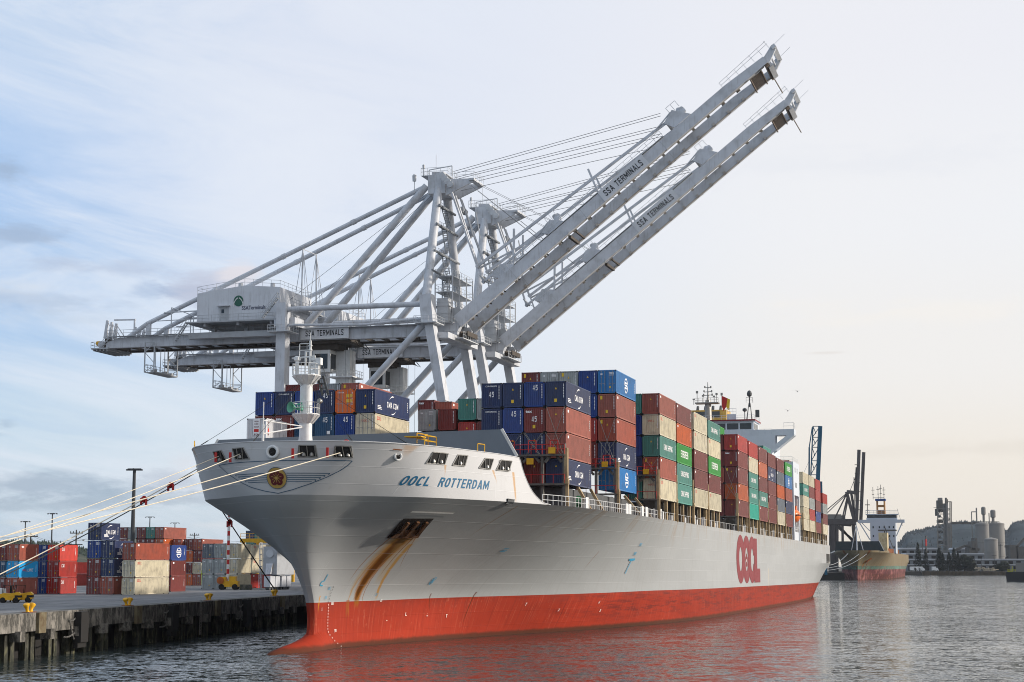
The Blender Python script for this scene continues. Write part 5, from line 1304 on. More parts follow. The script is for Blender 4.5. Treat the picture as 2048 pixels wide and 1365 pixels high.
    mb.stairs((94 - 140.6, -8.2, 47.7), (94 - 143.0, -8.0, 44.4), .8, (0, 1, 0)); mb.stairs((94 - 122.6, -8.8, 51.4), (94 - 125.6, -8.8, 47.8), .7, (0, 1, 0))
    mb.box(94 - 123, 94 - 121, -8.6, 8.5, 50.3, 50.5); mb.rail([(94 - 121, -8.6, 50.5), (94 - 121, 8.5, 50.5)], 1.1, 1.4, .035)
    mb.build('house_walkway', M_CRANEG, h)
    mb = MB()
    for l in (137.5, 131, 124.5):
        for d in (-3.5, 3.5): mb.box(94 - l - .35, 94 - l + .35, d - .4, d + .4, 46.2, 47.5)
        mb.box(94 - l - .2, 94 - l + .2, -7.5, 7.5, 47.0, 47.5)
    mb.build('house_support', M_CRANE, h)
    # sign board
    mb = MB(); mb.box(94 - 119.9, 94 - 110.7, -4.75, -4.55, 44.25, 46.45); sg_ = mb.build('sign_board', paint('sign_panel', '#c9ccd0', .5, .12), t)
    mb = MB(); put_text(mb, 'SSA TERMINALS', lambda u, v: (94 - 115.3 + u, -4.78, v + 45.35), 7.3, 1.05, bold=.028); mb.build('lettering', M_BLACK, sg_)
    mb = MB(); mb.box(94 - 119.9, 94 - 110.7, -4.79, -4.76, 44.25, 44.37); mb.box(94 - 119.9, 94 - 119.8, -4.79, -4.76, 44.4, 46.45); mb.build('frame', M_WHITE, sg_)
    # boom, raised
    A = Vector((94 - 90.5, 0, 50.4 - 4.1)); ang = math.atan2(43.2, 54.6)
    U = Vector((math.cos(ang), 0, math.sin(ang))); Vv = Vector((-math.sin(ang), 0, math.cos(ang))); Y = Vector((0, 1, 0))
    Bm = lambda u, v, d: A + U * u + Vv * v + Y * d
    LEN = 69.4
    for d in (-4.1, 4.1):
        s_ = -1 if d < 0 else 1
        mb = MB(); poly = [(0, -1.05), (0, 1.3), (24, 1.1), (61.5, .95), (LEN, .4), (LEN, -.9), (24, -.9)]
        mb.prism(poly, lambda u, v: Bm(u, v, d - .36), lambda u, v: Bm(u, v, d + .36)); b = mb.build('boom_girder', K, t)
        mb = MB(); 
        for u0, u1, a_, b_ in ((1, LEN - 1, .36, .62),):
            mb.mesh([Bm(u, v, d - s_ * w) for u in (u0, u1) for v, w in ((-.92, a_), (-.92, b_), (-.8, b_), (-.8, a_))], [(0, 1, 5, 4), (1, 2, 6, 5), (2, 3, 7, 6), (3, 0, 4, 7), (3, 2, 1, 0), (4, 5, 6, 7)])
        for k in range(20): u = 2.4 + k * 3.35; mb.beam(Bm(u, -.4, d - s_ * .36), Bm(u, -1.1, d - s_ * 1.1), .26, .5, up=U)
        mb.build('trolley_rail', M_BTRIM, b)
        mb = MB(); 
        for u in (13, 29, 47): mb.beam(Bm(u, 1.25 - u * .006, d), Bm(u, -1.0, d), .76, .06, up=U)
        mb.beam(Bm(24.6, -1.2, d - .55), Bm(25.2, -.6, d - .9), .1, .5); mb.build('splice_plate', M_CRANEG, b)
        mb = MB(); W0 = lambda u, v: Bm(u, v, d + s_ * .2)
        mb.mesh([Bm(u, v, d + w) for u in (14, 48) for v, w in ((1.22, -.5), (1.22, .5), (1.3, .5), (1.3, -.5))], [(0, 1, 5, 4), (1, 2, 6, 5), (2, 3, 7, 6), (3, 0, 4, 7)])
        def brail(u0, u1, h, g, mb=mb, d=d):
            for q in (h, h * .5): mb.tube(Bm(u0, 1.4 + q, d), Bm(u1, 1.4 + q, d), .035, 4)
            n = int((u1 - u0) / g)
            for k in range(n + 1): u = u0 + (u1 - u0) * k / n; mb.tube(Bm(u, 1.35, d), Bm(u, 1.4 + h, d), .035, 4)
        brail(14, 48, 1.2, 1.6); 
        if d < 0: brail(10, 13, 1.4, 1.0)
        if d < 0: mb.build('boom_walkway', M_RAIL, b)
    for k in range(20):
        u = 2.4 + k * 3.35; mb = MB(); mb.beam(Bm(u, .8, -3.0), Bm(u, .8, 3.0), .2, .2); mb.build('cross_beam', M_UNDER, t)
    mb = MB()
    mb.beam(Bm(24.6, -1.1, -3.2), Bm(24.6, -1.1, 3.2), .5, .5); mb.beam(Bm(26.0, -1.1, -3.2), Bm(26.0, -1.1, 3.2), .3, .3)
    mb.build('cross_beam', M_UNDER, t)
    mb = MB()    # tip frame
    for d in (-3.5, 3.5): mb.mesh([Bm(u, v, d + w) for w in (-.3, .3) for u, v in ((LEN, .4), (LEN + 2.4, 1.2), (LEN + 2.5, .2), (LEN, -1.0))], [(3, 2, 1, 0), (4, 5, 6, 7), (0, 1, 5, 4), (1, 2, 6, 5), (2, 3, 7, 6), (3, 0, 4, 7)])
    mb.beam(Bm(LEN + 2.4, .7, -4.2), Bm(LEN + 2.4, .7, 4.2), .6, .8, up=U); mb.beam(Bm(LEN, -.9, -3.5), Bm(LEN, -.9, 3.5), 1.4, .9, up=U); mb.beam(Bm(LEN + 1.2, .2, -3.4), Bm(LEN + 1.2, .2, 3.4), .3, .3)
    tp_ = mb.build('boom_tip_frame', K, t)
    mb = MB()
    for d in (-3.6,):
        for q in (.55, 1.1): mb.tube(Bm(61, 1.1 + q, d), Bm(LEN + 2, 1.4 + q, d), .035, 4)
        for k in range(7): u = 61 + k * 1.7; mb.tube(Bm(u, .9, d), Bm(u, 2.2 + k * .08, d), .035, 4)
    mb.tube(Bm(LEN + 2.4, 1.0, -3.6), Bm(LEN + 5.2, 1.2, -3.6), .03, 4); mb.tube(Bm(LEN + 2.4, .8, 3.4), Bm(LEN + 5.2, 1.0, 3.4), .03, 4)
    for k in range(5): mb.lathe(Bm(LEN + .2 + k * .5, .8 + k * .12, -1.5), [(.3, -.3), (.3, .3)], 8, axis=(0, 1, 0))
    mb.build('tip_railing', M_RAIL, tp_)
    mb = MB()
    for k in range(9): mb.beam(Bm(65.2, -1.0, -3.2 + k * .8), Bm(67.8, -1.0, -3.2 + k * .8), .26, .1, up=Y)
    for u in (65.3, 67.6): mb.beam(Bm(u, -1.15, -4), Bm(u, -1.15, 4.3), .2, .16)
    mb.beam(Bm(69, -1.0, -4.2), Bm(69, -1.0, 4.2), .7, .7, up=U); mb.tube(Bm(69, -1.5, 3.8), Bm(68.5, -4.2, 4.4), .1, 5)
    mb.build('rope_guide_cage', M_CAGE, tp_)
    # forestay brackets and folded stays
    def bracket(u, h, big):
        mb = MB()
        for d in (-3.3, 3.3):
            mb.mesh([Bm(q, v, d + w) for w in (-.35, .35) for q, v in ((u - 1.4, 1.35), (u - 2.3, h), (u + .2, h + .9), (u + 2.2, 1.35))], [(3, 2, 1, 0), (4, 5, 6, 7), (0, 1, 5, 4), (1, 2, 6, 5), (2, 3, 7, 6), (3, 0, 4, 7)])
        mb.tube(Bm(u - 1.8, h - .3, -3.6), Bm(u - 1.8, h - .3, 3.6), .3, 8)
        if big:
            mb.tube(Bm(u - .2, h + .8, -3.4), Bm(u - 4.6, h + 2.8 - 4.0 + 1.2, -3.4), .14, 5); mb.tube(Bm(u - 4.6, h, -3.4), Bm(u - 1.6, h - .4, -3.4), .1, 5)
            for k in range(5): mb.lathe(Bm(u + 1.1 + (k % 2) * .5, 2.5 + k * .35, -3.2 + k * .4), [(.1, -.35), (.45, -.3), (.45, .3), (.1, .35)], 8, axis=(0, 1, 0))
            for q in (0, 1, 2): mb.tube(Bm(u - .4 + q, h + .6, -3.4), Bm(u - .4 + q, h + 1.9, -3.4), .04, 4)
            mb.tube(Bm(u - .4, h + 1.9, -3.4), Bm(u + 1.6, h + 1.9, -3.4), .04, 4)
        mb.build('stay_bracket', K, t)
    bracket(51.8, 3.2, True); bracket(23.6, 2.6, True); bracket(12.0, 2.4, False)
    mb = MB(); mb.box(94 - 90, 94 - 89, -3.8, -2.6, 48.5, 49.8) if False else mb.beam(Bm(8.2, 2.6, -3.2), Bm(8.2, 4.1, -3.2), 1.6, .2, up=U); mb.beam(Bm(8.9, 1.4, -3.2), Bm(8.4, 2.8, -3.2), .12, .12); mb.beam(Bm(1.8, 1.4, -3.4), Bm(-1.0, 2.6, -3.4), 1.4, 1.8, up=Y); mb.build('flood_lamp_frame', M_CRANEG, t)
    Q = lambda L, d, z: P(L, d, z)
    for d in (-3.0, 3.0):
        mb = MB(); k1 = Q(87.3, d, 60.4); k2 = Q(86.2, d, 57.6)
        mb.beam(Q(92.6, d * .8, 75.0), k1, .38, .32); mb.beam(Q(91.8, d * .6, 73.6), k2, .32, .28)
        e1 = Bm(50.0, 3.2, d); e2 = Bm(21.6, 2.7, d)
        mb.beam(k1, e1, .34, .46); mb.beam(k2, e2, .30, .38)
        m1 = k1.lerp(e2, .25); mb.beam(k1 + Vector((0, .4, -.4)), e2 + Vector((0, .4, -.3)), .2, .3)
        for c in (k1, k2, e1, k1.lerp(Q(92.6, d * .8, 75.0), .5)): mb.lathe(c, [(.3, -.35), (.34, 0), (.3, .35)], 8, axis=(0, 1, 0))
        mb.beam(k1.lerp(e1, .22) + Vector((-.8, 0, 1.2)), Bm(13.6, 1.4, d), .34, .34); mb.beam(k1.lerp(e1, .62) + Vector((-1.0, 0, 1.6)), Bm(33.2, 1.4, d), .34, .34)
        mb.build('forestay', K, t)
    mb = MB()
    ex = Bm(49.6, 5.4, 0)
    for d, z0_, v in ((-2.4, 77.9, 5.2), (-1.9, 77.6, 5.0), (-1.4, 77.0, 3.9), (-.9, 76.8, 3.7), (.8, 76.6, 3.5), (1.4, 76.2, 3.3), (2.2, 75.4, 2.3)):
        mb.tube(Q(92.0, d, z0_), Bm(50.2 - (5.2 - v) * 1.2, v, d * 1.2), .045, 4)
    mb.tube(Q(88.2, -2.2, 76.0), Bm(24, 3.5, -1.5), .03, 4); mb.tube(Q(88.2, 2.2, 76.0), Bm(24, 3.5, 1.5), .03, 4); mb.tube(Q(88.8, -2.2, 75.2), Bm(20, 2.6, -1.5), .03, 4); mb.tube(Q(88.8, 2.2, 75.2), Bm(20, 2.6, 1.5), .03, 4)
    mb.build('hoist_rope', M_WIRE, t)
    # boom sign
    sgM = MB(); sgM.mesh([Bm(u, v, -4.62 + w) for w in (0, .12) for u, v in ((33.2, -.9), (43.2, -.9), (43.2, 1.3), (33.2, 1.3))], [(0, 1, 2, 3), (7, 6, 5, 4), (0, 4, 5, 1), (1, 5, 6, 2), (2, 6, 7, 3), (3, 7, 4, 0)])
    s2 = sgM.build('sign_board', bpy.data.materials['sign_panel'], t)
    mb = MB(); put_text(mb, 'SSA TERMINALS', lambda u, v: Bm(38.2 + u, .2 + v, -4.66), 8.4, 1.15, bold=.028); mb.build('lettering', M_BLACK, s2)
    # apex head, beak, platforms
    mb = MB(); mb.box(94 - 96.6, 94 - 93.4, -3.0, 3.0, 69.9, 73.2); mb.box(94 - 96.0, 94 - 93.8, -2.6, 2.6, 73.2, 73.9)
    for d in (-2.4, 2.4): mb.prism([(93.4, 76.6), (88.8, 76.4), (88.0, 75.9), (93.4, 73.6)], lambda l, z: (94 - l, d - .2, z - 4.1), lambda l, z: (94 - l, d + .2, z - 4.1))
    mb.box(94 - 89.0, 94 - 88.0, -3.0, 3.0, 71.9, 72.3)
    ap = mb.build('apex_head', K, t)
    mb = MB(); mb.box(94 - 97.9, 94 - 93.0, -3.0, 2.4, 73.2, 73.28); mb.rail([(94 - 97.9, -3.0, 73.3), (94 - 93, -3.0, 73.3), (94 - 93, 2.4, 73.3), (94 - 97.9, 2.4, 73.3)], 1.3, 1.0, .035, closed=True)
    mb.rail([(94 - 91, -3.0, 72.4), (94 - 88.0, -3.0, 72.4), (94 - 88.0, 3.0, 72.4)], 1.1, 1.2, .035)
    mb.tube(P(95.4, -2, 77.4), P(95.4, -2, 81.3), .04, 4); mb.tube(P(97.4, -3, 77.4), P(97.4, -3, 79.4), .1, 5); mb.lathe(P(97.4, -3, 78.6), [(.22, 0), (.26, .7)], 8); mb.lathe(P(98.8, -4.0, 76.2), [(.35, 0), (.4, 1.0), (.15, 1.3)], 8); mb.tube(P(98.8, -4.0, 74), P(98.8, -4, 76.2), .07, 5)
    for k in range(4): mb.lathe(P(93.6 - k * .5, -3.9, 76.9 - k * .55), [(.1, -.3), (.6, -.25), (.6, .25), (.1, .3)], 10, axis=(0, 1, 0))
    mb.tube(P(96.5, -2.6, 78.4), P(92.2, -2.6, 78.9), .1, 5); mb.tube(P(92.2, -2.6, 78.9), P(92.2, -2.6, 77), .1, 5); mb.tube(P(96.5, -2.6, 78.4), P(96.5, -2.6, 77), .1, 5)
    mb.build('apex_platform', M_RAIL, ap)
    mb = MB()
    for k in range(3): mb.lathe(P(91.6, 1.0 + k * 1.1, 71.6), [(.1, -.25), (.55, -.2), (.55, .2), (.1, .25)], 10, axis=(0, 1, 0))
    mb.tube(P(90.6, .4, 71.6), P(89.2, .6, 66.5), .12, 5); mb.tube(P(89.6, 3.4, 71.6), P(88.6, 3.0, 66.5), .12, 5)
    mb.build('equalizer_link', M_CRANEG, ap)
    # stair tower between the mast tubes and access steelwork near the hinge
    mb = MB(); zs = [55, 59.5, 63.2, 68.2, 71.8]
    for i in range(4):
        z0_, z1_ = zs[i] - 4.1, zs[i + 1] - 4.1; y0 = -1.2 + (i % 2) * 1.9; y1 = 1.6 - (i % 2) * 2.2; xx = 94 - 93.9
        w_ = 9.5 - (zs[i] - 54.4) / 20.2 * 6.4
        mb.stairs((xx + .7, -.6 * w_ * .4, z0_), (xx - .8, .5, z1_), .8, (1, .6, 0)); mb.box(xx - .9, xx + .9, -w_ * .45, .9, z1_ - .07, z1_) if False else mb.box(xx - 1.1, xx - .3, -1.8, 1.2, z1_ - .07, z1_); mb.rail([(xx - 1.1, -1.8, z1_), (xx - 1.1, 1.2, z1_), (xx - .3, 1.2, z1_)], 1.1, 1, .035)
        mb.tube((xx, -w_ * .9, z1_ - .3), (xx, w_ * .9, z1_ - .3), .22, 6)
    mb.build('stair_tower', M_STAIR, t)
    mb = MB()
    for z in (50.6, 53.2, 56.0, 58.8):
        zz = z - 4.1; y0, y1 = (-6.5, 8.5) if z < 55 else (-4.5, 7.4); x0, x1 = 94 - 94.6, 94 - 91.4
        mb.box(x0, x1, y0, y1, zz - .1, zz); mb.rail([(x0, y0, zz), (x1, y0, zz), (x1, y1, zz), (x0, y1, zz)], 1.2, 1.5, .035, closed=True)
    for y in (-4.5, -.5, 3.6, 7.4):
        for x in (94 - 94.6, 94 - 91.4): mb.box(x - .09, x + .09, y - .09, y + .09, 46, 55.6)
    mb.stairs((94 - 93, -4, 46.5), (94 - 93, -1.5, 49.1), .8, (1, 0, 0)); mb.stairs((94 - 93, -1, 49.1), (94 - 93, -3.8, 51.9), .8, (1, 0, 0)); mb.stairs((94 - 93, -4, 51.9), (94 - 93, -1.4, 54.7), .8, (1, 0, 0))
    mb.box(94 - 93.4, 94 - 91.9, 1.2, 3.4, 46.2, 48.9); mb.box(94 - 93.6, 94 - 91.6, -6.4, -4.4, 46.2, 50.4)
    mb.build('access_tower', M_RAIL, t)
    mb = MB()
    for d in (-3.5, 3.5): mb.prism([(93, 50.2), (90.6, 50.5), (90.1, 49.8), (90.5, 48.9), (93, 48.9)], lambda l, z: (94 - l, d - .7, z - 4.1), lambda l, z: (94 - l, d + .7, z - 4.1))
    mb.build('hinge_bracket', K, t); mb = MB()
    for k in range(10): mb.box(94 - 92.0 + k * .3, 94 - 91.85 + k * .3, -3 + (k % 4) * .3, 3.2 - (k % 3) * .3, 44.15, 44.7 + (k % 2) * .3)
    mb.build('boom_hinge', M_UNDER, t); mb = MB(); mb.rail([(94 - 89.4, -4.5, 43.6), (94 - 89.4, 4.8, 43.6)], 1.1, 1.0, .04); mb.box(94 - 90.8, 94 - 89.4, -4.5, 4.8, 43.45, 43.6)
    mb.build('hinge_platform', M_RAIL, t)
    # trolley with operator cab
    mb = MB(); mb.box(94 - 119, 94 - 111, -3.6, 3.6, 43.6, 44.3); mb.box(94 - 118.6, 94 - 113.6, -2.6, 2.6, 42.6, 43.6)
    for k in range(6): mb.beam((94 - 110.6 + (k % 2) * 1.4 - 1.2, -3.2 + k * 1.2, 44.0), (94 - 109.6, -3.2 + k * 1.2, 43.0), .12, .12)
    tr = mb.build('trolley', M_UNDER, t)
    mb = MB(); mb.box(94 - 118.4, 94 - 115.1, -2.4, .6, 38.6, 42.6); mb.box(94 - 115.1, 94 - 112.4, .4, 3.2, 36.0, 42.8); mb.box(94 - 115.9, 94 - 111.2, -1.4, 4.0, 37.7, 37.9); mb.rail([(94 - 115.9, -1.4, 37.9), (94 - 111.2, -1.4, 37.9), (94 - 111.2, 4, 37.9)], 1.1, .9, .04); cab = mb.build('operator_cab', M_WHITE, tr)
    mb = MB(); mb.box(94 - 118.0, 94 - 115.6, -2.46, -2.4, 39.2, 41.9); mb.box(94 - 115.1, 94 - 115.04, -2.0, .2, 39.2, 41.9); mb.build('window', M_GLASS, cab)
    mb = MB()
    for x_, y_ in ((94 - 112, -2.8), (94 - 110.6, -2.8), (94 - 112, 2.4), (94 - 110.6, 2.4)): mb.tube((x_, y_, 43.6), (x_, y_, 19), .03, 4)
    mb.build('hoist_rope', M_WIRE, tr)
    # maintenance basket hanging under the backreach
    mb = MB(); x0, x1, y0, y1 = 94 - 150.6, 94 - 148.7, -5.0, 4.2
    for y in (y0, y1):
        for x in (x0, x1): mb.box(x - .09, x + .09, y - .09, y + .09, 39.3, 44.9)
        mb.beam((x0, y, 44.8), (x1, y, 44.8), .14, .14); mb.beam((x0, y, 43.0), (x1, y, 44.8), .1, .1); mb.beam((x0, y, 43.0), (x1, y, 41.0), .1, .1); mb.beam((x0, y, 40.6), (x1, y, 40.6), .1, .1); mb.beam((x0, y, 39.4), (x1, y, 40.5), .1, .1)
    for x in (x0, x1): mb.beam((x, y0, 39.4), (x, y1, 39.4), .16, .16)
    mb.box(x0, x1, y0, y1, 39.25, 39.35); mb.rail([(x0, y0, 39.35), (x0, y1, 39.35), (x1, y1, 39.35)], 1.5, 1.1, .04, 2)
    for y in (-2, 0, 1.6, 2.8): mb.tube((x0 + .6, y, 39.3), (x0 + .6, y, 44.5), .07, 5)
    for y in (-3.4, .6, 3.2): mb.box(x0 + .5, x0 + 1.3, y, y + .8, 39.4, 40.0)
    mb.build('maintenance_basket', M_CRANEG, t)
    return t
crane = crane_build()
c2 = clone(crane, M=dockM(285.5 + 28.4, 94, 4.1))
c2['label'] = 'farther of the two tall pale grey gantry cranes, its raised boom the lower one'

# ------------------------------------------------------------ quay
def concrete(name, hexc, stain='#23231f', lines=True, sc=.5):
    m, nt, b = new_mat(name); x, y, z = xyz(nt, coord(nt))
    n = noise(nt, vec3(nt, x, y, z), sc, 6, .65); col = lin(hexc)
    c = mixc(nt, n.ss(.3, .7), tuple(q * .68 for q in col), tuple(min(1, q * 1.25) for q in col))
    s = noise(nt, vec3(nt, x * 1.6, y * 1.6, z * .7), .8, 9, .78)
    c = mixc(nt, (s.ss(.42, .56) * .85).clamp(), c, lin(stain))
    s2 = noise(nt, vec3(nt, x * 2.6, y * 2.6, z * .6), 1.3, 5, .7)
    c = mixc(nt, (s2.ss(.58, .66) * .3).clamp(), c, tuple(min(1, q * 1.7) for q in col))
    c = mixc(nt, z.ss(1.7, -.2) * .75, c, lin('#22261b'))
    c = mixc(nt, (s2.ss(.5, .62) * z.ss(2.2, .8) * .6).clamp(), c, lin('#6c6a4c'))
    nt.links.new(c.v, b.inputs['Base Color']); b.inputs['Roughness'].default_value = .9; bump(nt, b, n, .5, .05); return m
M_CONC = concrete('quay_concrete', '#7b7770')
M_PILE = concrete('pile_concrete', '#4a493f', '#191a14')
def asphalt(name):
    m, nt, b = new_mat(name); x, y, z = xyz(nt, coord(nt)); v = vec3(nt, x, y, z)
    n = noise(nt, v, .06, 5, .6); f = noise(nt, v, 6.0, 3, .6)
    c = mixc(nt, n.ss(.3, .7), lin('#5c5e62'), lin('#7a7b7c')); c = mixc(nt, (f.ss(.5, .8) * .3).clamp(), c, lin('#85868a'))
    st = noise(nt, vec3(nt, x * .5, y * .04, z), 1.0, 5, .7); c = mixc(nt, (st.ss(.50, .62) * .5).clamp(), c, lin('#3a3d41')); pa = noise(nt, v, .25, 6, .75); c = mixc(nt, (pa.ss(.56, .62) * .35).clamp(), c, lin('#3d4044')); jx = ((x * CT - y * ST) * .125).fract(); jy = ((x * ST + y * CT) * .1).fract(); c = mixc(nt, ((jx.ss(.02, .0) + jy.ss(.015, .0)) * .5).clamp(), c, lin('#2e3033'))
    nt.links.new(c.v, b.inputs['Base Color']); b.inputs['Roughness'].default_value = .85; return m
M_ASPH = asphalt('yard_asphalt')
ZQ = 4.1
EDGE = [(0, 62.5), (128.7, 82.0), (229.6, 97.3), (262, 89.7), (900, 89.7)]
def edgeL(s):
    for (s0, l0), (s1, l1) in zip(EDGE, EDGE[1:]):
        if s <= s1: return l0 + (l1 - l0) * (s - s0) / (s1 - s0)
    return EDGE[-1][1]
mb = MB(); vs = [W(s, l, ZQ) for s, l in EDGE] + [W(900, 1600, ZQ), W(0, 1600, ZQ)]
mb.mesh(vs, [tuple(range(len(vs)))]); struct(mb.build('quay_apron', M_ASPH))
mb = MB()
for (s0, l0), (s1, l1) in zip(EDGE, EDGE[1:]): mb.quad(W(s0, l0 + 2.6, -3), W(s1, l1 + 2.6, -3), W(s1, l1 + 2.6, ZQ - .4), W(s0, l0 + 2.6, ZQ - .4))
struct(mb.build('quay_back_wall', M_SHADE_BLACK))
mb = MB()
for off, w_ in ((3.4, .18), (9.5, .14), (9.9, .14), (21.0, .16)):
    for (s0, l0), (s1, l1) in zip(EDGE, EDGE[1:]):
        mb.quad(W(s0, l0 + off, ZQ + .006), W(s1, l1 + off, ZQ + .006), W(s1, l1 + off + w_, ZQ + .006), W(s0, l0 + off + w_, ZQ + .006))
struct(mb.build('pavement_line', paint('worn_line_paint', '#9b9b95', .8, .7, '#5c5e62', .8)))
# capping beam in lengths, with drop panels
qb = thing('quay_wall', 'stained concrete quay wall standing on piles along the water', 'quay', M=Matrix.Identity(4))
mb = MB()
s = 40.0; k = 0
while s < 300:
    s1 = s + 12.2; l0, l1 = edgeL(s), edgeL(s1 - .04); drop = (1.75, 1.62, 1.85, 1.6)[k % 4]
    a, b_, c_, d_ = W(s, l0, 0), W(s1 - .04, l1, 0), W(s1 - .04, l1 + 2.2, 0), W(s, l0 + 2.2, 0)
    lo, hi = ZQ - drop, ZQ + .004
    vs = [(p.x, p.y, z) for z in (lo, hi) for p in (a, b_, c_, d_)]
    mb.mesh(vs, [(0, 1, 2, 3), (7, 6, 5, 4), (0, 4, 5, 1), (1, 5, 6, 2), (2, 6, 7, 3), (3, 7, 4, 0)])
    s = s1; k += 1
mb.build('capping_beam', M_CONC, qb)
s = 46.0
while s < 290:
    l0 = edgeL(s); a_, b_ = W(s, l0 + .02, 1.9), W(s + 1.1, edgeL(s + 1.1) + .02, 2.6)
    mb = MB(); mb.beam((a_.x, a_.y, 2.15), (b_.x, b_.y, 2.15), 1.0, .9); mb.build('pile_cap', M_CONC, qb); s += 6.6
mb = MB(); s = 40
while s < 300:
    l = edgeL(s); q = W(s, l + .9, 0); rt = Vector((CT, -ST, 0))
    mb.beam((q.x, q.y, -3), (q.x, q.y, 2.7), .58, .58, up=rt)
    q = W(s + 1.25, l + 1.1, 0); mb.beam((q.x, q.y, -3), (q.x, q.y, 2.7), .58, .58, up=rt)
    for j in (3.0,): q = W(s + j, edgeL(s + j) + 2.0, 0); mb.beam((q.x, q.y, -3), (q.x, q.y, 2.6), .55, .55, up=rt)
    s += 4.3 + (.9 if int(s) % 3 == 0 else 0)
pile = mb.build('pile', M_PILE, qb); pile['kind'] = 'stuff'
M_STAIN = paint('rust_stained_concrete', '#6e6650', .9, .7, '#4a3420', 1.2, streak=.6, rust=.9)
# bollards on rusty pads
def bollard(M, label):
    t = thing('mooring_bollard', label, 'bollard', 'yellow mooring bollards on the quay', M=M @ Matrix.Diagonal((.62, .62, .62, 1)))
    for sg in (-1, 1):
        mb = MB(); ax = Vector((sg * .0, sg * .35, 1)).normalized()
        mb.lathe((0, sg * .42, 0), [(.36, 0), (.26, .15), (.22, .45), (.30, .75), (.46, 1.05), (.48, 1.25), (.36, 1.35)], 14, axis=ax); mb.build('post', M_YEL, t, smooth=True)
    mb = MB(); mb.box(-.6, .6, -1.0, 1.0, 0, .09); mb.build('base_plate', M_RUST, t)
    return t
def on_quay(x, dL=1.1):
    # point 1.1 m in from the edge that is seen at image column x
    best = min((abs((lambda p: 1024 + FPX * p.x / (p.y * math.cos(PITCH) + (ZQ - HC) * math.sin(PITCH)) - x)(W(q * .5, edgeL(q * .5) + dL, ZQ))), q * .5) for q in range(100, 600))[1]
    return best
for x, lab in ((57, 'yellow mooring bollard nearest the camera, left edge of the quay'), (257, 'yellow mooring bollard in front of the blue containers'), (417, 'yellow mooring bollard between the two right-hand fenders'), (548, 'dark yellow mooring bollard holding the two dark lines beside the bow')):
    s = on_quay(x); bollard(dockM(s, edgeL(s) + 1.1, ZQ + .01), lab)
    mb = MB(); q = W(s, edgeL(s), 0)
    mb.box(-.02, .3, -.8, .8, 2.3, 4.12); o = mb.build('bollard_footing', M_STAIN, qb); o.matrix_world = dockM(s, edgeL(s), 0) @ Matrix.Rotation(.15, 4, 'Z')
for s_, lab in ((60, 'a'), (84, 'b')): pass
# fenders and chains
FEN = [(158, 'black rubber fender nearest the camera, below the left bollard'), (341, 'black rubber fender with a chain, middle of the visible quay'), (489, 'black rubber fender closest to the ship bow')]
for x, lab in FEN:
    s = on_quay(x, 0); t = thing('dock_fender', lab, 'fender', 'black fenders along the quay wall', M=dockM(s, edgeL(s), 0) @ Matrix.Rotation(.15, 4, 'Z'))
    mb = MB(); mb.box(.02, .7, -.95, .95, 1.1, 3.95); mb.box(.02, .45, -1.05, 1.05, .6, 1.1); mb.build('rubber_panel', M_SHADE_BLACK, t)
    mb = MB()
    for (y0, z0_), (y1, z1_) in (((-2.4, 3.2), (-.8, 3.4)), ((-2.2, 3.2), (-1.1, 1.4)), ((-3.6, 1.7), (-.9, 2.0))):
        n = 9
        for k in range(n):
            a = Vector((.1, y0 + (y1 - y0) * k / n, z0_ + (z1_ - z0_) * k / n - .5 * math.sin(math.pi * k / n) * .3)); b_ = Vector((.1, y0 + (y1 - y0) * (k + .8) / n, z0_ + (z1_ - z0_) * (k + .8) / n - .5 * math.sin(math.pi * (k + .8) / n) * .3)); mb.tube(a, b_, .06 if k % 2 else .09, 4)
    mb.build('chain', M_STEEL, t)
s = on_quay(400, 0); t = thing('quay_ladder', 'thin grey ladder fixed to the quay wall below the third bollard', 'ladder', M=dockM(s, edgeL(s), 0) @ Matrix.Rotation(.15, 4, 'Z'))
mb = MB()
for y in (-.25, .25): mb.beam((.12, y, .3), (.12, y, 4.3), .07, .07)
mb.build('side_rail', M_STEEL, t); mb = MB()
for k in range(12): mb.beam((.12, -.25, .5 + k * .32), (.12, .25, .5 + k * .32), .05, .05)
mb.build('rung', M_STEEL, t)

# ------------------------------------------------------------ container yard
TIER = ['bottom', 'second tier', 'third tier', 'fourth tier', 'fifth tier']
def yard(x, y, sc, L, cols, name, gap=.06, pitch=2.5):
    """cols: right to left, each a list of tiers bottom to top: (colour, end, side, door)"""
    p = atZ(x, y, ZQ); M0 = Matrix.Translation(p) @ Matrix.Rotation(-TH, 4, 'Z')
    for c, tiers in enumerate(cols):
        for k, q in enumerate(tiers):
            if not q: continue
            col, side, off = q[0], q[1] if len(q) > 1 else '', q[2] if len(q) > 2 else 0
            end = q[3] if len(q) > 3 else 'door'
            cn = ['rightmost column', 'second column from right', 'third column from right', 'fourth column from right', 'fifth column from right'][c] if len(cols) > 1 else 'single column'
            container(M0 @ Matrix.Translation((-1.22 * sc - c * pitch * sc, off, k * 2.9 * sc)), col, '%s container, %s %s of %s' % (col, TIER[k], cn, name), 'containers stacked in the yard', L=L, end=end, side=side, sc=sc, door=True)
yard(36, 1190, .84, 6.06, [[('brown', 'num'), ('sky blue', 'line'), ('brown', 'tex')], [('maroon',), ('sea blue',), ('maroon',)], [('maroon',)] * 3], 'the leftmost yard stack')
yard(117, 1188, .84, 6.06, [[('red', 'cai'), ('red', 'cai'), ('scarlet', 'cai')], [('blue',), ('blue',), ('blue',)], [('maroon',)] * 3], 'the yard stack with red sides')
yard(227, 1189.5, .9, 6.06, [[('brown', 'tex'), ('navy', 'cma'), ('navy', 'cma')], [('maroon',), ('maroon',), ('blue',), ('navy', 'cma')]], 'the dark blue yard stack')
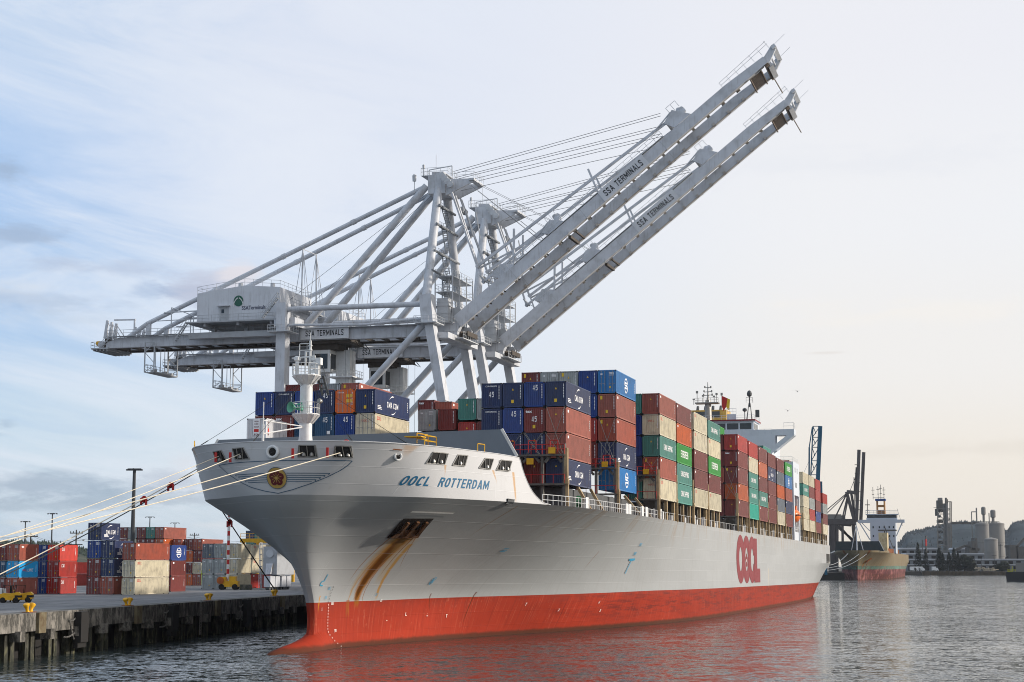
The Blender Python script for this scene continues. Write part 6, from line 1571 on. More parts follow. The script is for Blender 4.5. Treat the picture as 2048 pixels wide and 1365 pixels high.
yard(269, 1190, .86, 12.19, [[('cream', 'oocl'), ('cream', 'oocl'), ('brown', 'num')]], 'the yard stack with cream sides')
yard(325, 1171.8, .84, 12.19, [[('maroon',), ('brown',), ('maroon',), ('rust orange', 'num'), ('brown', 'num')], [('maroon',)] * 4 + [('teal',)], [('maroon',)] * 5, [('maroon',)] * 3 + [('cream',), ('silver',)], [('maroon',)] * 5], 'the five-high yard row')
yard(341, 1184, .86, 6.06, [[('maroon', 'num'), ('maroon', 'num'), ('blue', 'ring')], [('maroon',)] * 3], 'the narrow blue-topped yard stack')
yard(402, 1171.5, .84, 12.19, [[('brown',), ('cream', 'oocl'), ('maroon', 'num'), ('brown', 'num')], [('orange',), ('maroon',), ('orange',), ('maroon',)]], 'the four-high stack at mid yard')
yard(361, 1171.5, .84, 12.19, [[('orange',), ('maroon',), ('pale blue',), ('brown', 'num')]], 'the half hidden mid yard stack')
yard(474, 1179, .93, 6.06, [[('cream',), ('cream',), ('cream',)], [('silver',), ('silver',), ('silver',)], [('silver',), ('silver',), ('slate',)]], 'the stack behind the striped pole')
yard(503, 1177, .93, 12.19, [[('red', 'num'), ('cream', 'oocl'), ('cream', 'oocl')]], 'the rightmost yard stack')
yard(152, 1172, .84, 12.19, [[('red',), ('scarlet',)]], 'the low orange stack in the gap')
yard(512, 1164, .84, 12.19, [[('maroon',), ('maroon',), ('maroon',), ('teal',), ('teal',), ('teal',)], [('maroon',)] * 4 + [('navy',), ('navy',)]], 'the far stack under the yellow gantry') if False else None
p = atZ(498, 1166, ZQ)
for k, c in enumerate(('maroon', 'teal', 'maroon', 'teal', 'navy')):
    container(Matrix.Translation(p) @ Matrix.Rotation(-TH, 4, 'Z') @ Matrix.Translation((0, 0, k * 2.5)), c, '%s container, %s, distant stack left under the yellow gantry' % (c, TIER[k]), 'containers stacked in the yard', sc=.9, door=True)
    container(Matrix.Translation(p) @ Matrix.Rotation(-TH, 4, 'Z') @ Matrix.Translation((2.3, 0, k * 2.5)), 'teal' if c != 'teal' else 'slate', '%s container, %s, distant stack right under the yellow gantry' % ('teal' if c != 'teal' else 'slate', TIER[k]), 'containers stacked in the yard', sc=.9, door=True)
# yellow yard gantry
g = thing('yard_gantry', 'yellow rubber-tyred yard gantry rising behind the cream containers', 'gantry crane', M=Matrix.Translation(atZ(505, 1172, ZQ)) @ Matrix.Rotation(-TH, 4, 'Z'))
mb = MB(); mb.box(-3, 13, 0, .7, 8.9, 9.7); mb.box(-3, 13, 7, 7.7, 8.9, 9.7); mb.build('top_beam', M_YEL, g)
for x in (-2.6, 8.6, 10.6): mb = MB(); mb.box(x, x + .5, .1, .6, .8, 8.9); mb.box(x, x + .5, 7.1, 7.6, .8, 8.9); mb.build('leg', M_YEL, g)
mb = MB(); mb.rail([(-3, .1, 9.7), (13, .1, 9.7)], 1.0, 2, .05); mb.box(4, 6, 0, 3, 7.7, 8.9); mb.build('walkway', M_YEL, g)

# striped boom pole of a mobile crane, with its yellow carrier
pb = atZ(455, 1180, ZQ); t = thing('mobile_crane', 'small yellow mobile crane with a red and white striped boom standing upright', 'mobile crane', M=Matrix.Translation(pb))
for k in range(16):
    mb = MB(); mb.tube((0, 0, 1.9 + k * .82), (0, 0, 1.9 + (k + 1) * .82), .24, 10)
    mb.build('boom_section', M_RED if k % 2 else M_WHITE, t)
mb = MB(); mb.box(-1.2, 1.9, -1, 1.2, .5, 1.5); mb.box(.4, 1.5, -1, 1, 1.5, 2.3); mb.box(-1.0, -.2, -1.02, 1.2, 1.3, 2.2); mb.build('carrier', M_YEL, t)
mb = MB(); mb.lathe((-1.1, -1.0, 1.6), [(.1, -.25), (.62, -.2), (.62, .2), (.1, .25)], 14, axis=(0, 1, 0)); mb.build('cable_drum', paint('drum_orange', '#a8591b', .6), t)
for x in (-.9, 1.4): mb = MB(); mb.tube((x, -1.1, .5), (x, -.7, .5), .5, 14); mb.tube((x, .9, .5), (x, 1.3, .5), .5, 14); mb.build('wheel', M_SHADE_BLACK, t)
mb = MB(); mb.box(2.2, 4.2, -.6, .6, 0, .9); tag(mb.build('ballast_block', M_CONC), 'grey concrete block beside the striped crane', 'block'); bpy.data.objects['ballast_block'].location = pb
# forklifts
def forklift(x, y, lab, M2=None):
    t = thing('forklift', lab, 'forklift', 'yellow forklifts in the yard', M=Matrix.Translation(atZ(x, y, ZQ)) @ Matrix.Rotation(R(8), 4, 'Z') @ Matrix.Diagonal((.62, .62, .62, 1)))
    mb = MB(); mb.prism([(-1.9, .5), (-1.9, 1.5), (-1.2, 1.75), (.2, 1.7), (1.5, 1.95), (1.95, 1.6), (1.95, .7), (1.2, .45)], lambda x, z: (x, -.9, z), lambda x, z: (x, .9, z)); mb.build('body', M_YEL, t)
    mb = MB(); mb.box(.9, 1.97, -.93, .93, .95, 1.35); mb.build('counterweight_grille', M_SHADE_BLACK, t)
    for x_ in (-1.2, 1.1): mb = MB(); mb.tube((x_, -1.0, .5), (x_, -.6, .5), .5, 14); mb.tube((x_, .6, .5), (x_, 1.0, .5), .5, 14); mb.build('wheel', M_SHADE_BLACK, t)
    mb = MB()
    for x_ in (-1.3, .3):
        for y_ in (-.8, .8): mb.beam((x_, y_, 1.6), (x_ + .1, y_, 3.1), .1, .1)
    mb.box(-1.3, .5, -.85, .85, 3.1, 3.18); mb.build('overhead_guard', M_SHADE_BLACK, t)
    mb = MB(); mb.box(-2.15, -2.0, -.6, -.45, .1, 3.0); mb.box(-2.15, -2.0, .45, .6, .1, 3.0); mb.box(-3.1, -2.1, -.5, -.35, .1, .18); mb.box(-3.1, -2.1, .35, .5, .1, .18); mb.build('mast', M_SHADE_BLACK, t)
forklift(20, 1206, 'left of the two yellow forklifts before the yard stack'); forklift(44, 1205.5, 'right of the two yellow forklifts before the yard stack')
t = thing('service_vehicle', 'pale van tail cut off by the left edge beside the forklifts', 'van', M=Matrix.Translation(atZ(1, 1205, ZQ)))
mb = MB(); mb.prism([(-2.2, .35), (-2.2, 1.5), (-1.4, 1.6), (.35, 1.55), (.45, .4)], lambda x, z: (x, -.8, z), lambda x, z: (x, .8, z)); mb.build('body', M_WHITE, t)
for x_ in (-1.6, -.1): mb = MB(); mb.tube((x_, -.85, .32), (x_, -.6, .32), .32, 12); mb.tube((x_, .6, .32), (x_, .85, .32), .32, 12); mb.build('wheel', M_SHADE_BLACK, t)
mb = MB(); mb.box(-1.9, .1, -.82, -.8, 1.0, 1.4); mb.build('window', M_GLASS, t)
t = thing('hose_cart', 'yellow-green service cart beside the grey container ends', 'cart', M=Matrix.Translation(atZ(418, 1174, ZQ)))
mb = MB(); mb.box(-1.6, -1.0, 0, 1, .4, 3.2); mb.box(-1.0, 1.2, 0, 1, .4, .8); mb.build('frame', plain('lime_paint', '#c4cf3a'), t); mb = MB(); mb.box(.2, 1.3, 0, 1, .8, 3.0); mb.build('tank', M_WHITE, t)
for x_ in (-1.2, .9): mb = MB(); mb.tube((x_, -.1, .3), (x_, .1, .3), .3, 10); mb.build('wheel', M_SHADE_BLACK, t)

# light masts and utility poles
M_POLE = plain('pole_dark', '#3a3d40', .7); M_WOOD = plain('pole_wood', '#3b332c', .9)
def light_mast(x, ytop, Y, lab, n=6, r=.35, arm=2.2, base=ZQ):
    top = atY(x, ytop, Y); t = thing('light_mast', lab, 'light mast', 'yard light masts', M=Matrix.Translation((top.x, top.y, base)))
    h = top.z - base; mb = MB(); mb.tube((0, 0, 0), (0, 0, h), r, 8, r2=r * .6); mb.build('pole', M_POLE, t)
    mb = MB(); mb.tube((-arm, 0, h), (arm, 0, h), .07, 5); mb.tube((0, -arm * .7, h), (0, arm * .7, h), .07, 5); mb.build('crossarm', M_POLE, t)
    for k in range(n):
        mb = MB(); xx = -arm + 2 * arm * k / (n - 1); mb.box(xx - .22, xx + .22, -.25, .25, h - .32, h - .08); mb.build('lamp', M_POLE, t)
light_mast(269, 938, 300, 'tall thick black light mast rising over the centre of the yard', 6, .45, 1.2)
light_mast(105, 1027, 520, 'slim light mast left of the black mast, above the three red containers', 4, .3, 1.4)
light_mast(51, 1043, 560, 'slim light mast nearest the left edge', 4, .3, 1.4)
light_mast(300, 1034, 640, 'slim light mast just right of the black mast', 4, .3, 1.6)
light_mast(350, 1046, 700, 'short slim light mast second right of the black mast', 4, .3, 1.7)
def utility(x, ytop, Y, lab, arms=1):
    top = atY(x, ytop, Y); t = thing('utility_pole', lab, 'utility pole', 'wooden utility poles', M=Matrix.Translation((top.x, top.y, ZQ)))
    h = top.z - ZQ; mb = MB(); mb.tube((0, 0, 0), (0, 0, h), .25, 7, r2=.16); mb.build('pole', M_WOOD, t); mb = MB()
    for k in range(arms): mb.box(-1.7, 1.7, -.1, .1, h - 1.0 - k * 3.0, h - .75 - k * 3.0); 
    for q in (-1.5, -.8, .8, 1.5): mb.tube((q, 0, h - .75), (q, 0, h - .35), .1, 5)
    mb.build('crossarm', M_WOOD, t)
utility(62, 1066, 420, 'wooden utility pole with a wide crossarm at the far left'); utility(153, 1060, 450, 'thin utility pole with two crossarms between the yard stacks', 2)
utility(389, 1066, 620, 'utility pole above the centre yard stacks, left one', 1); utility(404, 1081, 640, 'low utility pole above the centre yard stacks, right one')
mb = MB()
pts = [(-40, 1060), (62, 1071), (153, 1080)]
for dy in (0, 3):
    for (xa, ya), (xb, yb) in (((-60, 1062), (62, 1069)), ((62, 1069), (153, 1078)), ((153, 1078), (389, 1074)), ((389, 1074), (520, 1076))):
        a, b_ = atY(xa, ya + dy, 430), atY(xb, yb + dy, 430); prev = a
        for k in range(1, 7):
            q = a.lerp(b_, k / 6); q.z -= 1.2 * math.sin(math.pi * k / 6); mb.tube(prev, q, .035, 3); prev = q
tag(mb.build('power_line', M_WIRE), 'thin overhead power lines strung between the utility poles', 'power lines')

# ------------------------------------------------------------ mooring lines
def SH(w, a, z): return MS @ Vector((w, a, z))
def rope(p, q, sag, r, mat, lab, grp='mooring lines', name='mooring_rope', n=18):
    mb = MB(); pts = []
    for k in range(n + 1):
        t_ = k / n; v = Vector(p).lerp(Vector(q), t_); v.z -= sag * 4 * t_ * (1 - t_); pts.append(v)
    mb.path(pts, r, 6, 0); o = mb.build(name, mat, smooth=True); tag(o, lab, 'rope', grp); return pts
BL1 = atZ(-190, 1248, ZQ + .5); BL2 = atZ(-560, 1285, ZQ + .5)
RP = [
 ((-6.3, 1.9, 18.1), (-600, 1262), .6, .034, M_ROPE, 'cream mooring rope from the leftmost bow opening, highest of the fan'),
 ((-3.6, .9, 18.2), (-560, 1275), .6, .038, M_ROPE, 'cream mooring rope from the second bow opening'),
 ((3.0, .6, 18.2), (-800, 1262), .6, .046, M_ROPE, 'thick cream mooring rope crossing above the flower emblem'),
 ((6.3, 1.8, 18.2), (-900, 1280), .6, .046, M_ROPE, 'thick cream mooring rope crossing over the flower emblem'),
]
def ropeto(p3, px, Yend, sag, r, mat, lab): rope(SH(*p3), atY(px[0], px[1], Yend), sag, r, mat, lab)
for p3, px, sag, r, mat, lab in RP: ropeto(p3, px, 4.0 * 3445 / (px[1] - 1131), sag, r, mat, lab)
g1 = rope(MS @ hp(10.3, 17.45, .1, -1), atY(-170, 1231, 143), .35, .05, M_ROPE, 'doubled pale mooring rope running steeply down to the lower left, upper strand')
g2 = rope(MS @ hp(10.3, 17.2, .1, -1), atY(-166, 1233, 143.5), .5, .05, M_ROPED, 'doubled dark mooring rope running steeply down to the lower left, lower strand')
def ratguard(c, lab):
    t = thing('rat_guard', lab, 'rat guard', 'red rat guards on the mooring lines', M=Matrix.Translation(c))
    mb = MB(); mb.lathe((0, 0, 0), [(.1, -.1), (.34, -.05), (.34, .05), (.1, .1)], 10, axis=(.75, -.6, -.3)); mb.box(-.34, -.14, -.1, .1, -.6, .1); mb.box(.14, .34, -.1, .1, -.6, .1); mb.build('disc', M_RED, t)
ratguard(g1[2] + Vector((0, 0, -.1)), 'red rat guard on the doubled rope nearest the bow'); ratguard(g1[4], 'red rat guard lower down the doubled rope')
sb = on_quay(548); qb_ = W(sb, edgeL(sb) + 1.1, ZQ + .9)
for dd, nm in ((0, 'left'), (.5, 'right')):
    g3 = rope(MS @ hp(12.6 + dd * .6, 16.9, .1, -1), qb_ + Vector((dd * .2, 0, 0)), .1, .05, M_ROPED, 'dark head line dropping from the bow to the far bollard, %s strand' % nm)
ratguard(g3[6], 'red rat guard on the dark lines beside the bow flare')
for px_, (x, y, z) in (('a', (-6.6, 2.0, 18.0)), ('b', (-4.6, 1.0, 17.9)), ('c', (2.2, .2, 18.1)), ('d', (5.3, 1.2, 18.2))):
    mb = MB(); q = SH(x, y, z); mb.box(q.x - .12, q.x + .12, q.y - .5, q.y - .3, q.z - .5, q.z + .45)
    tag(mb.build('rope_guard_flap', M_RED), {'a': 'red canvas guard in the leftmost bow opening', 'b': 'red canvas guard on the rope left of the second bow opening', 'c': 'red canvas guard at the left side of the third bow opening', 'd': 'red canvas guard at the left of the fourth bow opening'}[px_], 'rope guard')
# ------------------------------------------------------------ background right of the ship
M_GCR = paint('old_crane_grey', '#4d4a4a', .7, .3, '#2c2a29', .1)
M_BCR = paint('blue_crane_paint', '#1d5670', .6, .25, '#173a49', .2)
M_BHOUSE = paint('white_deckhouse', '#adb4bd', .55, .15, '#8b8f92', .2)
M_TREE = plain('far_tree_green', '#1f2a1f', .95)
M_TRUNK = plain('trunk_brown', '#2f271f', .95)
M_SILO = paint('silo_concrete', '#747370', .8, .25, '#6c6864', .05, streak=.2)
M_IND = paint('industrial_grey', '#55534f', .8, .4, '#2e2b29', .2)
M_ROOFW = plain('pale_roof', '#aeb2b8', .6)
M_WALLG = plain('warehouse_wall', '#6f7479', .8)

# second ship: same family of hull, smaller, moored ahead on the same berth line
M2 = Matrix.Translation(W(1004, 82.3, 0)) @ Matrix.Rotation(-TH, 4, 'Z') @ Matrix.Diagonal((.76, .80, 1.10, 1))
sh2 = thing('freighter', 'weathered cream freighter with faded pink and green lower hull, moored beyond the stern', 'ship', M=M2)
M_H2 = hull_material('freighter_paint', '#766c55', '#5f3436', band=('#4f7f70', 2.0), boot=(7.2, 7.2), seams=False, edge_rust=.9, seed=5.0, dirty=.75, streaks=[
    ((14, 10.0), (16, 6.6), 1.6, .5, '#a0661f', .95), ((8, 15.4), (9, 12.0), 1.0, .5, '#6a3c18', .9), ((22, 14.0), (22.5, 10), .5, .3, '#7b5a2a', .7)])
o = shell(lambda ap: ZS).build('hull', M_H2, sh2); weld(o)
o = shell(lambda ap: [ZK, ZK + .5, ZK + 1.0], [a for a in APS if a < 60]).build('bulwark', M_H2, sh2); weld(o)
mb = MB(); mb.mesh([(s * halfw(318.5, z), aE, z) for z in ZS for s in (-1, 1)], [(2 * i, 2 * i + 1, 2 * i + 3, 2 * i + 2) for i in range(len(ZS) - 1)]); mb.build('transom', M_H2, sh2)
mb = MB()
for i in range(len(APS) - 1):
    z = 14.2; w0, w1 = halfw(APS[i], z) - .05, halfw(APS[i+1], z) - .05; mb.quad((-w0, APS[i] + A0(z) * offs(APS[i]), z), (w0, APS[i] + A0(z) * offs(APS[i]), z), (w1, APS[i+1] + A0(z) * offs(APS[i+1]), z), (-w1, APS[i+1] + A0(z) * offs(APS[i+1]), z))
mb.build('deck', M_DECK, sh2)
mb = MB(); mb.prism([(-17.5, 15.0), (-16.4, 20.2), (16.0, 20.2), (19.6, 14.9)], lambda x, z: (x, 22, z), lambda x, z: (x, 22.6, z)); mb.build('breakwater', paint('dark_green_paint', '#16272b', .6, .2), sh2)
mb = MB(); mb.beam((16.1, 22.2, 20.3), (19.7, 22.2, 14.9), .6, .25, up=(0, 1, 0)); mb.beam((-17.6, 22.2, 15.0), (-21, 22.2, 14.0), .6, .25, up=(0, 1, 0)); mb.build('edge_trim', M_BRT, sh2)
mb = MB(); mb.tube((0, 12, 15), (0, 12, 30), .5, 8, r2=.3); mb.tube((-4.5, 16, 15), (-.3, 12, 28), .25, 6); mb.tube((4.5, 16, 15), (.3, 12, 28), .25, 6); mb.build('foremast', M_BHOUSE, sh2)
_n0 = len(sh2.children)
mb = MB(); mb.box(2, 22.5, 120, 140, 14.2, 33.6)
mb.prism([(22.5, 31.6), (30, 31.6), (30, 33.4), (22.5, 33.4)], wy(120), wy(124)); mb.prism([(2, 31.6), (-8, 31.6), (-8, 33.4), (2, 33.4)], wy(120), wy(124))
mb.prism([(22.5, 24.0), (23.3, 24.0), (28.5, 31.6), (27.4, 31.6)], wy(121), wy(122)); mb.prism([(2, 22.0), (1, 22.0), (-7, 31.6), (-6, 31.6)], wy(121), wy(122)); mb.prism([(2, 27.0), (1.2, 27.0), (-5, 31.6), (-4.2, 31.6)], wy(121), wy(122))
mb.box(-1.5, 25, 121, 134, 36.2, 36.7); mb.box(-1, 24, 122, 132, 33.4, 34.4)
dh2 = mb.build('deckhouse', M_BHOUSE, sh2)
mb = MB(); mb.box(-.6, 23.6, 122.2, 132, 34.4, 36.2); mb.build('bridge_window', M_GLASS, dh2)
mb = MB()
for w in (4, 9, 13, 17, 20.5):
    for z in (17, 23.5, 28.5): mb.box(w, w + 1.0, 119.8, 120.0, z, z + 1.2)
mb.build('window', M_GLASS, dh2)
mb = MB(); mb.rail([(-1.5, 121, 36.7), (25, 121, 36.7)], 2.0, 3.0, .1); mb.build('railing', M_BHOUSE, dh2)
mb = MB(); mb.box(6.0, 13.5, 138, 146, 36.7, 41.0); mb.box(6.2, 7.2, 138, 146, 41.0, 49.5); mb.box(12.2, 13.2, 138, 146, 41.0, 49.5); mb.box(7.2, 12.2, 140, 146, 45.5, 46.8); mb.box(7.2, 12.2, 141, 146, 41.0, 43.6); fu2 = mb.build('funnel', paint('funnel_orange', '#9c6c2a', .6, .3), sh2)
mb = MB(); mb.box(5.9, 13.6, 137.9, 146.1, 36.9, 39.9); mb.box(5.4, 13.8, 137.5, 146.5, 49.5, 50.8); mb.build('funnel_band', plain('funnel_blue', '#1c3f74'), fu2)
mb = MB()
for w, h in ((3.6, 8), (7.8, 8.5), (10.0, 9.5), (12.6, 8)): mb.tube((w, 140, 50.5), (w, 140, 50.5 + h), .22, 5); mb.beam((w - 1.3, 140, 50.5 + h * .75), (w + 1.3, 140, 50.5 + h * .75), .3, .3); mb.beam((w - .9, 140, 50.5 + h * .4), (w + .9, 140, 50.5 + h * .4), .3, .3)
mb.beam((3.6, 140, 51.5), (12.6, 140, 51.5), .3, .3)
mb.tube((0, 124, 36.7), (0, 124, 50), .3, 5); mb.beam((-2, 124, 46.5), (2, 124, 46.5), .4, .5); mb.beam((-1.4, 124, 43), (1.4, 124, 43), .4, .5); mb.tube((28, 124, 33), (24, 124, 44), .12, 4)
mb.build('signal_mast', M_IND, sh2)
mb = MB()
rn = random.Random(5)
for k in range(14): a = 52 + k * 10; mb.box(19.6, 20.8, a, a + 4 + rn.random() * 3, 14.3, 16.6)
mb.build('hatch_cover', M_RUST, sh2)
mb = MB(); mb.box(14, 20.6, 46, 60, 14.3, 25.0); mb.build('deck_crane_house', paint('pale_cream', '#b9ab86', .7, .5, '#6b4a28'), sh2)
mb = MB(); mb.box(12, 26, 70, 84, 26.3, 27); mb.beam((14, 75, 15), (17, 75, 27), .8, .8); mb.tube((20.5, 118, 17), (13.5, 118, 30), .3, 5); mb.build('gangway', M_IND, sh2)
mb = MB(); mb.beam(hp(15.5, 9.8, .3), hp(17.5, 11.5, .3), 1.2, .8); mb.beam(hp(15.6, 9.2, .3), hp(15.6, 10.3, .3), 2.6, .5); mb.tube(hp(17.6, 9.6, .2), hp(17.0, -.5, .5), .13, 5); mb.build('anchor', M_RUST, sh2)
for o_ in sh2.children[_n0:]:
    if o_.name.split('.')[0] in ('deckhouse', 'funnel', 'signal_mast'): o_.scale.z = .89; o_.location.z = .6
# two white lines from the far stern to the freighter's bow
for k, (a0, b0) in enumerate((((-6, 3, 13.6), (1650, 1131)), ((2.5, .6, 13.4), (1652, 1136)), ((8, 3.5, 13.4), (1655, 1141)))):
    p_ = M2 @ Vector(a0); rope(p_, atY(b0[0], b0[1], 985), 2.0, .13, M_WMARK, ['upper', 'middle', 'lower'][k] + ' white mooring line from the freighter bow to the quay at its left', 'mooring lines of the far ship', n=8)

# dark quay and its twin-boom crane
def bgbox(name, label, cat, x0, x1, ytop, ybot, Y, depth, mat, parent=None, rot=0):
    """a box whose front face spans these image columns / rows at depth Y"""
    a, b_ = atY(x0, ytop, Y), atY(x1, ybot, Y); mb = MB(); mb.box(a.x, b_.x, Y, Y + depth, b_.z, a.z)
    o = mb.build(name, mat, parent)
    if parent is None: tag(o, label, cat)
    return o
mb = MB(); q0, q1 = atY(1560, 1146, 960), atY(1668, 1162, 960); mb.box(q0.x, q1.x + 6, 960, 1500, -3, 4.2); struct(mb.build('far_quay', M_SHADE_BLACK))
t = thing('quay_crane', 'old dark grey twin-boom quay crane with both booms raised, left of the freighter', 'crane', M=Matrix.Translation(atY(1690, 1131, 1120)))
o0 = t.matrix_world.translation
BP = lambda x, y, Y=1120: atY(x, y, Y) - o0
def bars(name, segs, mat, par, w=1.2, Y=1120):
    for s_ in segs:
        (x0, y0), (x1, y1) = s_[0], s_[1]; ww = s_[2] if len(s_) > 2 else w; Y_ = s_[3] if len(s_) > 3 else Y
        mb = MB(); mb.beam(BP(x0, y0, Y_), BP(x1, y1, Y_), ww, ww, up=(0, 1, 0)); mb.build(name, mat, par)
bars('boom', [((1713, 1044), (1718, 900), 1.9), ((1721.5, 1044), (1727.5, 905), 1.9, 1128)], M_GCR, t)
bars('mast', [((1693, 984), (1709, 1043), 1.8), ((1702, 984), (1712, 1043), 1.4, 1130), ((1694, 984), (1712, 986), 2.2), ((1710, 984), (1713, 935), 1.0), ((1712, 986), (1714, 1040), 1.0)], M_GCR, t)
bars('girder', [((1655, 1044), (1712, 1044), 3.6), ((1655, 1049), (1712, 1049), 1.5, 1132)], M_GCR, t)
bars('leg', [((1666, 1050), (1666, 1150), 2.6), ((1674, 1050), (1674, 1150), 1.8), ((1685, 1050), (1686, 1150), 1.4), ((1706, 1046), (1711, 1100), 2.0), ((1661, 1050), (1660, 1150), 1.5)], M_GCR, t)
bars('stay', [((1692, 988), (1654, 1020), .5), ((1692, 990), (1654, 1027), .5), ((1692, 991), (1668, 1040), .8), ((1695, 992), (1684, 1040), .8), ((1697, 992), (1688, 1040), .8), ((1702, 1052), (1676, 1050), 1), ((1672, 1052), (1706, 1080), 1.3), ((1678, 1052), (1708, 1086), 1.3), ((1700, 982), (1713, 950), .3), ((1709, 1040), (1708, 955), .5)], M_GCR, t)
mb = MB(); p0, p1 = BP(1656, 1029), BP(1683, 1041); mb.box(p0.x, p1.x, 0, 12, p1.z, p0.z); p0, p1 = BP(1684, 1031), BP(1692, 1041); mb.box(p0.x, p1.x, 2, 10, p1.z, p0.z); mb.build('machinery_house', M_SILO, t)
mb = MB()
for k in range(6): q = BP(1713.0 + k * .3, 930 + k * 18); mb.beam(q - Vector((1.2, 0, 0)), q + Vector((2.2, 0, 0)), .4, .4)
mb.build('boom_rung', M_GCR, t)
# blue crane boom rising behind the stern stacks
t = thing('blue_crane', 'tall narrow blue lattice crane boom standing behind the aft container stacks', 'crane', M=Matrix.Translation(atY(1630, 1131, 640)))
o0 = t.matrix_world.translation
Yb = 640
def pq(f): return (1618.5 + 6.5 * f, 985 - f * 131), (1633 + 6.0 * f, 985 - f * 131)
mb = MB(); a, b_ = BP(1634.5, 985, Yb), BP(1640.5, 853, Yb); mb.beam(a, b_, 1.25, 2.0, up=(0, 1, 0)); a, b_ = BP(1630, 985, Yb), BP(1636, 853, Yb); 
mb.build('boom', M_BCR, t)
mb = MB(); mb.beam(BP(1620, 985, Yb), BP(1626, 853, Yb), .4, .4, up=(0, 1, 0)); mb.beam(BP(1618, 985, Yb), BP(1618.5, 895, Yb), .5, .5, up=(0, 1, 0)); mb.beam(BP(1618.5, 895, Yb), BP(1624.5, 855, Yb), .35, .35, up=(0, 1, 0))
mb.build('boom', M_BCR, t)
mb = MB()
ys = [853, 875, 895, 922, 950, 985]
for y0, y1 in zip(ys, ys[1:]):
    f0, f1 = (985 - y0) / 132, (985 - y1) / 132
    A_, B_ = (1620 + 6 * f0, y0), (1634 + 6 * f0, y0); C_, D_ = (1620 + 6 * f1, y1), (1634 + 6 * f1, y1)
    for p_, q_ in ((A_, B_), (A_, ((C_[0] + D_[0]) / 2, (y0 + y1) / 2 + 4)), (B_, C_)): mb.tube(BP(*p_, Yb), BP(*q_, Yb), .14, 4)
mb.tube(BP(1610, 962, Yb), BP(1618, 962, Yb), .5, 5); mb.tube(BP(1608, 945, Yb), BP(1617, 925, Yb), .05, 3); mb.build('lattice', M_BCR, t)
for xo in (-4.5, 4.5):
    for yo in (0, 14):
        mb = MB(); q0_, q1_ = BP(1628, 985, Yb) + Vector((xo * .35, yo * .5, 0)), BP(1628, 1150, Yb) + Vector((xo, yo, 0)); mb.beam(q0_, q1_, .9, .9, up=(0, 1, 0)); mb.build('leg', M_BCR, t)
mb = MB(); zc_ = BP(1628, 985, Yb); mb.box(zc_.x - 3, zc_.x + 3, -1, 8, zc_.z - 1, zc_.z + 4); mb.build('slewing_house', M_BCR, t)
for f_ in (.25, .5, .75):
    mb = MB(); c0_ = BP(1628, 985, Yb).lerp(BP(1628, 1150, Yb), f_); h_ = 4.5 * (.35 + .65 * f_); mb.box(c0_.x - h_, c0_.x + h_, -.3, .3, c0_.z - .3, c0_.z + .3); mb.build('leg_tie', M_BCR, t)

# far shore
SY = 1430.0
mb = MB(); pL, pR = atY(1790, 1140, SY), atY(3600, 1140, SY)
mb.box(pL.x - 900, pR.x, SY, SY + 7000, -3, 3.2); struct(mb.build('far_shore_land', plain('shore_ground', '#3c3b36', .95)))
t = thing('timber_pier', 'long dark timber pile wall along the far shore', 'pier', M=Matrix.Translation(atY(1845, 1150, SY - 6)))
x0 = t.matrix_world.translation.x; x1 = atY(2012, 1150, SY - 6).x; zt = t.matrix_world.translation.z
mb = MB(); n = 70
rn = random.Random(9)
for k in range(n):
    x = (x1 - x0) * k / n; mb.box(x, x + .55, 0, .6, -3 - zt, 3.0 + rn.random() * 1.0 - zt)
    if k % 3: mb.box(x + .55, x + 1.0, .3, .8, -3 - zt, 2.2 + rn.random() - zt)
pl = mb.build('pile', paint('old_timber', '#544a3c', .95, .5, '#1d1a16', .2), t); pl['kind'] = 'stuff'
mb = MB(); mb.box(0, x1 - x0, .8, 4, 2.2 - zt, 3.4 - zt); mb.build('deck', M_IND, t)
# hills with tree cover
def hill(name, pts, Y, depth, mat, seed, ybase=1140, amp=1.0, step=2.0):
    """ridge running along image points pts at depth Y, falling away behind and in front"""
    rn = random.Random(seed); mb = MB(); f = mono(sorted(pts)); xs = []
    x = pts[0][0]
    while x <= pts[-1][0]: xs.append(x); x += step
    rows = [(0, 0.0), (.25, .45), (.5, .78), (.8, .97), (1.0, 1.0), (1.6, .6)]
    vs = []
    for x in xs:
        top = atY(x, f(x), Y); zb = 2.5
        for d, h in rows:
            yy = Y - depth * (1 - d); hh = zb + (top.z - zb) * h
            vs.append((top.x * (yy / Y), yy, hh + math.sin(x * .11 + d * 5) * top.z * .02 * (1 if 0 < d < 1.2 else 0)))
    m = len(rows); mb.mesh(vs, [(i * m + j, (i + 1) * m + j, (i + 1) * m + j + 1, i * m + j + 1) for i in range(len(xs) - 1) for j in range(m - 1)])
    o = mb.build(name, mat, smooth=True); struct(o); return f, xs
def hillmat(name, a, b_, sc):
    m, nt, b = new_mat(name); x, y, z = xyz(nt, coord(nt)); n = noise(nt, vec3(nt, x, y * .4, z * 1.6), sc, 6, .7)
    nt.links.new(mixc(nt, n.ss(.35, .65), lin(a), lin(b_)).v, b.inputs['Base Color']); b.inputs['Roughness'].default_value = 1; b.inputs['Specular IOR Level'].default_value = .05; return m
M_HILL = hillmat('wooded_hill', '#1f2c31', '#36434a', .012)
fR, xsR = hill('wooded_hills', [(1690, 1118), (1760, 1100), (1800, 1090), (1815, 1073), (1845, 1066), (1880, 1058), (1910, 1052), (1950, 1050), (1985, 1060), (2015, 1068), (2025, 1054), (2050, 1050), (2120, 1056), (2250, 1075), (2600, 1100)], 4300, 1500, M_HILL, 3)
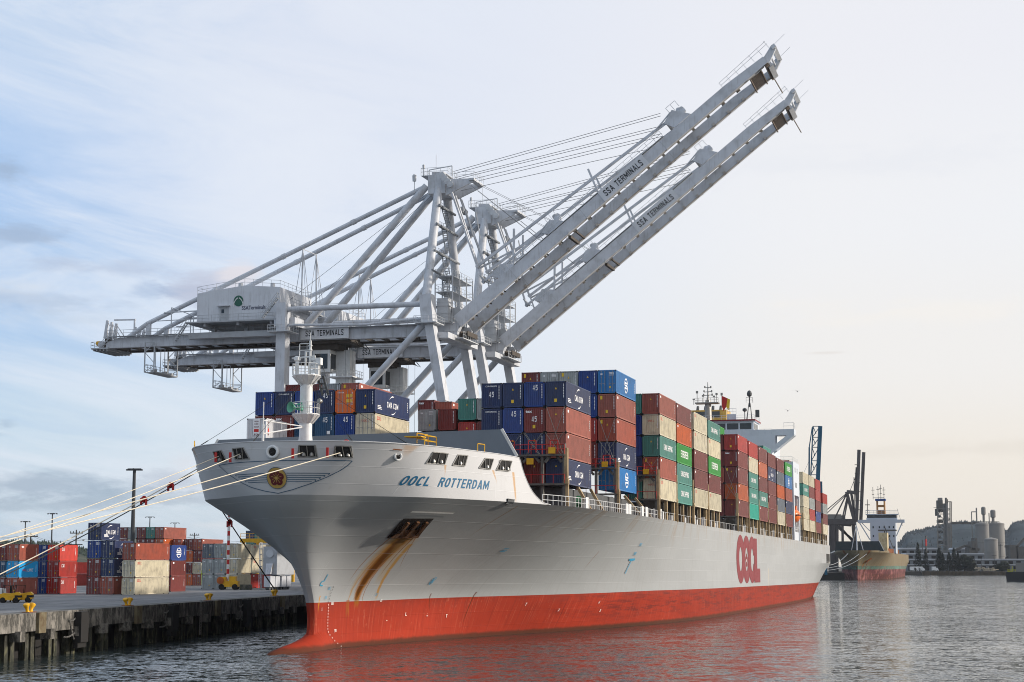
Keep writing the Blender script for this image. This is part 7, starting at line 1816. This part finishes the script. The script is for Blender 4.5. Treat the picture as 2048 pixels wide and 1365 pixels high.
def treecover(name, f, x0, x1, Y, size, n, mat, seed, dz, lab):
    rn = random.Random(seed); mb = MB()
    for k in range(n):
        x = rn.uniform(x0, x1); fr = rn.random() ** 1.5; top = atY(x, f(x), Y); yy = Y - fr * dz; zz = 2.5 + (top.z - 2.5) * (1 - .62 * fr ** 1.3)
        px = top.x * yy / Y; h = size * rn.uniform(.6, 1.35); r = h * rn.uniform(.2, .38)
        con = rn.random() < .6
        prof = [(r, 0), (r * .75, h * .35), (r * .35, h * .75), (.05, h * 1.05)] if con else [(r * .6, 0), (r * 1.2, h * .3), (r, h * .65), (.2, h * .85)]
        mb.lathe((px, yy, zz - h * .3), [(a * rn.uniform(.8, 1.2), b) for a, b in prof], 6)
    tag(mb.build(name, mat), lab, 'forest', kind='stuff')
M_FAR = plain('forest_green', '#222e33', 1.0)
treecover('forest', fR, 1690, 2120, 4300, 14, 3200, M_FAR, 4, 1100, 'dark forest covering the hills behind the silos')
M_HILL2 = hillmat('left_hill', '#3a4038', '#57584d', .05)
fL, _ = hill('wooded_ridge', [(-400, 1088), (-60, 1090), (10, 1093), (40, 1089), (60, 1094), (100, 1096), (140, 1102), (175, 1110), (230, 1120), (400, 1126), (620, 1128)], 1700, 500, M_HILL2, 5)
treecover('woodland', fL, -60, 230, 1700, 9, 700, plain('woodland_green', '#2f3a30', 1.0), 6, 300, 'dark woodland along the horizon behind the left yard stacks')

# individual trees on the far shore
def conifer(x, ytop, ybot, Y, wpx, lab, seed, broad=False):
    rn = random.Random(seed); base = atY(x, ybot, Y); top = atY(x, ytop, Y); base.z = max(base.z, 3.0); h = top.z - base.z; rad = wpx / 2 * Y / FPX
    t = thing('conifer_tree' if not broad else 'broadleaf_tree', lab, 'tree', 'trees on the far shore', M=Matrix.Translation(base))
    mb = MB(); mb.tube((0, 0, 0), (0, 0, h * .9), rad * .12, 6, r2=.1); mb.build('trunk', M_TRUNK, t)
    mb = MB()
    for k in range(950):
        f = rn.random() ** .8
        if broad: rr = rad * math.sqrt(max(0, 1 - (2 * f - 1) ** 2)) * rn.uniform(.55, 1.05); z = h * (.12 + .85 * f)
        else: z = h * (.06 + .94 * f); rr = rad * (1 - f) ** .85 * rn.uniform(.4, 1.15) + .15
        a = rn.uniform(0, 6.283); c = Vector((rr * math.cos(a), rr * math.sin(a), z)); s_ = rad * rn.uniform(.12, .3) * (1.1 - .5 * f)
        d = Vector((math.cos(a), math.sin(a), rn.uniform(-.6, .1))); u = Vector((-math.sin(a), math.cos(a), rn.uniform(-.3, .3)))
        mb.quad(c - u * s_, c + d * s_ * 1.6, c + u * s_, c - d * s_ * .5)
    mb.build('crown', M_TREE, t)
for i, (x, yt, yb, w, lab, br) in enumerate([(1837, 1085, 1139, 16, 'tall pointed conifer standing alone left of the tower', 0), (1852, 1098, 1139, 13, 'second, shorter conifer beside the tall pointed one', 0), (1879, 1096, 1144, 20, 'wide dark conifer below the left foot of the tower', 0), (1886, 1106, 1144, 16, 'dark conifer just right of the wide one', 0),
    (1899, 1104, 1144, 14, 'narrow conifer in the middle of the group right of the tower', 0), (1909, 1096, 1144, 17, 'tallest conifer right of the tower', 0), (1917, 1106, 1144, 14, 'conifer leaning on the tallest one', 0), (1929, 1108, 1146, 22, 'round dark tree right of the conifers', 1), (1940, 1112, 1146, 22, 'broad dark tree before the silos', 1), (1943, 1124, 1147, 20, 'low round bush at the foot of the broad dark tree', 1), (2000, 1127, 1148, 22, 'low scrubby tree below the small silo', 1), (2010, 1122, 1147, 18, 'low dark tree near the barge', 1)]):
    conifer(x, yt, yb, 1450, w, lab, 20 + i, br)
# cement plant: tower, silos, conveyor
t = thing('preheater_tower', 'tall grey lattice process tower of the cement plant on the far shore', 'industrial tower', M=Matrix.Translation(atY(1890, 1131, 1750)))
o0 = t.matrix_world.translation; o0.z = 3; t.matrix_world = Matrix.Translation(o0)
def bx(name, x0, x1, yt, yb, Y, d, mat, par, proud=0):
    a, b_ = atY(x0, yt, Y) - o0, atY(x1, yb, Y) - o0; mb = MB(); mb.box(a.x, b_.x, a.y - proud, a.y + d, max(b_.z, -.5), a.z); return mb.build(name, mat, par)
Yt = 1750
bx('elevator_shaft', 1890.5, 1898, 1007, 1122, Yt, 10, M_SILO, t, 3)
bx('cyclone_house', 1876, 1886, 1001, 1020, Yt, 8, M_IND, t); bx('cyclone_house', 1878, 1885, 996, 1001, Yt, 6, M_SILO, t); bx('side_duct', 1872, 1875, 1018, 1032, Yt, 5, M_IND, t)
mb = MB(); cols = (1875.5, 1888, 1900)
for x in cols:
    for dY in (0, 16): mb.beam(BP(x, 1018 if x < 1890 else 1003, Yt + dY), BP(x, 1125, Yt + dY), 1.0, 1.0, up=(0, 1, 0))
lv = [1018 + k * 10.5 for k in range(11)]
for k, y in enumerate(lv[:-1]):
    for dY in (0, 16):
        for xa, xb in ((1875.5, 1888), (1888, 1900)):
            mb.beam(BP(xa, y, Yt + dY), BP(xb, y, Yt + dY), .8, .8)
            if xb < 1890 or dY: mb.beam(BP(xa if k % 2 else xb, y, Yt + dY), BP(xb if k % 2 else xa, lv[k + 1], Yt + dY), .6, .6)
mb.build('steel_frame', M_SILO, t)
mb = MB()
for k, y in enumerate(lv[:-1]): a, b_ = BP(1877, y + 1.5, Yt + 4), BP(1887, y + 7, Yt + 4); mb.box(a.x, b_.x, 5, 12, b_.z, a.z) if k % 2 == 0 else mb.box(a.x + 1, (a.x + b_.x) / 2, 5, 12, b_.z, a.z)
mb.build('process_vessel', M_IND, t)
mb = MB(); mb.tube(BP(1903, 1004, Yt), BP(1903, 1120, Yt), .4, 5); mb.tube(BP(1895, 1004, Yt), BP(1903, 1004, Yt), .4, 5); mb.tube(BP(1892, 996, Yt), BP(1892, 1010, Yt), 1.2, 6); mb.tube(BP(1894.5, 999, Yt), BP(1894.5, 1010, Yt), .8, 6); mb.tube(BP(1867, 1016, Yt), BP(1874, 1015, Yt), .2, 4); mb.build('pipe', M_IND, t)
def silo(x0, x1, yt, Y, lab, cat='silo'):
    a, b_ = atY(x0, yt, Y), atY(x1, yt, Y); r = (b_.x - a.x) / 2; c = Vector(((a.x + b_.x) / 2, Y + r, 3.0)); t = thing('storage_silo', lab, cat, 'cement silos', M=Matrix.Translation(c)); h = a.z - 3
    mb = MB(); mb.lathe((0, 0, 0), [(r, 0), (r, h), (r * .98, h + .4), (.1, h + 2.0)], 32); mb.build('shell', M_SILO, t, smooth=True)
    mb = MB(); 
    for q in (.3, .6, .97): mb.lathe((0, 0, h * q), [(r + .01, 0), (r + .25, .1), (r + .25, .5), (r + .01, .6)], 32)
    mb.build('ring_band', M_SILO, t)
    return t, h, r
s1, h1, r1 = silo(1954, 1981, 1048, 1700, 'left one of the two big grey cement silos')
s2_, h2, r2_ = silo(1978, 2013, 1047.5, 1720, 'right, wider one of the two big grey cement silos')
silo(1972.5, 1999, 1079, 1640, 'small grey silo in front of the two big ones')
mb = MB(); mb.lathe((2, 0, h1 + 1), [(1.2, 0), (1.2, 8), (2.2, 8.5), (2.2, 15), (1.2, 16)], 10); mb.tube((-5, 0, h1), (-5, 0, h1 + 16), .7, 6); mb.tube((-5, 0, h1 + 12), (-10, 0, h1 + 12), .5, 5); mb.tube((-10, 0, h1 + 12), (-10, 0, 4), .5, 5); mb.rail([(-r1, 0, h1), (r1 + 8, 0, h1)], 2.4, 2.5, .2); mb.build('filter_unit', M_SILO, s1)
mb = MB(); mb.lathe((-2, 0, h2 + 1), [(1.4, 0), (1.4, 5), (2.6, 5.5), (2.6, 12), (1.5, 13)], 10); mb.tube((-6, 0, h2), (-6, 0, h2 + 11), .5, 6); mb.rail([(-r2_, 0, h2), (4, 0, h2)], 2.2, 2.5, .2); mb.build('filter_unit', M_SILO, s2_)
mb = MB(); mb.beam(atY(1903, 1046, 1735), atY(1958, 1046, 1735), 2.2, 1.6); mb.beam(atY(1903, 1048.4, 1735), atY(1958, 1048.4, 1735), 1.6, .5); tag(mb.build('conveyor_bridge', M_IND), 'long thin conveyor gallery between the tower and the silos', 'conveyor')
for ((xa, ya), (xb, yb)), lab in ((((1905, 1103), (1930, 1092)), 'dark conveyor gallery climbing from the tower foot'), (((1930, 1092), (1958, 1100)), 'dark conveyor gallery falling towards the silos'), (((2012, 1118), (2052, 1073)), 'steep conveyor gallery at the right edge'), (((2010, 1093), (2050, 1098)), 'nearly level conveyor gallery right of the silos')):
    mb = MB(); mb.beam(atY(xa, ya, 1600), atY(xb, yb, 1600), 3.0, 2.2); tag(mb.build('conveyor_gallery', M_IND), lab, 'conveyor', 'conveyor galleries')
for k in range(7):
    x = 2014 + k * 5; mb = MB(); mb.tube(atY(x, 1124, 1601), atY(x, 1116 - k * 4, 1601), .5, 5)
    if k == 0: tr_ = thing('conveyor_trestle', 'row of thin trestle legs under the steep conveyor gallery', 'trestle')
    mb.build('trestle_leg', M_IND, tr_)
t = thing('process_building', 'cluster of small grey plant buildings between the tower and the silos', 'industrial building', M=Matrix.Identity(4)); o0 = Vector((0, 0, 0))
for x0, x1, yt, yb, m_ in ((1931, 1944, 1107, 1122, M_SILO), (1938, 1952, 1096, 1120, M_IND), (1943, 1950, 1083, 1100, M_IND), (1950, 1956, 1076, 1120, M_IND), (2020, 2034, 1090, 1125, M_IND), (2036, 2060, 1094, 1125, M_IND)): bx('block', x0, x1, yt, yb, 1590, 14, m_, t)
# chimneys
for x, yt, lab in ((1851.5, 1072, 'red-topped stack left of the process tower'), (1844.5, 1080, 'thin pipe stack beside the red-topped one')):
    top = atY(x, yt, 1560); tt = thing('chimney_stack', lab, 'chimney', M=Matrix.Translation((top.x, top.y, 3))); mb = MB(); mb.tube((0, 0, 0), (0, 0, top.z - 3), .8 if x > 1850 else .35, 8); mb.build('pipe', M_IND, tt)
    if x > 1850: mb = MB(); mb.tube((0, 0, top.z - 12), (0, 0, top.z - 6), .9, 8); mb.build('red_band', M_RED, tt)
# warehouses
def shed(x0, x1, yt, yb, Y, d, lab, roofpx=2.4):
    a, b_ = atY(x0, yt, Y), atY(x1, yb, Y); t = thing('warehouse', lab, 'warehouse', 'sheds on the far shore', M=Matrix.Translation((a.x, Y, 3))); w = b_.x - a.x; h = a.z - 3; rh = roofpx * Y / FPX
    mb = MB(); mb.box(0, w, 0, d, 0, h - rh); mb.build('wall', M_WALLG, t)
    mb = MB(); mb.prism([(-.5, h - rh), (w + .5, h - rh), (w, h), (0, h)], lambda x, z: (x, -1, z), lambda x, z: (x, d + 1, z)); mb.build('roof', M_ROOFW, t)
    n = int(w / 7)
    mb = MB()
    for k in range(n): mb.box(2 + k * 7, 6 + k * 7, -.3, 0, h - rh - 5.0, h - rh - 1.2)
    mb.build('window', M_SHADE_BLACK, t)
shed(1800, 1876, 1096, 1112, 1620, 20, 'white-roofed upper shed left of the process tower', 3.2); shed(1909, 1931, 1096, 1110, 1620, 20, 'short white-roofed shed right of the process tower', 3.2)
shed(1812, 1968, 1107, 1124, 1560, 18, 'long low shed with a pale roof running behind the conifers', 2.2); shed(1806, 2060, 1118, 1132, 1520, 14, 'longest low grey shed just behind the shore road', 2.0)
shed(1812, 2060, 1129, 1140, 1490, 8, 'low dark loading dock with a thin white edge', 1.0)
for i, (x, lab) in enumerate(((1826, 'white lorry parked furthest left on the far shore'), (1834, 'second white lorry on the far shore'), (1843, 'white lorry between the two conifers'), (1870, 'white lorry left of the wide conifer'))):
    p = atY(x, 1139.5, 1440); p.z = 3.2; tt = thing('lorry', lab, 'lorry', 'lorries on the far shore', M=Matrix.Translation(p))
    mb = MB(); mb.box(-2.2, 1.0, 0, 2.4, .9, 4.0); mb.build('cargo_box', M_WHITE, tt); mb = MB(); mb.prism([(1.1, .6), (3.0, .6), (3.0, 1.7), (2.4, 2.9), (1.1, 3.0)], lambda x, z: (x, 0, z), lambda x, z: (x, 2.4, z)); cb = mb.build('cab', M_WHITE, tt)
    mb = MB(); mb.prism([(2.45, 1.8), (2.95, 1.75), (2.45, 2.7)], lambda x, z: (x, -.03, z), lambda x, z: (x, 2.43, z)); mb.build('window', M_GLASS, cb)
    for x_ in (-1.5, 2.2): mb = MB(); mb.tube((x_, -.05, .5), (x_, .4, .5), .5, 8); mb.build('wheel', M_SHADE_BLACK, tt)
mb = MB(); rn = random.Random(8)
for k in range(60): p = atY(1952 + rn.random() * 40, 1135 + k * .12 + rn.random() * 2, 1436); mb.beam(p, p + Vector((rn.uniform(-3, 3), 1, rn.uniform(-.6, .6))), .5, .5)
tag(mb.build('log_pile', plain('bleached_timber', '#a39885', .9)), 'heap of pale bleached timber above the pile wall', 'timber', kind='stuff')
# utility poles far right
for i, (x, yt) in enumerate(((1907, 1108), (1988, 1110), (2001, 1089), (1962, 1112))):
    top = atY(x, yt, 1470); tt = thing('lamp_post', ['thin pole in front of the middle conifers', 'pole between the small silo and the shore', 'tall thin mast at the right of the small silo', 'short pole below the big silos'][i], 'pole', 'poles on the far shore', M=Matrix.Translation((top.x, top.y, 3))); mb = MB(); mb.tube((0, 0, 0), (0, 0, top.z - 3), .22, 5); mb.build('pole', M_POLE, tt); mb = MB(); mb.box(-2, 2, -.15, .15, top.z - 4, top.z - 3.6); mb.build('crossarm', M_POLE, tt)
# dark barge at the right edge
pb = atZ(2012, 1163.5, 0); t = thing('barge', 'black-hulled barge cut off by the right edge, grey housing on deck', 'barge', M=Matrix.Translation((pb.x, pb.y, 0)) @ Matrix.Rotation(R(-18), 4, 'Z'))
k_ = pb.y / FPX
mb = MB(); mb.prism([(0.4, -2), (0, 19 * k_), (70, 19 * k_ + .3), (70, -2)], lambda x, z: (x, 0, z), lambda x, z: (x, 14, z)); mb.build('hull', M_BLACK, t)
mb = MB(); mb.box(19 * k_, 60, 3, 10, 19 * k_, 37 * k_); mb.build('deck_housing', M_SILO, t)
mb = MB(); mb.box(12 * k_, 13.5 * k_, 2, 3, 19 * k_, 30 * k_); mb.box(1, 11 * k_, .1, .4, 19 * k_, 21 * k_); mb.rail([(1, .2, 19 * k_), (19 * k_, .2, 19 * k_)], 1.2, 1.5, .08); mb.build('deck_fitting', plain('lime_deck', '#9a9a2c'), t)
# gulls
for i, (x, y) in enumerate(((1595, 783), (1576, 822), (166, 1081))):
    p = atY(x, y, 330 if i < 2 else 260); r_ = (.55, .4, .4)[i]; mb = MB()
    mb.lathe((0, -r_ * .6, 0), [(.03, 0), (.1, .25), (.11, .5), (.05, .9), (.02, 1.1)], 6, axis=(0, 1, 0)) 
    for sg in (-1, 1): mb.mesh([(0, 0, .03), (sg * r_, .1, .28), (sg * r_ * 2.2, -.1, .1), (sg * r_, -.18, .24), (0, .25, .0)], [(0, 3, 1, 4), (1, 3, 2)])
    o = mb.build('gull', M_STEEL); o.location = p; tag(o, ['gull flying right of the bridge', 'smaller gull lower left of the other, over the stern', 'gull over the left yard'][i], 'bird')

HAZE = 0.000028
# ------------------------------------------------------------ air
mb = MB(); mb.box(-2500, 4200, -60, 6200, -4, 128)
mh = bpy.data.materials.new('haze'); mh.use_nodes = True; nt = mh.node_tree; nt.nodes.clear()
pv = nt.nodes.new('ShaderNodeVolumePrincipled'); pv.inputs['Density'].default_value = HAZE; pv.inputs['Color'].default_value = (.80, .88, 1.0, 1); pv.inputs['Anisotropy'].default_value = .2
on = nt.nodes.new('ShaderNodeOutputMaterial'); nt.links.new(pv.outputs[0], on.inputs['Volume'])
if HAZE > 0: tag(mb.build('haze', mh), 'thin bluish air between the camera and the far shore', 'haze', kind='stuff')
